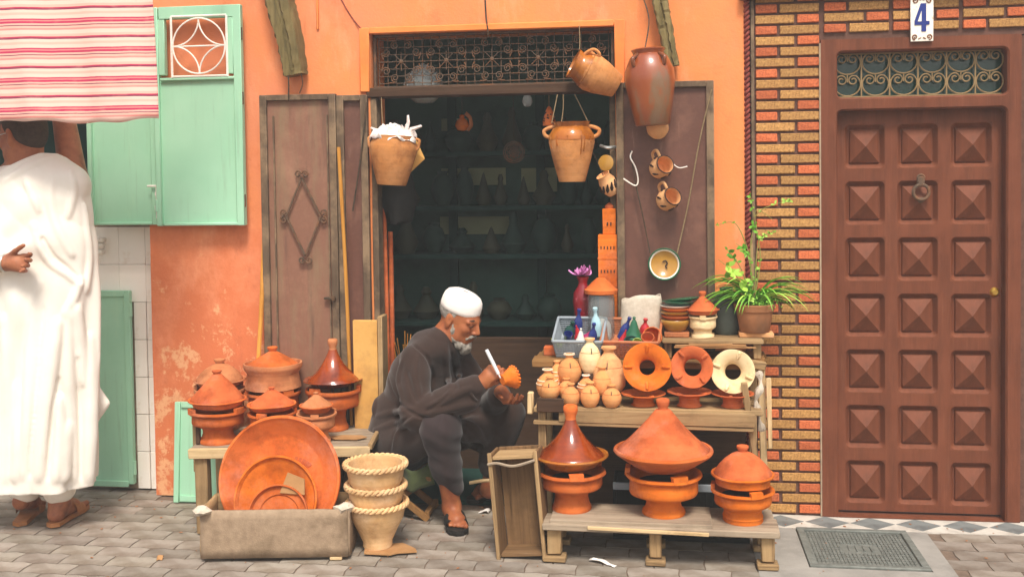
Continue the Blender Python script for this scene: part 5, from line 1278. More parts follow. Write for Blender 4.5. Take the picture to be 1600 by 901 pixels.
# ---- low wooden tray with leaning dishes
f0, f1 = G(309, 881), G(546, 871); f0.y += .03; f1.y -= .02
cr_ = thing('grey_box', 'low grey cloth-covered wooden box holding the leaning dishes', 'box', (0, 0, 0))
d0 = (f1-f0); d0.z = 0; L_ = d0.length; u_ = d0.normalized(); v_ = Vector((-u_.y, u_.x, 0)); rz2 = math.atan2(u_.y, u_.x); hB = .2; dB = .25
def wall_board(name, c, L, h_, rz, mat, seed, zc=None):
    b = Mb(); b.grid(lambda u, v: ((u-.5)*L, 0+.004*noise.noise(Vector((u*5, v*3, seed))), (v-.5)*h_+.006*noise.noise(Vector((u*6, 2, seed)))*v), 20, 6)
    o = b.build(name, mat, cr_, 60, loc=(c.x, c.y, zc or h_/2+.012), rot=(0, 0, rz)); o.modifiers.new('t', 'SOLIDIFY').thickness = .012; return o
wall_board('front_board', f0+u_*(L_/2), L_, hB, rz2, 'canvas_grey', 1)
wall_board('back_or_shade_board', f0+u_*(L_/2)+v_*dB, L_, hB, rz2, 'old_wood_X', 2)
wall_board('side_board', f0+u_*.008+v_*(dB/2), dB-.02, hB, rz2+math.pi/2, 'old_wood_X', 3)
wall_board('side_board', f0+u_*(L_-.004)+v_*(dB/2), dB-.02, hB+.012, rz2+math.pi/2, 'canvas_grey', 4)
c = f0+u_*(L_/2)+v_*(dB/2); Mb().box((0, 0, 0), (L_-.02, dB-.02, .014)).build('base_board', 'old_wood_X', cr_, loc=(c.x, c.y, .016), rot=(0, 0, rz2))
c = f0+u_*(L_-.05)+v_*.02; Mb().box((0, 0, 0), (.05, .05, .012), ch=.002).build('foot', 'pale_wood_X', cr_, loc=(c.x, c.y, .006), rot=(0, 0, rz2))
for a_, c_, s_ in ((.01, .01, 1), (L_-.02, .03, 2)):
    p = f0+u_*a_+v_*c_; Mb().lathe([(0, 0), (.03, .002), (.038, .02), (.02, .034), (0, .03)], 12).wob(.016, 40, s_).build('cloth_fold', 'sackcloth', cr_, loc=(p.x, p.y, hB-.008))
def dish(label, px, row, r_px, y, mat, tilt, depth=.22):
    q = W(px, row, y); s = PX(q); R = r_px/s
    ax = Vector((0.02, -math.cos(R_(tilt)), math.sin(R_(tilt)))).normalized()
    t = thing('clay_dish', label, 'dish', q, ax.to_track_quat('Z', 'Y').to_euler(), 'round clay dishes leaning in the grey box')
    D = R*depth
    Mb().lathe([(0, -D), (R*.66, -D), (R*.7, -D+.003), (R*.93, -.018), (R*.985, -.004), (R, .004), (R*.99, .012), (R*.955, .012), (R*.9, -.006), (R*.68, -D+.02), (R*.64, -D+.014), (0, -D+.014)], 64).wob(.002, 7, r_px).build('dish', mat, t, 40)
    return t, R, D
bd_, R_b, D_b = dish('largest round terracotta dish leaning in the grey box', 437, 748, 98.5, -.635, 'terracotta', 14)
st_b = Mb(); rr = random.Random(2)
for k in range(5):
    a = R_(72-k*9); rr0 = R_b*.5; st_b.box((rr0*math.cos(a)*.9+.015, rr0*math.sin(a)*.5+.02, -D_b+.0155), (.012, .022, .002), Matrix.Rotation(a-1.57, 4, 'Z'))
st_b.build('stamp_marks', 'terracotta_red', bd_, 0)
dish('middle-sized terracotta dish leaning inside the largest dish', 431, 780, 67.5, -.69, 'terracotta_bright', 15, .2)
dish('smallest terracotta dish at the front of the grey box', 435, 806, 49, -.735, 'terracotta', 15, .2)
tag(Mb().prism([(-.05, 0), (.06, -.005), (.055, .06), (-.02, .085)], -.003, .003).build('cardboard_scrap', 'cardboard', None, 0, loc=W(455, 770, -.71)-Vector((0, 0, .0)), rot=(R_(-14), 0, .0)), 'tan cardboard scrap tucked behind the smallest dish', 'scrap')

# ---- stack of cream pots with twisted rims
ps = G(592, 860); PY = -.63; s = PX((ps.x, PY, .3))
tag(Mb().prism([(-.1, -.05), (.06, -.07), (.12, .0), (.13, .04), (.05, .05), (.02, .07), (-.09, .05)], 0, .005, Matrix.Rotation(R_(90), 4, 'X')).build('cardboard_scrap', 'cardboard', None, 0, loc=(ps.x+.035, PY-.03, .006), rot=(0, 0, .15)), 'ragged cardboard piece under the stacked cream pots', 'scrap')
def rim_pot(label, z0, h_, R, base_r, dx, dy, seed, mat):
    t = thing('rope_rim_pot', label, 'pot', (W(592, 790, PY).x+dx, PY+dy, z0), (0, 0, seed), 'stacked cream pots with twisted rims')
    Mb().lathe([(0, .003), (base_r*.96, 0), (base_r, .008), (base_r*.98, h_*.12), (base_r*1.35, h_*.38), (R*.9, h_*.66), (R*.96, h_*.84), (R*.985, h_), (R*.9, h_), (R*.86, h_*.84), (R*.78, h_*.6), (base_r*.9, h_*.15), (0, h_*.1)], 44).wob(.002, 10, seed).build('pot', mat, t, 50)
    b = Mb(); nw = 17
    for ph in (0, math.pi):
        b.tube([((R+.003+.0045*math.cos(nw*a+ph))*math.cos(a), (R+.003+.0045*math.cos(nw*a+ph))*math.sin(a), h_-.006+.0075*math.sin(nw*a+ph)) for a in [2*math.pi*i/170 for i in range(170)]], .0075, 6, True)
    b.build('twisted_rim', mat, t, 60); return t
hz = W(592, 783, PY).z; R3 = 47/s
rim_pot('bottom cream clay pot of the stack, on the cardboard piece', .0115, hz-.01, R3*.97, 23/s, -.008, 0, 1, 'clay_yellow')
z2 = W(592, 755, PY).z; rim_pot('middle cream clay pot of the stack with twisted rim', hz-.13, z2-hz+.13, R3*.955, 23/s, -.012, 0, 2, 'clay_yellow')
z3 = W(592, 722, PY).z; rim_pot('top cream clay pot of the stack, open and empty', z2-.125, z3-z2+.125, R3*.99, 23/s, -.012, 0, 3, 'clay_yellow')

# ================================================================== hanging pots
def cord(parent, pts, r=.003, mat='rope', name='cord'):
    o = parent.matrix_basis.inverted(); M = Matrix.Translation(parent.location) @ parent.rotation_euler.to_matrix().to_4x4()
    Mi = M.inverted(); return Mb().tube([Mi @ Vector(p) for p in smooth_path(pts, 5)], r, 6).build(name, mat, parent)
def handle(t, R, z0, z1, sgn, out, r, mat, ang=0):
    a = R_(ang); d_ = Vector((sgn*math.cos(a), math.sin(a), 0))
    pts = [d_*R[0]+Vector((0, 0, z0)), d_*(R[0]+out*.8)+Vector((0, 0, z0+.012)), d_*(R[0]+out)+Vector((0, 0, (z0+z1)/2+.01)), d_*(R[1]+out*.8)+Vector((0, 0, z1+.0)), d_*(R[1]-.004)+Vector((0, 0, z1+.006))]
    Mb().tube(smooth_path(pts[::-1], 6), r, 8).build('handle', mat, t, 60)
# right amphora
q = W(894, 284, -.07); s = PX(q); h_ = W(894, 191, -.07).z-q.z
am = thing('hanging_amphora', 'two-handled ochre amphora with brown dripped glaze hanging in the doorway', 'amphora', q)
r = 1/s
Mb().lathe([(0, 0), (20*r, 0), (21*r, .006), (30*r, h_*.38), (36*r, h_*.66), (35*r, h_*.78), (29*r, h_*.88), (25*r, h_*.92), (27*r, h_*.97), (29*r, h_), (26*r, h_), (22*r, h_*.93), (0, h_*.9)], 40).build('body', 'clay_ochre', am, 50)
Mb().lathe([(36.3*r, h_*.7), (35.5*r, h_*.785), (29.5*r, h_*.885), (25.5*r, h_*.925), (27.5*r, h_*.972), (29.6*r, h_*1.003), (25.5*r, h_*1.003)], 40).wob(.003, 25).build('glaze_collar', 'glaze_amber', am, 60)
dr_ = Mb()
for a, l_ in ((-125, .16), (-60, .3), (-52, .26), (-95, .05), (-30, .1), (-150, .2)):
    aa = R_(a); pts = [((np.interp(zz, [0, h_*.38, h_*.66, h_*.78], [21*r, 30*r, 36*r, 35*r])+.0005)*math.cos(aa), (np.interp(zz, [0, h_*.38, h_*.66, h_*.78], [21*r, 30*r, 36*r, 35*r])+.0005)*math.sin(aa), zz) for zz in np.linspace(h_*.76, h_*(.76-l_), 6)]
    Mb().tube(pts, [.005, .004, .003, .003, .004, .0035], 6).build('glaze_drip', 'glaze_amber', am)
for sg in (-1, 1): handle(am, (33*r, 27*r), h_*.74, h_*.91, sg, .03, .009, 'clay_ochre')
for px0, px1 in ((862, 871), (920, 898), (880, 880)): cord(am, [W(px0 if px0 != 880 else 877, 193, -.075), W((px0+px1)/2, 170, -.05), W(px1, 148, -.02)], .0025)
# left pot with paper
q = W(612, 289, -.07); s = PX(q); h_ = W(610, 212, -.07).z-q.z; r = 1/s
lp_ = thing('hanging_pot', 'ochre tapering pot topped with crumpled white paper, hanging by the left jamb', 'pot', q, (0, R_(4), 0))
Mb().lathe([(0, 0), (22*r, 0), (23*r, .004), (32*r, h_*.42), (37*r, h_*.7), (37*r, h_*.82), (33*r, h_*.94), (34*r, h_), (31*r, h_), (28*r, h_*.9), (0, h_*.8)], 40).build('body', 'clay_ochre', lp_, 50)
for sg in (-1, 1): handle(lp_, (35*r, 36*r), h_*.72, h_*.93, sg, .016, .007, 'clay_ochre')
def paper(u, v):
    a = u*2*math.pi; rr_ = (18+19*v)*r; n_2 = noise.noise_vector(Vector((math.cos(a)*3, math.sin(a)*3, v*3)))
    return (rr_*math.cos(a)+n_2.x*.02, rr_*math.sin(a)*.9+n_2.y*.02, h_+.03*(1-v)+.014+n_2.z*.032-.035*v*v)
po = Mb().grid(paper, 50, 8).build('crumpled_paper', 'paper_white', ang=25, loc=q); po.modifiers.new('t', 'SOLIDIFY').thickness = .0015; po.rotation_euler = (0, R_(4), 0)
tag(po, 'crumpled white wrapping paper stuffed over the left hanging pot', 'paper')
b = Mb(); P0 = W(628, 206, -.09)-q; b.tube([P0, W(632, 190, -.09)-q, W(629, 178, -.09)-q], [.012, .009, .004], 5); b.tube([W(636, 200, -.09)-q, W(652, 194, -.09)-q], [.01, .005], 5); b.tube([W(590, 208, -.1)-q, W(573, 202, -.1)-q], [.009, .004], 5); b.wob(.006, 50)
b.build('paper_twist', 'paper_white', po, 20, recalc=True)['kind'] = 'stuff'
b = Mb().add([W(646, 208, .0)-q, W(664, 248, .0)-q, W(641, 270, .0)-q, W(637, 235, -.01)-q, W(650, 240, -.015)-q], [(0, 1, 4), (1, 2, 4), (2, 3, 4), (3, 0, 4)])
cg = b.build('cloth_flap', 'yellow_board', None, 0, loc=q); cg.modifiers.new('t', 'SOLIDIFY').thickness = .002; tag(cg, 'pale yellowish cloth corner hanging behind the left hanging pot', 'cloth')
cord(lp_, [W(600, 205, -.07), W(597, 180, -.04), W(596, 152, -.01)], .002)
# tilted jug at the grille
q = W(930, 117, -.1); s = PX(q); r = 1/s; H = 78*r
ax = Vector((-.86, -.22, .46)).normalized()
jg = thing('hanging_jug', 'tilted ochre jug with brown glazed mouth hanging against the grille corner', 'jug', q-ax*H*.5, ax.to_track_quat('Z', 'Y').to_euler())
Mb().lathe([(0, 0), (18*r, 0), (19*r, .004), (27*r, H*.36), (30*r, H*.58), (28*r, H*.72), (23*r, H*.84), (21*r, H*.9), (24*r, H), (21*r, H), (18*r, H*.9), (0, H*.6)], 36).build('body', 'clay_ochre', jg, 50)
Mb().lathe([(28.6*r, H*.7), (23.6*r, H*.84), (21.7*r, H*.9), (24.6*r, H*1.004), (20.5*r, H*1.004), (17.6*r, H*.86)], 36).wob(.002, 30).build('glaze_collar', 'glaze_amber', jg, 60)
for sg, an in ((-1, 60), (1, 60)): handle(jg, (28*r, 21*r), H*.6, H*.86, sg, .022, .008, 'clay_ochre', an)
cord(jg, [W(905, 92, -.1), W(906, 65, -.06), W(905, 40, -.02)], .002)
# big brown jar
q = W(1020, 196, -.17); s = PX(q); r = 1/s; h_ = W(1020, 76, -.17).z-q.z
bj = thing('hanging_jar', 'big dark brown glazed storage jar hanging over the right door leaf', 'jar', q, (0, R_(-3), 0))
pr_ = [(0, 0), (25*r, 0), (27*r, .004), (34*r, h_*.3), (39*r, h_*.55), (38*r, h_*.72), (30*r, h_*.88), (24*r, h_*.93), (25*r, h_*.96), (27*r, h_*.985), (25*r, h_), (20*r, h_), (18*r, h_*.93), (0, h_*.9)]
n = N('jar_glaze'); c = n.ramp(n.noise(3.5, 8, .65, vec=n.mapping((1.6, 1.6, .7))), [(.36, lin('#8a3a12')), (.52, lin('#944a20')), (.6, lin('#7e5c40')), (.75, lin('#86684e'))]); n.set(Base_Color=c, Roughness=.35, Coat_Weight=.7, Coat_Roughness=.12); n.bump(n.noise(9, 5), .3, .01)
Mb().lathe(pr_, 48).wob(.002, 9).build('body', 'jar_glaze', bj, 50)
for sg in (-1, 1): handle(bj, (35*r, 27*r), h_*.76, h_*.9, sg, .008, .009, 'glaze_dark', -50)
cord(bj, [W(1008, 75, -.17), W(1014, 30, -.12), W(1003, -10, -.05), W(1001, -30, -.01)], .003, 'dark_iron')
# pale bowl end under it
q = W(1028, 203, -.1); s = PX(q); ax = Vector((.1, -.8, -.6)).normalized()
tag(Mb().lathe([(0, .03), (.02, .029), (.04, .018), (.05, -.005), (.05, -.03), (.046, -.03), (.044, 0), (0, .02)], 28).build('clay_bowl', 'terracotta_pale', None, 50, loc=q, rot=ax.to_track_quat('Z', 'Y').to_euler()), 'pale clay bowl hung bottom-out under the big brown jar', 'bowl')
# mugs
def mug(label, px, row, ax, spin):
    q = W(px, row, -.1); s = PX(q); ax = Vector(ax).normalized()
    t = thing('clay_mug', label, 'mug', q-ax*.04, (ax.to_track_quat('Z', 'Y') @ Matrix.Rotation(R_(spin), 3, 'Z').to_quaternion()).to_euler(), 'painted mugs hung on the right door leaf')
    Mb().lathe([(0, 0), (.03, 0), (.044, .012), (.05, .035), (.046, .06), (.04, .075), (.043, .088), (.039, .088), (.036, .074), (.044, .04), (.03, .01), (0, .008)], 32).build('body', 'terracotta_pale', t, 60)
    Mb().tube([(.042*math.cos(a), .042*math.sin(a), .088) for a in [2*math.pi*i/30 for i in range(30)]], .003, 5, True).build('painted_rim', 'black_mark', t)
    b = Mb()
    for k in range(7):
        a = 2*math.pi*k/7; b.tube([(.0505*math.cos(a+.12*j)*(1-.02*j), .0505*math.sin(a+.12*j)*(1-.02*j), .035+.008*j) for j in range(4)], [.003, .006, .004, .003], 5)
    b.build('painted_leaves', 'black_mark', t)
    Mb().tube(smooth_path([(.04, 0, .075), (.075, 0, .075), (.075, 0, .035), (.046, 0, .022)], 6), .007, 7).build('handle', 'terracotta_pale', t); return t
mug('upper small clay mug with black painted leaves on the right door leaf', 1032, 262, (.45, -.8, .3), 110)
mug('lower small clay mug with black painted leaves above the hanging bowl', 1043, 312, (.5, -.75, .35), 110)
# hanging flat bowl with tail mark
q = W(1038, 413, -.085); s = PX(q); ax = Vector((.02, -.98, .16)).normalized(); R = 25.5/s
hb_ = thing('hanging_bowl', 'ochre glazed bowl with green rim hanging by wires on the right door leaf', 'bowl', q, ax.to_track_quat('Z', 'Y').to_euler())
Mb().lathe([(0, -.03), (R*.6, -.03), (R*.95, 0), (R, .012), (R*.96, .016), (R*.86, .006), (R*.8, -.004), (R*.5, -.016), (0, -.018)], 44).build('body', 'glaze_green', hb_, 50)
Mb().lathe([(R*.86, .009), (R*.9, .014), (R*.86, .012), (R*.8, -.001)], 44).build('white_band', 'glaze_white', hb_); Mb().lathe([(R*.83, .003), (R*.5, -.0135), (0, -.0155)], 44).build('ochre_well', 'glaze_mustard', hb_, 60)
Mb().tube(smooth_path([(-.008, .012, -.008), (.006, .018, -.008), (.014, .004, -.009), (.006, -.006, -.01), (.012, -.018, -.009)], 5), .003, 6).build('painted_mark', 'black_mark', hb_)
cord(hb_, [W(1016, 396, -.085), W(1005, 340, -.08), W(994, 290, -.08), W(985, 235, -.08)], .003, 'dark_iron', 'wire'); cord(hb_, [W(1058, 396, -.085), W(1075, 320, -.08), W(1093, 220, -.08), W(1112, 140, -.075)], .0035, 'rope', 'wire')
hk = Mb().tube(smooth_path([W(988, 236, -.09), W(985, 246, -.09), W(993, 262, -.09), W(997, 282, -.09), W(992, 290, -.09), (W(974, 279, -.09))], 5), .0035, 6).build('wire_hook', 'white_iron'); tag(hk, 'bent whitish wire hook hanging on the right door leaf', 'hook')
wr = Mb().tube(smooth_path([W(1048, 252, -.085), W(1060, 262, -.09), W(1074, 260, -.085)], 5), .0025, 6).build('wire', 'white_iron'); tag(wr, 'short twist of pale wire beside the upper mug', 'wire')

# ================================================================== inside the doorway
q = W(663, 120, .22); s = PX(q)
ls = thing('lamp_shade', 'pierced glass ceiling lamp shade hanging behind the grille', 'lamp', W(663, 162, .22))
hh = W(663, 100, .22).z-W(663, 162, .22).z
Mb().lathe([(0, 0), (.045, .004), (.075, .03), (.09, hh*.3), (.1, hh*.45), (.085, hh*.7), (.05, hh*.92), (.02, hh), (.018, hh-.004), (.08, hh*.68), (.094, hh*.44), (.07, .036), (0, .008)], 32).build('shade', 'bulb_glass', ls, 60)
stn = Mb(); rr = random.Random(9)
for k in range(30):
    a = rr.uniform(math.pi, 2*math.pi); zz = hh*rr.uniform(.35, .8); rad = np.interp(zz/hh, [.3, .45, .7, .92], [.09, .1, .085, .05]); stn.box((rad*math.cos(a), rad*math.sin(a), zz), (.008, .008, .008), Matrix.Rotation(a, 4, 'Z'), .002)
stn.build('facets', 'silver', ls)['kind'] = 'stuff'
Mb().tube([(0, 0, hh), (0, 0, 2.448-ls.location.z)], .004, 6).build('cord', 'dark_iron', ls)
q = W(824, 158, .25)
bl = thing('light_bulb', 'bare unlit light bulb hanging inside the doorway', 'bulb', q)
Mb().lathe([(0, -.03), (.018, -.025), (.027, -.004), (.024, .014), (.014, .03), (.013, .036), (0, .036)], 20).build('glass', 'bulb_glass', bl, 60); Mb().lathe([(.014, .034), (.014, .055), (.006, .062), (0, .062)], 14).build('cap', 'silver', bl); Mb().tube([(0, 0, .06), (0, 0, 2.45-q.z)], .003, 6).build('cord', 'dark_iron', bl)
q = W(722, 195, .6)
t = thing('hanging_gourd', 'small orange gourd-shaped lantern hanging deep in the shop', 'lantern', q)
Mb().lathe([(0, -.035), (.025, -.03), (.038, -.005), (.03, .02), (.012, .035), (.014, .05), (0, .055)], 18).build('body', 'terracotta_bright', t); Mb().tube([(0, 0, .05), (.01, 0, 2.45-q.z)], .002, 5).build('cord', 'dark_iron', t)
Mb().tube(smooth_path([(.03, 0, -.03), (.05, 0, 0), (.04, 0, .04), (.02, 0, .06)], 5), .01, 6).wob(.004, 40).build('chain', 'terracotta_dusty', t)
q = W(858, 182, .12)
t = thing('pierced_lantern', 'pierced terracotta cone lantern hanging beside the amphora cord', 'lantern', q)
Mb().lathe([(.03, -.045), (.033, -.03), (.02, .02), (.008, .045), (0, .05)], 16).build('body', 'terracotta', t)
hl = Mb(); rr = random.Random(1)
for k in range(16): a = R_(190+rr.uniform(0, 160)); zz = rr.uniform(-.035, .02); rad = np.interp(zz, [-.03, .02, .045], [.0325, .02, .008]); hl.box((rad*math.cos(a), rad*math.sin(a), zz), (.007, .007, .007), Matrix.Rotation(a, 4, 'Z'))
hl.build('holes', 'black_mark', t); Mb().tube([(0, 0, .05), (0, 0, zl0+.02-q.z)], .002, 5).build('cord', 'rope', t)
q = W(803, 238, .5); t = thing('filigree_disc', 'round pierced filigree disc hanging in the dark shop', 'ornament', q); b = Mb()
for rr_ in (.055, .046, .024): b.tube(arc((0, 0, 0), rr_, 0, 360, 30)[:-1], .003, 5, True)
b.build('ring', 'rust_iron', t); b = Mb()
for k in range(8): a = R_(45*k); b.tube(arc((.024*math.cos(a), 0, .024*math.sin(a)), .02, 0, 360, 14)[:-1], .002, 5, True)
b.build('tracery', 'rust_iron', t); Mb().tube([(0, 0, .055), (0, 0, 2.45-q.z)], .0015, 5).build('cord', 'dark_iron', t)
# cluster by right jamb
q = W(951, 288, -.03); t = thing('clay_mug', 'painted clay mug hanging at the right jamb above the minaret', 'mug', q, (R_(20), R_(-30), 0)); Mb().lathe([(0, -.05), (.03, -.05), (.045, -.02), (.04, .02), (.03, .045), (.034, .055), (.03, .055), (.02, .03), (0, 0)], 28).build('body', 'terracotta_pale', t, 60)
b = Mb()
for k in range(6): a = R_(180+30*k); b.tube([(.044*math.cos(a+.15*j), .044*math.sin(a+.15*j), -.02+.012*j) for j in range(4)], [.004, .009, .006, .003], 5)
b.build('painted_leaves', 'black_mark', t)
Mb().tube([(0, 0, .05), (.02, .03, .2)], .002, 5).build('cord', 'dark_iron', t)
q = W(948, 255, -.02); ax = Vector((-.3, -.95, .1)); t = tag(Mb().lathe([(0, 0), (.03, .004), (.038, .012), (.034, .014), (0, .008)], 24).build('small_plate', 'glaze_mustard', None, 50, loc=q, rot=ax.to_track_quat('Z', 'Y').to_euler()), 'small mustard plate hanging at the right jamb', 'plate')
q = W(950, 231, -.02); tag(Mb().tube(smooth_path([q+Vector((-.035, 0, .01)), q+Vector((0, -.02, .0)), q+Vector((.04, 0, .004))], 5), .008, 7).build('tin_spout', 'silver'), 'short silvery metal handle at the right jamb', 'handle')
# back shelves with dim pots
sf = thing('back_shelf', 'dark wooden shelf unit along the back wall of the shop', 'shelf', (0, 0, 0))
zs_ = [W(750, r_, 1.0).z for r_ in (505, 400, 325, 240)]
for k, z_ in enumerate(zs_): Mb().box(((rx0+rx1)/2, 1.13, z_), (rx1-rx0-.1, .32, .025)).build('shelf_board', 'room_dark', sf)
for x_ in (rx0+.1, -1.25, -.72, -.2, rx1-.1): Mb().box((x_, 1.25, 1.15), (.05, .04, 2.2)).build('upright', 'room_dark', sf)
rr = random.Random(21); SH = [[(0, 0), (.5, 0), (.9, .3), (1, .5), (.7, .8), (.4, .9), (.5, 1), (0, 1)], [(0, 0), (.6, 0), (1, .25), (.6, .5), (.3, .75), (.4, .85), (.2, 1), (0, 1)], [(0, 0), (.7, 0), (1, .2), (.9, .25), (.4, .7), (.15, .92), (0, 1)]]
adj = ('rounded', 'waisted', 'cone-shaped'); shelfn = ('lowest', 'second', 'third', 'top'); cnt = {}
for k, z_ in enumerate(zs_):
    x_ = -1.75
    while x_ < .1:
        i = rr.randrange(3); r_ = rr.uniform(.035, .085); h_ = min(rr.uniform(.12, .27), r_*4.2); x_ += r_
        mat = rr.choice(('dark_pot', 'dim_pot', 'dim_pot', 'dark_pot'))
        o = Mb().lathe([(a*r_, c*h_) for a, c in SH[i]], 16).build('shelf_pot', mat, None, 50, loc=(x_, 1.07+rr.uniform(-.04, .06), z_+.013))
        tag(o, 'dim %s pot on the %s shelf at the back of the shop' % (adj[i], shelfn[k]), 'pot', '%s pots on the %s back shelf' % (adj[i], shelfn[k])); x_ += r_+rr.choice((.004, .01, .02, .05))
for k, (x0, x1, r0_, r1_) in enumerate(((690, 790, 262, 290), (688, 795, 338, 366), (815, 870, 262, 300), (690, 730, 185, 205))):  # lighter bits of the back wall, built as thin slabs
    a = W(x0, r1_, 1.285); bb = W(x1, r0_, 1.285); tag(Mb().box(((a.x+bb.x)/2, 1.288, (a.z+bb.z)/2), (bb.x-a.x, .012, bb.z-a.z)).build('pale_wall_patch', 'room_patch'), ('wide pale patch of wall behind the third shelf', 'wide pale patch of wall behind the second shelf', 'square pale patch on the back wall beside the amphora', 'small pale patch high on the back wall behind the gourd lantern')[k], 'sheet')
# counter / low dark board behind the craftsman
tag(Mb().box((W(870, 560, .6).x-.1, .6, .36), (1.0, .03, .72), ch=.004).build('counter_board', 'dark_wood_X'), 'dark brown board standing behind the craftsman in the shop', 'board')
# clutter by left jamb inside: dark bag, straw
tag(Mb().lathe([(0, 0), (.07, .01), (.09, .12), (.07, .25), (.03, .34), (.015, .36), (0, .36)], 20).wob(.02, 12, 4).build('plastic_bag', 'black_rubber', None, 60, loc=(W(622, 330, .12).x, .14, W(622, 350, .12).z)), 'dark crumpled plastic bag hanging inside the left jamb', 'bag')
b = Mb(); rr = random.Random(6)
p0 = Vector((W(628, 520, .2).x, .2, .02))
for k in range(26):
    a = rr.uniform(-.5, .5); b.tube(smooth_path([p0+Vector((rr.uniform(-.04, .04), rr.uniform(-.05, .05), 0)), p0+Vector((a*.1, rr.uniform(-.04, .04), .5)), p0+Vector((a*.3, rr.uniform(-.1, .04), rr.uniform(.6, .8)))], 4), .0025, 4)
tag(b.build('straw_bundle', 'ochre_stick'), 'loose bundle of dry straw behind the seated craftsman', 'straw')

# ================================================================== litter on the paving
def scrap(label, px, row, pts, mat, name='paper_scrap'):
    q = G(px, row); b = Mb().grid(lambda u, v: (pts[0]*(u-.5), pts[1]*(v-.5), .004+.012*abs(noise.noise(Vector((u*3, v*3, px)))) + .006*math.sin(u*5)), 8, 5)
    o = b.build(name, mat, None, 30, loc=q, rot=(0, 0, px)); o.modifiers.new('t', 'SOLIDIFY').thickness = .001; tag(o, label, 'litter')
scrap('white and blue paper scrap on the paving left of the standing crate', 757, 799, (.05, .04), 'paper_white')
scrap('flattened pale paper scrap on the paving under the bench', 942, 879, (.12, .022), 'paper_white')

b = Mb(); rr = random.Random(77)
for k in range(260):
    x_, y_ = rr.uniform(-3.4, 1.8), rr.choice((rr.uniform(-1.15, -.03), rr.uniform(-.25, -.03))); r_ = rr.uniform(.0015, .005)
    b.lathe([(0, 0), (r_, r_*.3), (r_*.7, r_*.9), (0, r_)], 5, Matrix.Translation((x_, y_, .0)) @ Matrix.Rotation(rr.uniform(0, 6), 4, 'Z') @ Matrix.Diagonal((rr.uniform(1, 2.2), 1, .8, 1)))
gt = b.build('paving_grit', 'old_pot', ground, 0); gt['kind'] = 'stuff'
scrap('crumpled scrap of brown paper on the paving beside the grey box', 250, 872, (.03, .025), 'cardboard')

# ================================================================== people
def V3(p): return np.array([p[0], p[1], p[2]], float)
def rotv(v, axis, a):
    return Matrix.Rotation(a, 3, Vector(axis)) @ Vector(v)
def hand(S, wrist, d, n, curls, scale=1.0, thumb_in=.35, spread=.06):
    """palm, four fingers of different length and a thumb leaving the side of the palm; n = way the palm faces"""
    d = Vector(d).normalized(); n = Vector(n); n = (n-d*n.dot(d)).normalized(); side = d.cross(n)*hand.flip; w_ = Vector(wrist); k = scale
    tips = []
    for i, L in enumerate((.074, .082, .076, .06)):
        off = side*(.029-.019*i)*k; base = w_+d*.018*k+off*.55; kn = w_+d*(.086-.003*abs(i-1.2))*k+off
        S.cap(base, kn, .0135*k, .0115*k, .012)
        p = kn; dr_ = (d+side*spread*(1.2-i)).normalized(); axis = d.cross(n).normalized(); r = (.0098, .0098, .0092, .0082)[i]*k
        for j, f in enumerate((.46, .3, .24)):
            dr_ = rotv(dr_, axis, curls[i][j]); q = p+dr_*L*f*k*1.15; S.cap(p, q, r*(1-.06*j), r*(1-.06*j-.08), .004); p = q
        tips.append(p)
    S.cap(w_, w_+d*.05*k, .026*k, .024*k, .02); S.cap(w_+d*.03*k+side*.014*k, w_+d*.06*k-side*.012*k, .016*k, .016*k, .015)
    p = w_+d*.022*k+side*.026*k+n*.006*k; t_ = (d*.75+side*(.75-thumb_in)+n*thumb_in).normalized()
    S.cap(w_+d*.01*k, p, .015*k, .014*k, .014)
    for L, r, b_ in ((.04, .0125, 0), (.032, .0105, .35), (.024, .0095, .3)):
        t_ = (t_+d*b_*.8+n*b_*.35).normalized(); q = p+t_*L*k; S.cap(p, q, r*k, r*k*.92, .006); p = q
    return tips, p
hand.flip = 1
def foot(S, ankle, heel, toe, flip=1, k=1.0):
    a, h_, t = Vector(ankle), Vector(heel), Vector(toe); d = (t-h_).normalized(); up = Vector((0, 0, 1)); s_ = d.cross(up).normalized()*flip; L = (t-h_).length
    S.cap(a, h_+up*.03, .036*k, .031*k, .02); S.cap(h_+up*.03, h_+d*L*.7+up*.022, .03*k, .026*k, .02); S.cap(a-up*.01, h_+d*L*.6+up*.03, .034*k, .026*k, .03); S.cap(h_+d*L*.62+s_*.022+up*.02, h_+d*L*.62-s_*.024+up*.018, .022*k, .02*k, .02)
    for i in range(5):
        b_ = h_+d*L*(.74-.02*i)+s_*(.03-.0155*i)+up*.017; e = h_+d*L*(.98-.045*i)+s_*(.033-.0165*i)+up*.013; S.cap(b_, e, (.0125, .0098, .0092, .0088, .0082)[i]*k, (.0115, .009, .0085, .008, .0075)[i]*k, .004)
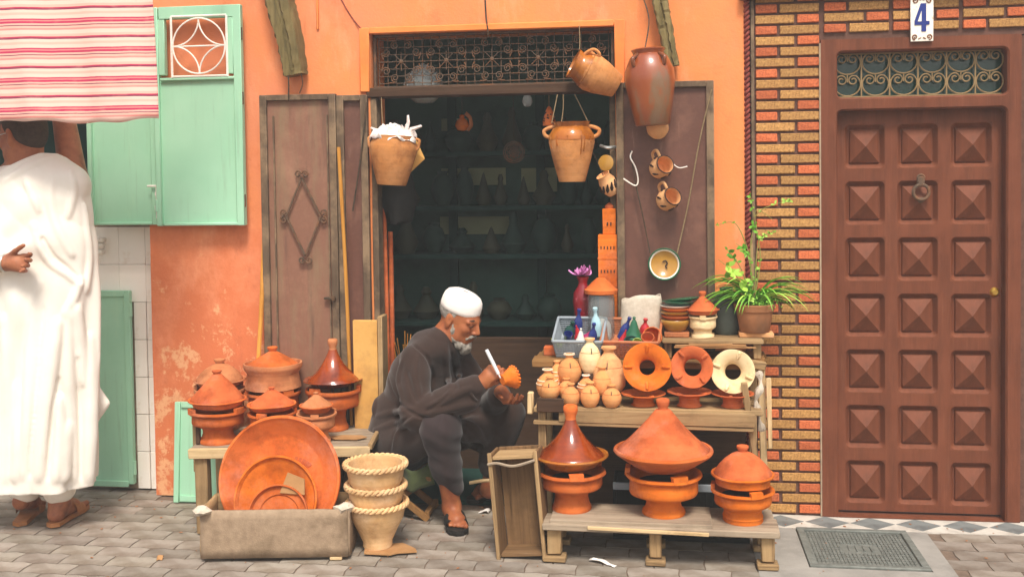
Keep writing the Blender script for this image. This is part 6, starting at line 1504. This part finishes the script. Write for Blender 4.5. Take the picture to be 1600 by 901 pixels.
def head(S, c, Fv, Uv, k=1.0):
    Fv = Vector(Fv).normalized(); Uv = Vector(Uv); Uv = (Uv-Fv*Uv.dot(Fv)).normalized(); Lv = Uv.cross(Fv); c = Vector(c)
    M = Matrix((Fv, Lv, Uv)).transposed()
    def P(x, y, z): return c+(Fv*x+Lv*y+Uv*z)*k
    E = lambda p, r, kk=.02, sub=False: S.ell(P(*p), tuple(q*k for q in r), kk, M, sub)
    E((-.012, 0, .045), (.102, .077, .088)); E((.03, 0, -.02), (.07, .064, .085), .03); E((.045, 0, -.085), (.048, .046, .036), .03)
    for s_ in (-1, 1):
        E((.062, s_*.04, -.022), (.024, .02, .022), .02); E((.02, s_*.055, -.07), (.035, .015, .03), .03)
        E((.102, s_*.034, .004), (.016, .02, .013), .012, True)
        E((.082, s_*.033, .004), (.0135, .014, .012), .003)
        S.cap(P(.09, s_*.012, .022), P(.08, s_*.05, .02), .011*k, .009*k, .012)
        E((-.012, s_*.077, -.004), (.02, .008, .034), .006); E((-.004, s_*.085, -.002), (.008, .006, .018), .004, True); E((-.01, s_*.075, -.034), (.009, .006, .011), .006)
    S.cap(P(.096, 0, .02), P(.118, 0, -.026), .0085*k, .012*k, .01); 
    for s_ in (-1, 1): E((.104, s_*.013, -.032), (.011, .009, .008), .006)
    S.cap(P(.092, -.02, -.06), P(.092, .02, -.06), .007*k, .007*k, .008); S.cap(P(.09, -.017, -.073), P(.09, .017, -.073), .0075*k, .0075*k, .006); S.cap(P(.1, -.02, -.0665), P(.1, .02, -.0665), .0022*k, .0022*k, .004, True)
    return P, M
def rings(S, zs, cx, cy, rx, ry, amp, nf, k=.03, ph=0.0):
    zs = np.array(zs); sl, X, Y, Z = S.win((min(cx)-max(rx)-.02, min(cy)-max(ry)-.02, zs[0]), (max(cx)+max(rx)+.02, max(cy)+max(ry)+.02, zs[-1]), .02)
    I = lambda a: np.interp(Z, zs, a); x = X-I(cx); y = Y-I(cy); RX, RY = I(rx), I(ry); th = np.arctan2(y/RY, x/RX)
    q = np.sqrt((x/RX)**2+(y/RY)**2); fo = I(amp)*(np.sin(nf*th+ph+2.2*np.sin(Z*3.1))+.6*np.sin((nf*1.7)*th+1.3+3*np.sin(Z*2.3+1)))
    d = (q-1)*np.minimum(RX, RY)-fo
    d = np.maximum(d, np.maximum(zs[0]-Z, Z-zs[-1])); S.put(sl, d, k)

def surf(S, px, row):
    """first point where the line of sight through a photo pixel meets the body being built"""
    d = ray(px, row); t0 = (S.lo[1]-CAM.y)/d.y; t1 = (S.ax[1][-1]-CAM.y)/d.y; T = np.arange(t0, t1, S.h*.5)
    Q = np.array(CAM)[None]+T[:, None]*np.array(d)[None]; I = np.round((Q-S.lo)/S.h).astype(int)
    ok = ((I >= 0) & (I < S.n)).all(1); I = np.clip(I, 0, S.n-1); hit = ok & (S.d[I[:, 0], I[:, 1], I[:, 2]] < 0)
    if not hit.any(): return None
    return Vector(Q[int(np.argmax(hit))])
def creases(S, lines, r=.01, k=.014, out=.35):
    """cloth folds: ridges (or seams, r < 0) laid on the surface along lines read from the photo"""
    pts = []
    for L in lines:
        P = [Vector((a, b, 0)) for a, b in L]; P = smooth_path(P, 16)
        pts.append([q for q in (surf(S, p.x, p.y) for p in P) if q is not None])
    for L in pts:
        for _ in range(6): L = [L[0]]+[(L[i-1]+L[i]*2+L[i+1])/4 for i in range(1, len(L)-1)]+[L[-1]] if len(L) > 2 else L
        n_ = len(L)
        for i in range(n_-1):
            if (L[i+1]-L[i]).length > .06: continue
            e = lambda j: .35+.65*math.sin(math.pi*(j+.5)/n_)
            o = Vector((0, -1, .15))*(abs(r)*(out-.5))
            if r > 0: S.cap(L[i]+o+Vector((0, .006, 0)), L[i+1]+o+Vector((0, .006, 0)), r*e(i), r*e(i+1), k)
            else: S.cap(L[i]-Vector((0, .002, 0)), L[i+1]-Vector((0, .002, 0)), -r*e(i), -r*e(i+1), k, True)
def crop_pts(L, x0, y0, s): return [[(x0+a/s, y0+b/s) for a, b in l] for l in L]

# ---------------------------------------------------------------- the seated craftsman
cm = thing('person', 'seated craftsman in brown robe and white cap drawing on a small clay pot', 'person', (0, 0, 0))
pel = W(622, 692, -.1); chest = W(660, 590, -.14); nb = W(697, 526, -.17)
shR, elR, wrR = W(648, 563, -.29), W(650, 646, -.37), W(751, 599, -.4)
shL, elL, wrL = W(712, 558, -.01), W(765, 640, -.04), W(783, 612, -.27)
hiR, knR = W(630, 690, -.19), W(690, 662, -.38); anR = Vector((W(706, 800, -.3).x, -.3, .085))
hiL, knL = W(655, 690, .0), W(790, 648, -.06); anL = W(765, 745, -.05); anL.z = .1
hC = W(718, 497, -.18); hF = Vector((.87, -.34, -.36)); hU = Vector((.33, -.13, .94))
S = Sdf((-1.42, -.62, -.01), (-.5, .3, 1.14), .0045)
Pm, Mh = head(S, hC, hF, hU, .97)
S.chain([Pm(-.03, 0, -.05), nb, chest], [.056, .06, .085], .03)
S.chain([chest, pel], [.09, .1], .05)
S.chain([nb, shR], [.05, .035], .03); S.chain([nb, shL], [.05, .035], .03)
S.chain([shR, elR, wrR], [.035, .036, .029], .02); S.chain([shL, elL, wrL], [.035, .036, .029], .02)
S.chain([hiR, knR, anR], [.085, .06, .04], .03); S.chain([hiL, knL, anL], [.085, .06, .042], .03); S.cap(pel, hiR, .12, .09, .04); S.cap(pel, hiL, .12, .09, .04)
hand.flip = 1
dR = Vector((.72, -.12, .66)); nR = Vector((.12, .95, -.28))
hand.flip = -1
tR, thR = hand(S, wrR, dR, nR, [(.85, .75, .35), (.95, .85, .4), (1.05, .95, .5), (1.15, 1.0, .6)], .98, .5)
dL = Vector((.35, -.4, -.1)); hand.flip = 1
tL, thL = hand(S, wrL, Vector((.45, -.55, -.3)), Vector((.3, -.2, 1)), [(.6, .6, .4), (.55, .6, .4), (.5, .6, .4), (.5, .6, .5)], .98, .3)
toR = G(717, 834); toR.z = .018; heR = Vector((anR.x-.004, anR.y+.03, .02)); toL = G(738, 785); toL.z = .018; heL = G(775, 774); heL.z = .02
toR.y = max(toR.y, heR.y-.23)
foot(S, anR, heR, toR, -1); foot(S, anL, heL, toL, -1)
body = S.build('body', 'skin_tan', cm, 1)
# robe
S = Sdf((-1.5, -.62, .12), (-.48, .32, 1.02), .0055)
S.chain([pel, W(638, 645, -.11), W(655, 590, -.13), W(674, 550, -.155), nb-Vector((0, 0, .02))], [.155, .14, .135, .105, .066], .04)
S.chain([shL, nb-Vector((0, 0, .015)), shR], [.066, .062, .068], .04)
S.chain([shR, elR], [.07, .072], .012); S.chain([elR, wrR-(wrR-elR)*.08], [.07, .05], .01)
S.cap(elR+Vector((.02, .0, -.035)), wrR-(wrR-elR)*.14+Vector((.0, 0, -.055)), .04, .042, .02)
S.chain([shL, elL, wrL-(wrL-elL)*.2], [.07, .072, .055], .015)
S.chain([hiR, knR+Vector((0, .01, .0))], [.115, .078], .03); S.chain([hiL, knL], [.11, .085], .03)
S.cap(knR+Vector((.03, .08, -.05)), knL+Vector((-.03, 0, -.06)), .045, .075, .04)
S.cap(knL, anL+Vector((.02, 0, .12)), .085, .075, .04)
S.cap(W(603, 690, -.12), W(612, 640, -.12), .07, .08, .04)
S.cap(W(700, 610, -.1), W(725, 630, -.1), .085, .08, .04)
X0 = chest.x
crease = lambda t: np.abs(np.sin(t))**.7-.62
def rf(X, Y, Z):
    a = -.0055*crease(19*(X*.9+Z*.45)+1.7*np.sin(5*Z+3*X)+1.2*np.sin(13*Z-4*X))*sstep((Z-.38)/.15)*sstep((1.0-Z)/.3)
    b_ = -.0035*crease(30*(Z*.85-X*.3)+2.2*np.sin(9*X+4*Z))*sstep((X+1.3)/.3)
    c_ = -.005*crease(20*(X*.7-Z*.6)+1.5*np.sin(8*X))*sstep((.55-Z)/.12)
    return a+b_+c_
S.fold(rf)
creases(S, crop_pts([[(262, 440), (310, 422), (335, 395)], [(240, 462), (300, 452), (350, 440), (400, 430)], [(300, 432), (360, 398), (398, 384)], [(110, 470), (170, 455), (230, 448)], [(104, 512), (160, 492), (222, 470)], [(160, 560), (182, 505), (235, 462)], [(340, 265), (352, 330), (366, 384)], [(318, 272), (318, 335), (330, 380)], [(172, 240), (150, 282), (140, 335)], [(122, 330), (112, 400), (104, 462)], [(345, 480), (400, 502), (440, 560)], [(350, 520), (395, 556), (430, 572)], [(230, 290), (225, 350), (240, 410)], [(190, 300), (178, 360), (190, 420)], [(270, 470), (300, 500), (345, 505)]], 531, 406, 1.92), .013, .012)
creases(S, crop_pts([[(215, 250), (262, 292), (279, 350), (274, 405)], [(142, 335), (162, 405), (205, 452), (262, 474), (335, 474), (405, 458)], [(330, 250), (340, 300), (345, 350)], [(150, 575), (165, 510), (215, 465)], [(200, 330), (212, 380), (232, 425)], [(255, 455), (290, 436), (325, 405)]], 531, 406, 1.92), -.006, .008)
robe = S.build('robe', 'brown_robe', cm, 1)
# trousers on the near shin
S = Sdf((-1.15, -.55, .1), (-.75, -.1, .66), .0055)
S.chain([knR+Vector((-.02, .05, -.01)), knR+Vector((0, 0, -.02)), (knR+anR)/2+Vector((0, .0, .0)), anR+Vector((0, 0, .1))], [.085, .09, .068, .058], .03)
S.fold(lambda X, Y, Z: .005*np.sin(60*(X+.25*Z)+2*np.sin(8*Z))+.002*np.sin(90*(Z+.5*X)))
S.build('trousers', 'dark_trousers', cm, 1)
cu = wrR-(wrR-elR)*.09; cdv = (wrR-elR).normalized(); ca = cdv.orthogonal().normalized(); cbv = cdv.cross(ca)
Mb().tube([cu+ca*(.047*math.cos(a))+cbv*(.047*math.sin(a))+Vector((-.004, 0, -.02+.0*a)) for a in [2*math.pi*i/26 for i in range(26)]], .006, 6, True).build('cuff_hem', 'brown_robe', cm, 60)
# collar placket and rolled neckband
Mb().tube([nb+Vector((.066*math.cos(a), .066*math.sin(a)*.95, .012+.02*math.cos(a+2.6))) for a in [2*math.pi*i/28 for i in range(28)]], .009, 7, True).build('collar', 'brown_robe', cm, 60)
# cap
Mc = Matrix.Translation(Pm(-.012, 0, .058)) @ Mh.to_4x4()
Mb().lathe([(.097, -.012), (.099, -.008), (.1, 0), (.099, .03), (.094, .055), (.083, .075), (.06, .089), (.03, .094), (0, .095)], 44).add([], []).wob(.0015, 20)
cp_ = Mb().lathe([(.0955, -.022), (.1, -.018), (.101, 0), (.1, .028), (.095, .05), (.084, .067), (.062, .079), (.03, .084), (0, .085)], 44, Mc @ Matrix.Diagonal((1.0, .8, .88, 1))).wob(.0012, 22).build('cap', 'cap_knit', cm, 60)
# cropped grey hair behind the ear
S = Sdf(tuple(Pm(0, 0, 0)[i]-.16 for i in range(3)), tuple(Pm(0, 0, 0)[i]+.16 for i in range(3)), .004)
S.ell(Pm(-.014, 0, .045), (.101, .0775, .0875), .01, Mh)
Fh, Lh, Uh = [Vector(c) for c in Mh.col]; hc = hC
S.cut(lambda X, Y, Z: ((X-hc.x)*Fh.x+(Y-hc.y)*Fh.y+(Z-hc.z)*Fh.z)-.012-.25*((X-hc.x)*Uh.x+(Y-hc.y)*Uh.y+(Z-hc.z)*Uh.z)); S.cut(lambda X, Y, Z: -.012-((X-hc.x)*Uh.x+(Y-hc.y)*Uh.y+(Z-hc.z)*Uh.z)+.35*np.abs(((X-hc.x)*Fh.x+(Y-hc.y)*Fh.y+(Z-hc.z)*Fh.z)+.05)*0)
S.build('hair', 'grey_hair', cm, 1)
# beard and moustache
S = Sdf(tuple(hC[i]-.2 for i in range(3)), tuple(hC[i]+.16 for i in range(3)), .0035)
for s_ in (-1, 1):
    S.chain([Pm(.014, s_*.062, -.012), Pm(.022, s_*.06, -.05), Pm(.036, s_*.05, -.082), Pm(.06, s_*.034, -.105), Pm(.08, 0, -.115)], [.006, .013, .017, .02, .023], .014)
    S.chain([Pm(.103, s_*.004, -.047), Pm(.098, s_*.02, -.054), Pm(.084, s_*.033, -.068)], [.0075, .007, .005], .006)
S.ell(Pm(.075, 0, -.126), (.022, .026, .03), .02, Mh); S.cap(Pm(.088, 0, -.092), Pm(.082, 0, -.115), .013, .018, .01)
S.fold(lambda X, Y, Z: .0022*np.sin(260*X+3*np.sin(60*Z))*np.sin(230*Y+2*np.sin(80*Z)))
S.build('beard', 'beard_hair', cm, 0)
for s_ in (-1, 1):
    Mb().tube(smooth_path([Pm(.092, s_*.016, .029), Pm(.092, s_*.034, .032), Pm(.08, s_*.052, .026)], 4), [.003]*3+[.0042]*3+[.003]*2+[.002], 6).build('eyebrow', 'dark_hair', cm)
    Mb().tube(smooth_path([Pm(.0935, s_*.022, .003), Pm(.0955, s_*.034, .001), Pm(.089, s_*.046, .002)], 4), .0022, 6).build('eyelid', 'dark_hair', cm)
# sandals
def sandal(par, heel, toe, mat, strap=True, w_=.05, up=Vector((0, 0, 1))):
    h_, t = Vector(heel), Vector(toe); d = (t-h_); d.z = 0; L = d.length; d.normalize(); s_ = Vector((-d.y, d.x, 0)); z0 = .004
    out = [(-.03, -.6), (-.05, 0), (-.03, .6), (L*.4, .72), (L*.75, 1), (L*.98, .9), (L+.025, .3), (L+.025, -.3), (L*.98, -.9), (L*.75, -1), (L*.4, -.72)]
    v = []; 
    for z in (0.003, .022): v += [tuple(Vector((h_.x, h_.y, z))+d*a+s_*(b_*w_)) for a, b_ in out]
    n_ = len(out); f = [tuple(range(n_))[::-1], tuple(range(n_, 2*n_))]+[(i, (i+1) % n_, (i+1) % n_+n_, i+n_) for i in range(n_)]
    Mb().add(v, f).build('sandal_sole', mat, par, 30)
    if strap:
        Mb().grid(lambda u, v_: tuple(Vector((h_.x, h_.y, .02))+d*(L*(.42+.36*v_))+s_*(w_*1.02*math.cos(math.pi*u))+Vector((0, 0, (.066-.03*v_)*math.sin(math.pi*u)**.7))), 17, 6).build('sandal_strap', mat, par, 60)
sandal(cm, heR, toR, 'black_rubber'); sandal(cm, heL, toL, 'black_rubber', False)
pt_ = (Vector(toL)+Vector(heL))/2
# pen and pot
pc_ = W(794, 591, -.42)
tipR = (tR[0]+tR[1]+thR)/3
p_top = W(760, 546, -.45); p_bot = pc_+Vector((-.03, -.024, .006))
g_ = (tR[0]+thR)/2
pn = thing('marker_pen', 'white marker pen in the craftsman\'s right hand', 'pen', p_bot)
dv = (p_top-p_bot); Lp = dv.length; dv.normalize()
Mb().tube([Vector((0, 0, 0)), dv*.02, dv*.021, dv*(Lp*.45)], [.002, .004, .0075, .0078], 10).build('barrel', 'pen_white', pn); Mb().tube([dv*(Lp*.45), dv*(Lp*.99), dv*Lp], [.0086, .0084, .006], 10).build('cap', 'pen_white', pn)
ax = Vector((-.72, -.62, -.12)).normalized(); axq = ax.to_track_quat('Z', 'Y')
wp = thing('scalloped_pot', 'small ochre clay pot with scalloped rim held by the craftsman', 'pot', pc_-ax*.03, axq.to_euler()); wp.scale = (.88, .88, .88)
Mb().lathe([(.0, .07), (.024, .07), (.027, .066), (.03, .05), (.044, .03), (.052, .008), (.054, .0), (.05, .0), (.046, .01), (.036, .034), (.02, .06), (0, .062)], 36).build('body', 'terracotta_bright', wp, 50)
b = Mb()
for k in range(18):
    a = 2*math.pi*k/18; b.lathe([(0, -.008), (.006, -.005), (.0075, 0), (.006, .005), (0, .008)], 8, Matrix.Translation((.053*math.cos(a), .053*math.sin(a), .0)))
b.build('scalloped_rim', 'terracotta_bright', wp)['kind'] = 'stuff'
# watch-like white spot at his left hand
Mb().tube([wrL+Vector((.03*math.cos(a), .02*math.sin(a)-.0, .02*math.sin(a))) for a in [2*math.pi*i/20 for i in range(20)]], .004, 6, True).build('bracelet', 'silver', cm)
# stool with a rag
stl = thing('low_stool', 'low wooden stool with crossed legs under the craftsman', 'stool', (0, 0, 0))
sc_ = pel.copy(); zst = .2
sx_c, sy_c = W(635, 720, -.12).x, -.12
Mb().box((sx_c, sy_c, zst-.012), (.3, .24, .022), ch=.004).build('seat', 'brown_wood_X', stl)
for yy in (sy_c-.1, sy_c+.09):
    Mb().bar((sx_c-.12, yy, 0), (sx_c+.1, yy, zst-.024), .03, .02, .003).build('leg', 'brown_wood_Z', stl); Mb().bar((sx_c+.13, yy-.022, 0), (sx_c-.1, yy-.022, zst-.024), .03, .02, .003).build('leg', 'brown_wood_Z', stl)
Mb().bar((sx_c+.12, sy_c-.11, .022), (sx_c+.12, sy_c+.09, .022), .024, .024, .003).build('stretcher', 'brown_wood_Y', stl)
rg_ = Mb().grid(lambda u, v: (sx_c+.06+(u-.5)*.2, sy_c-.13+.02*math.sin(u*9)+.0*v, zst+.05-v*.1+.015*math.sin(u*7+1)), 16, 8).wob(.012, 18).build('green_rag', 'green_rag', None, 50); rg_.modifiers.new('t', 'SOLIDIFY').thickness = .004; tag(rg_, 'olive green rag spread over the craftsman\'s stool', 'rag')
stick('short pale wooden stick lying over the craftsman\'s far foot', W(734, 754, -.12), W(765, 750, -.14), .008, 'pale_wood_X')

# ---------------------------------------------------------------- the man in the white robe
wm = thing('person', 'man in long white robe seen from behind, one hand on his back', 'person', (0, 0, 0))
YM = -.5
wx = lambda px, row: W(px, row, YM)
hC2 = wx(36, 214)
S = Sdf((-3.38, -.86, -.01), (-2.42, -.1, 2.1), .0055)
hF2 = Vector((-.93, .33, -.16)); P2, M2 = head(S, hC2, hF2, (-.12, .05, .99), 1.1)
nb2 = wx(44, 266); sR2 = wx(112, 285); sL2 = wx(-18, 290); pv2 = wx(52, 520)
S.chain([P2(-.03, 0, -.04), nb2, wx(50, 330), pv2], [.062, .07, .13, .13], .04)
S.chain([sL2, nb2, sR2], [.065, .065, .065], .03)
elR2 = W(115, 280, -.36); wrR2 = W(98, 175, -.33)
S.chain([sR2, elR2, wrR2], [.06, .064, .05], .02); hand.flip = 1; hand(S, wrR2, (-.15, .1, 1), (0, 1, .1), [(.3, .3, .2)]*4, 1.05)
elL2 = W(-42, 392, -.6); wrL2 = W(8, 411, -.72)
S.chain([sL2, elL2, wrL2], [.055, .046, .032], .02); hand.flip = -1
hand(S, wrL2, (1, -.03, .0), (.05, -1, .12), [(.35, .55, .4), (.45, .65, .5), (.55, .7, .5), (.6, .75, .5)], 1.08, .25)
heA = G(34, 818); heB = G(88, 820)
anA = Vector((heA.x+.005, heA.y+.03, .17)); anB = Vector((heB.x, heB.y+.03, .1))
S.chain([pv2+Vector((-.08, 0, -.05)), wx(35, 640), anA+Vector((0, 0, .12)), anA], [.09, .065, .05, .042], .03); S.chain([pv2+Vector((.08, 0, -.05)), wx(85, 640), anB+Vector((0, 0, .12)), anB], [.09, .065, .05, .042], .03)
foot(S, anA, Vector((heA.x, heA.y-.0, .075)), Vector((heA.x-.05, heA.y+.2, .02)), 1, 1.1); foot(S, anB, Vector((heB.x, heB.y, .022)), Vector((heB.x-.02, heB.y+.24, .02)), 1, 1.1)
S.build('body', 'skin_brown', wm, 1)
# robe
S = Sdf((-3.5, -.92, .15), (-2.42, -.1, 1.85), .0065)
rowsR = [(757, 146, -46), (680, 149, -44), (560, 150, -42), (450, 149, -38), (400, 147, -36), (350, 141, -34), (310, 136, -36), (285, 127, -34), (268, 117, -24), (255, 106, 18), (246, 96, 46), (240, 84, 60)]
zs2 = []; cxs = []; rxs = []
for row, a, b_ in rowsR: p, q = W(a, row, YM), W(b_, row, YM); zs2.append(p.z); cxs.append((p.x+q.x)/2); rxs.append((p.x-q.x)/2)
ry = [.2, .195, .185, .175, .175, .17, .165, .155, .14, .11, .08, .04]; cy = [YM]*5+[YM, YM+.005, YM+.01, YM+.015, YM+.02, YM+.02, YM+.02]
rings(S, zs2, cxs, cy, rxs, ry, [.014, .013, .01, .005, .003, .002, .002, .001, 0, 0, 0, 0], 7, .03, .8)
S.chain([sR2, elR2+Vector((.0, .0, -.03))], [.07, .066], .05)
S.chain([sL2, elL2, elL2.lerp(wrL2, .72)], [.09, .085, .07], .04)
S.cap(nb2+Vector((-.05, 0, -.03)), nb2+Vector((.06, 0, -.01)), .06, .06, .05)
def wf(X, Y, Z):
    u = X-W(20, 405, YM).x; v = Z-W(20, 405, YM).z        # drag folds radiating from the hand and shoulder
    th = np.arctan2(v, u); r_ = np.sqrt(u*u+v*v); a = .006*np.sin(9*th+6*r_)*np.exp(-((r_-.22)/.16)**2)
    b_ = -.004*crease(20*(X*.6+Z*.6)+2*np.sin(7*Z+4*X))*sstep((Z-1.15)/.25)
    c_ = -.009*crease(16*(X+.05*Z)+.9*np.sin(2.2*Z))*sstep((1.0-Z)/.5)
    return a+b_+c_
for t_ in [i/44 for i in range(45)]: S.cap(W(124, 572+116*t_, YM+.04), W(128+40*(1-abs(2*t_-1))**.9, 575+110*t_, YM+.06), .03, .007, .012)
S.fold(wf)
wl = [[(0, 271), (37, 255), (66, 243)], [(6, 284), (42, 262), (76, 248)], [(124, 446), (102, 428), (78, 410), (59, 379), (52, 350)], [(133, 455), (137, 397), (130, 320)], [(112, 400), (90, 360), (78, 315), (82, 275)], [(98, 492), (112, 470), (124, 436)], [(60, 330), (48, 300), (40, 280)], [(104, 340), (112, 300), (108, 268)]]
wv_ = [[(35, 745), (42, 640), (48, 540), (58, 440)], [(60, 748), (70, 650), (82, 560), (90, 500)], [(116, 750), (111, 658), (105, 582), (108, 490)], [(136, 750), (141, 640), (138, 525)], [(9, 750), (12, 611), (6, 496)], [(86, 750), (92, 690), (90, 620)], [(24, 750), (28, 690), (26, 600)], [(100, 750), (100, 705), (104, 660)], [(126, 600), (124, 540), (118, 480)]]
creases(S, wl, .009, .02); creases(S, wv_, .011, .03)
creases(S, [[(128, 440), (106, 420), (84, 402), (66, 372)], [(46, 745), (55, 620), (68, 480)], [(126, 748), (126, 650), (122, 560)], [(75, 748), (82, 660), (92, 590)]], -.006, .014)
S.build('robe', 'white_cotton', wm, 1)
b = Mb(); hz_ = zs2[0]
# white trousers under the hem
S = Sdf((-3.2, -.8, .1), (-2.45, -.2, .5), .006)
for an, x_ in ((anA, 0), (anB, 0)): S.cap(Vector((an.x, an.y, .42)), Vector((an.x+.004, an.y-.005, .165)), .075, .072, .02)
S.fold(lambda X, Y, Z: .003*np.sin(60*X+4*np.sin(12*Z))); S.build('trousers', 'white_cotton', wm, 1)
# cropped hair
S = Sdf(tuple(hC2[i]-.16 for i in range(3)), tuple(hC2[i]+.17 for i in range(3)), .0045); S.ell(P2(-.014, 0, .046), (.1155, .088, .1), .01, M2); S.ell(P2(-.052, 0, -.004), (.064, .07, .075), .03, M2)
F3, L3, U3 = [Vector(c) for c in M2.col]
S.cut(lambda X, Y, Z: ((X-hC2.x)*F3.x+(Y-hC2.y)*F3.y+(Z-hC2.z)*F3.z)-.004-.5*((X-hC2.x)*U3.x+(Y-hC2.y)*U3.y+(Z-hC2.z)*U3.z)); S.build('hair', 'dark_hair', wm, 1)
Mb().tube([P2(-.005, .083, .012), P2(.05, .08, .012), P2(.1, .066, .01)], .0022, 6).tube([P2(.1, .04+.024*math.cos(a), .004+.018*math.sin(a)) for a in [2*math.pi*i/18 for i in range(18)]], .0016, 5, True).build('glasses', 'silver', wm)
Mb().tube([wrL2+Vector((.0+.002*math.cos(a), .034*math.cos(a), .034*math.sin(a))) for a in [2*math.pi*i/24 for i in range(24)]], .007, 6, True).build('watch_strap', 'silver', wm)
S = Sdf((-3.4, -.9, 1.05), (-2.6, -.3, 1.6), .006); S.chain([elL2.lerp(wrL2, .3), elL2.lerp(wrL2, .78)], [.062, .056], .02); S.fold(lambda X, Y, Z: .003*np.sin(70*X+20*Z)); S.build('shirt_cuff', 'sackcloth', wm, 1)
sandal(wm, Vector((heA.x, heA.y, 0)), Vector((heA.x-.07, heA.y+.22, 0)), 'tan_leather', True, .052); sandal(wm, Vector((heB.x, heB.y, 0)), Vector((heB.x-.02, heB.y+.24, 0)), 'tan_leather', True, .052)

# ================================================================== smoky street air
n = N('haze_air'); n.t.nodes.remove(n.b)
pv = n.n('VolumePrincipled'); pv.inputs['Color'].default_value = (.93, .95, .93, 1); pv.inputs['Density'].default_value = .011; pv.inputs['Anisotropy'].default_value = .2
n.l(pv.outputs[0], n.out.inputs['Volume'])
hz = Mb().box((0, 0, 1.2), (126, 126, 4.4)).build('haze', 'haze_air', None, 0); hz['kind'] = 'stuff'
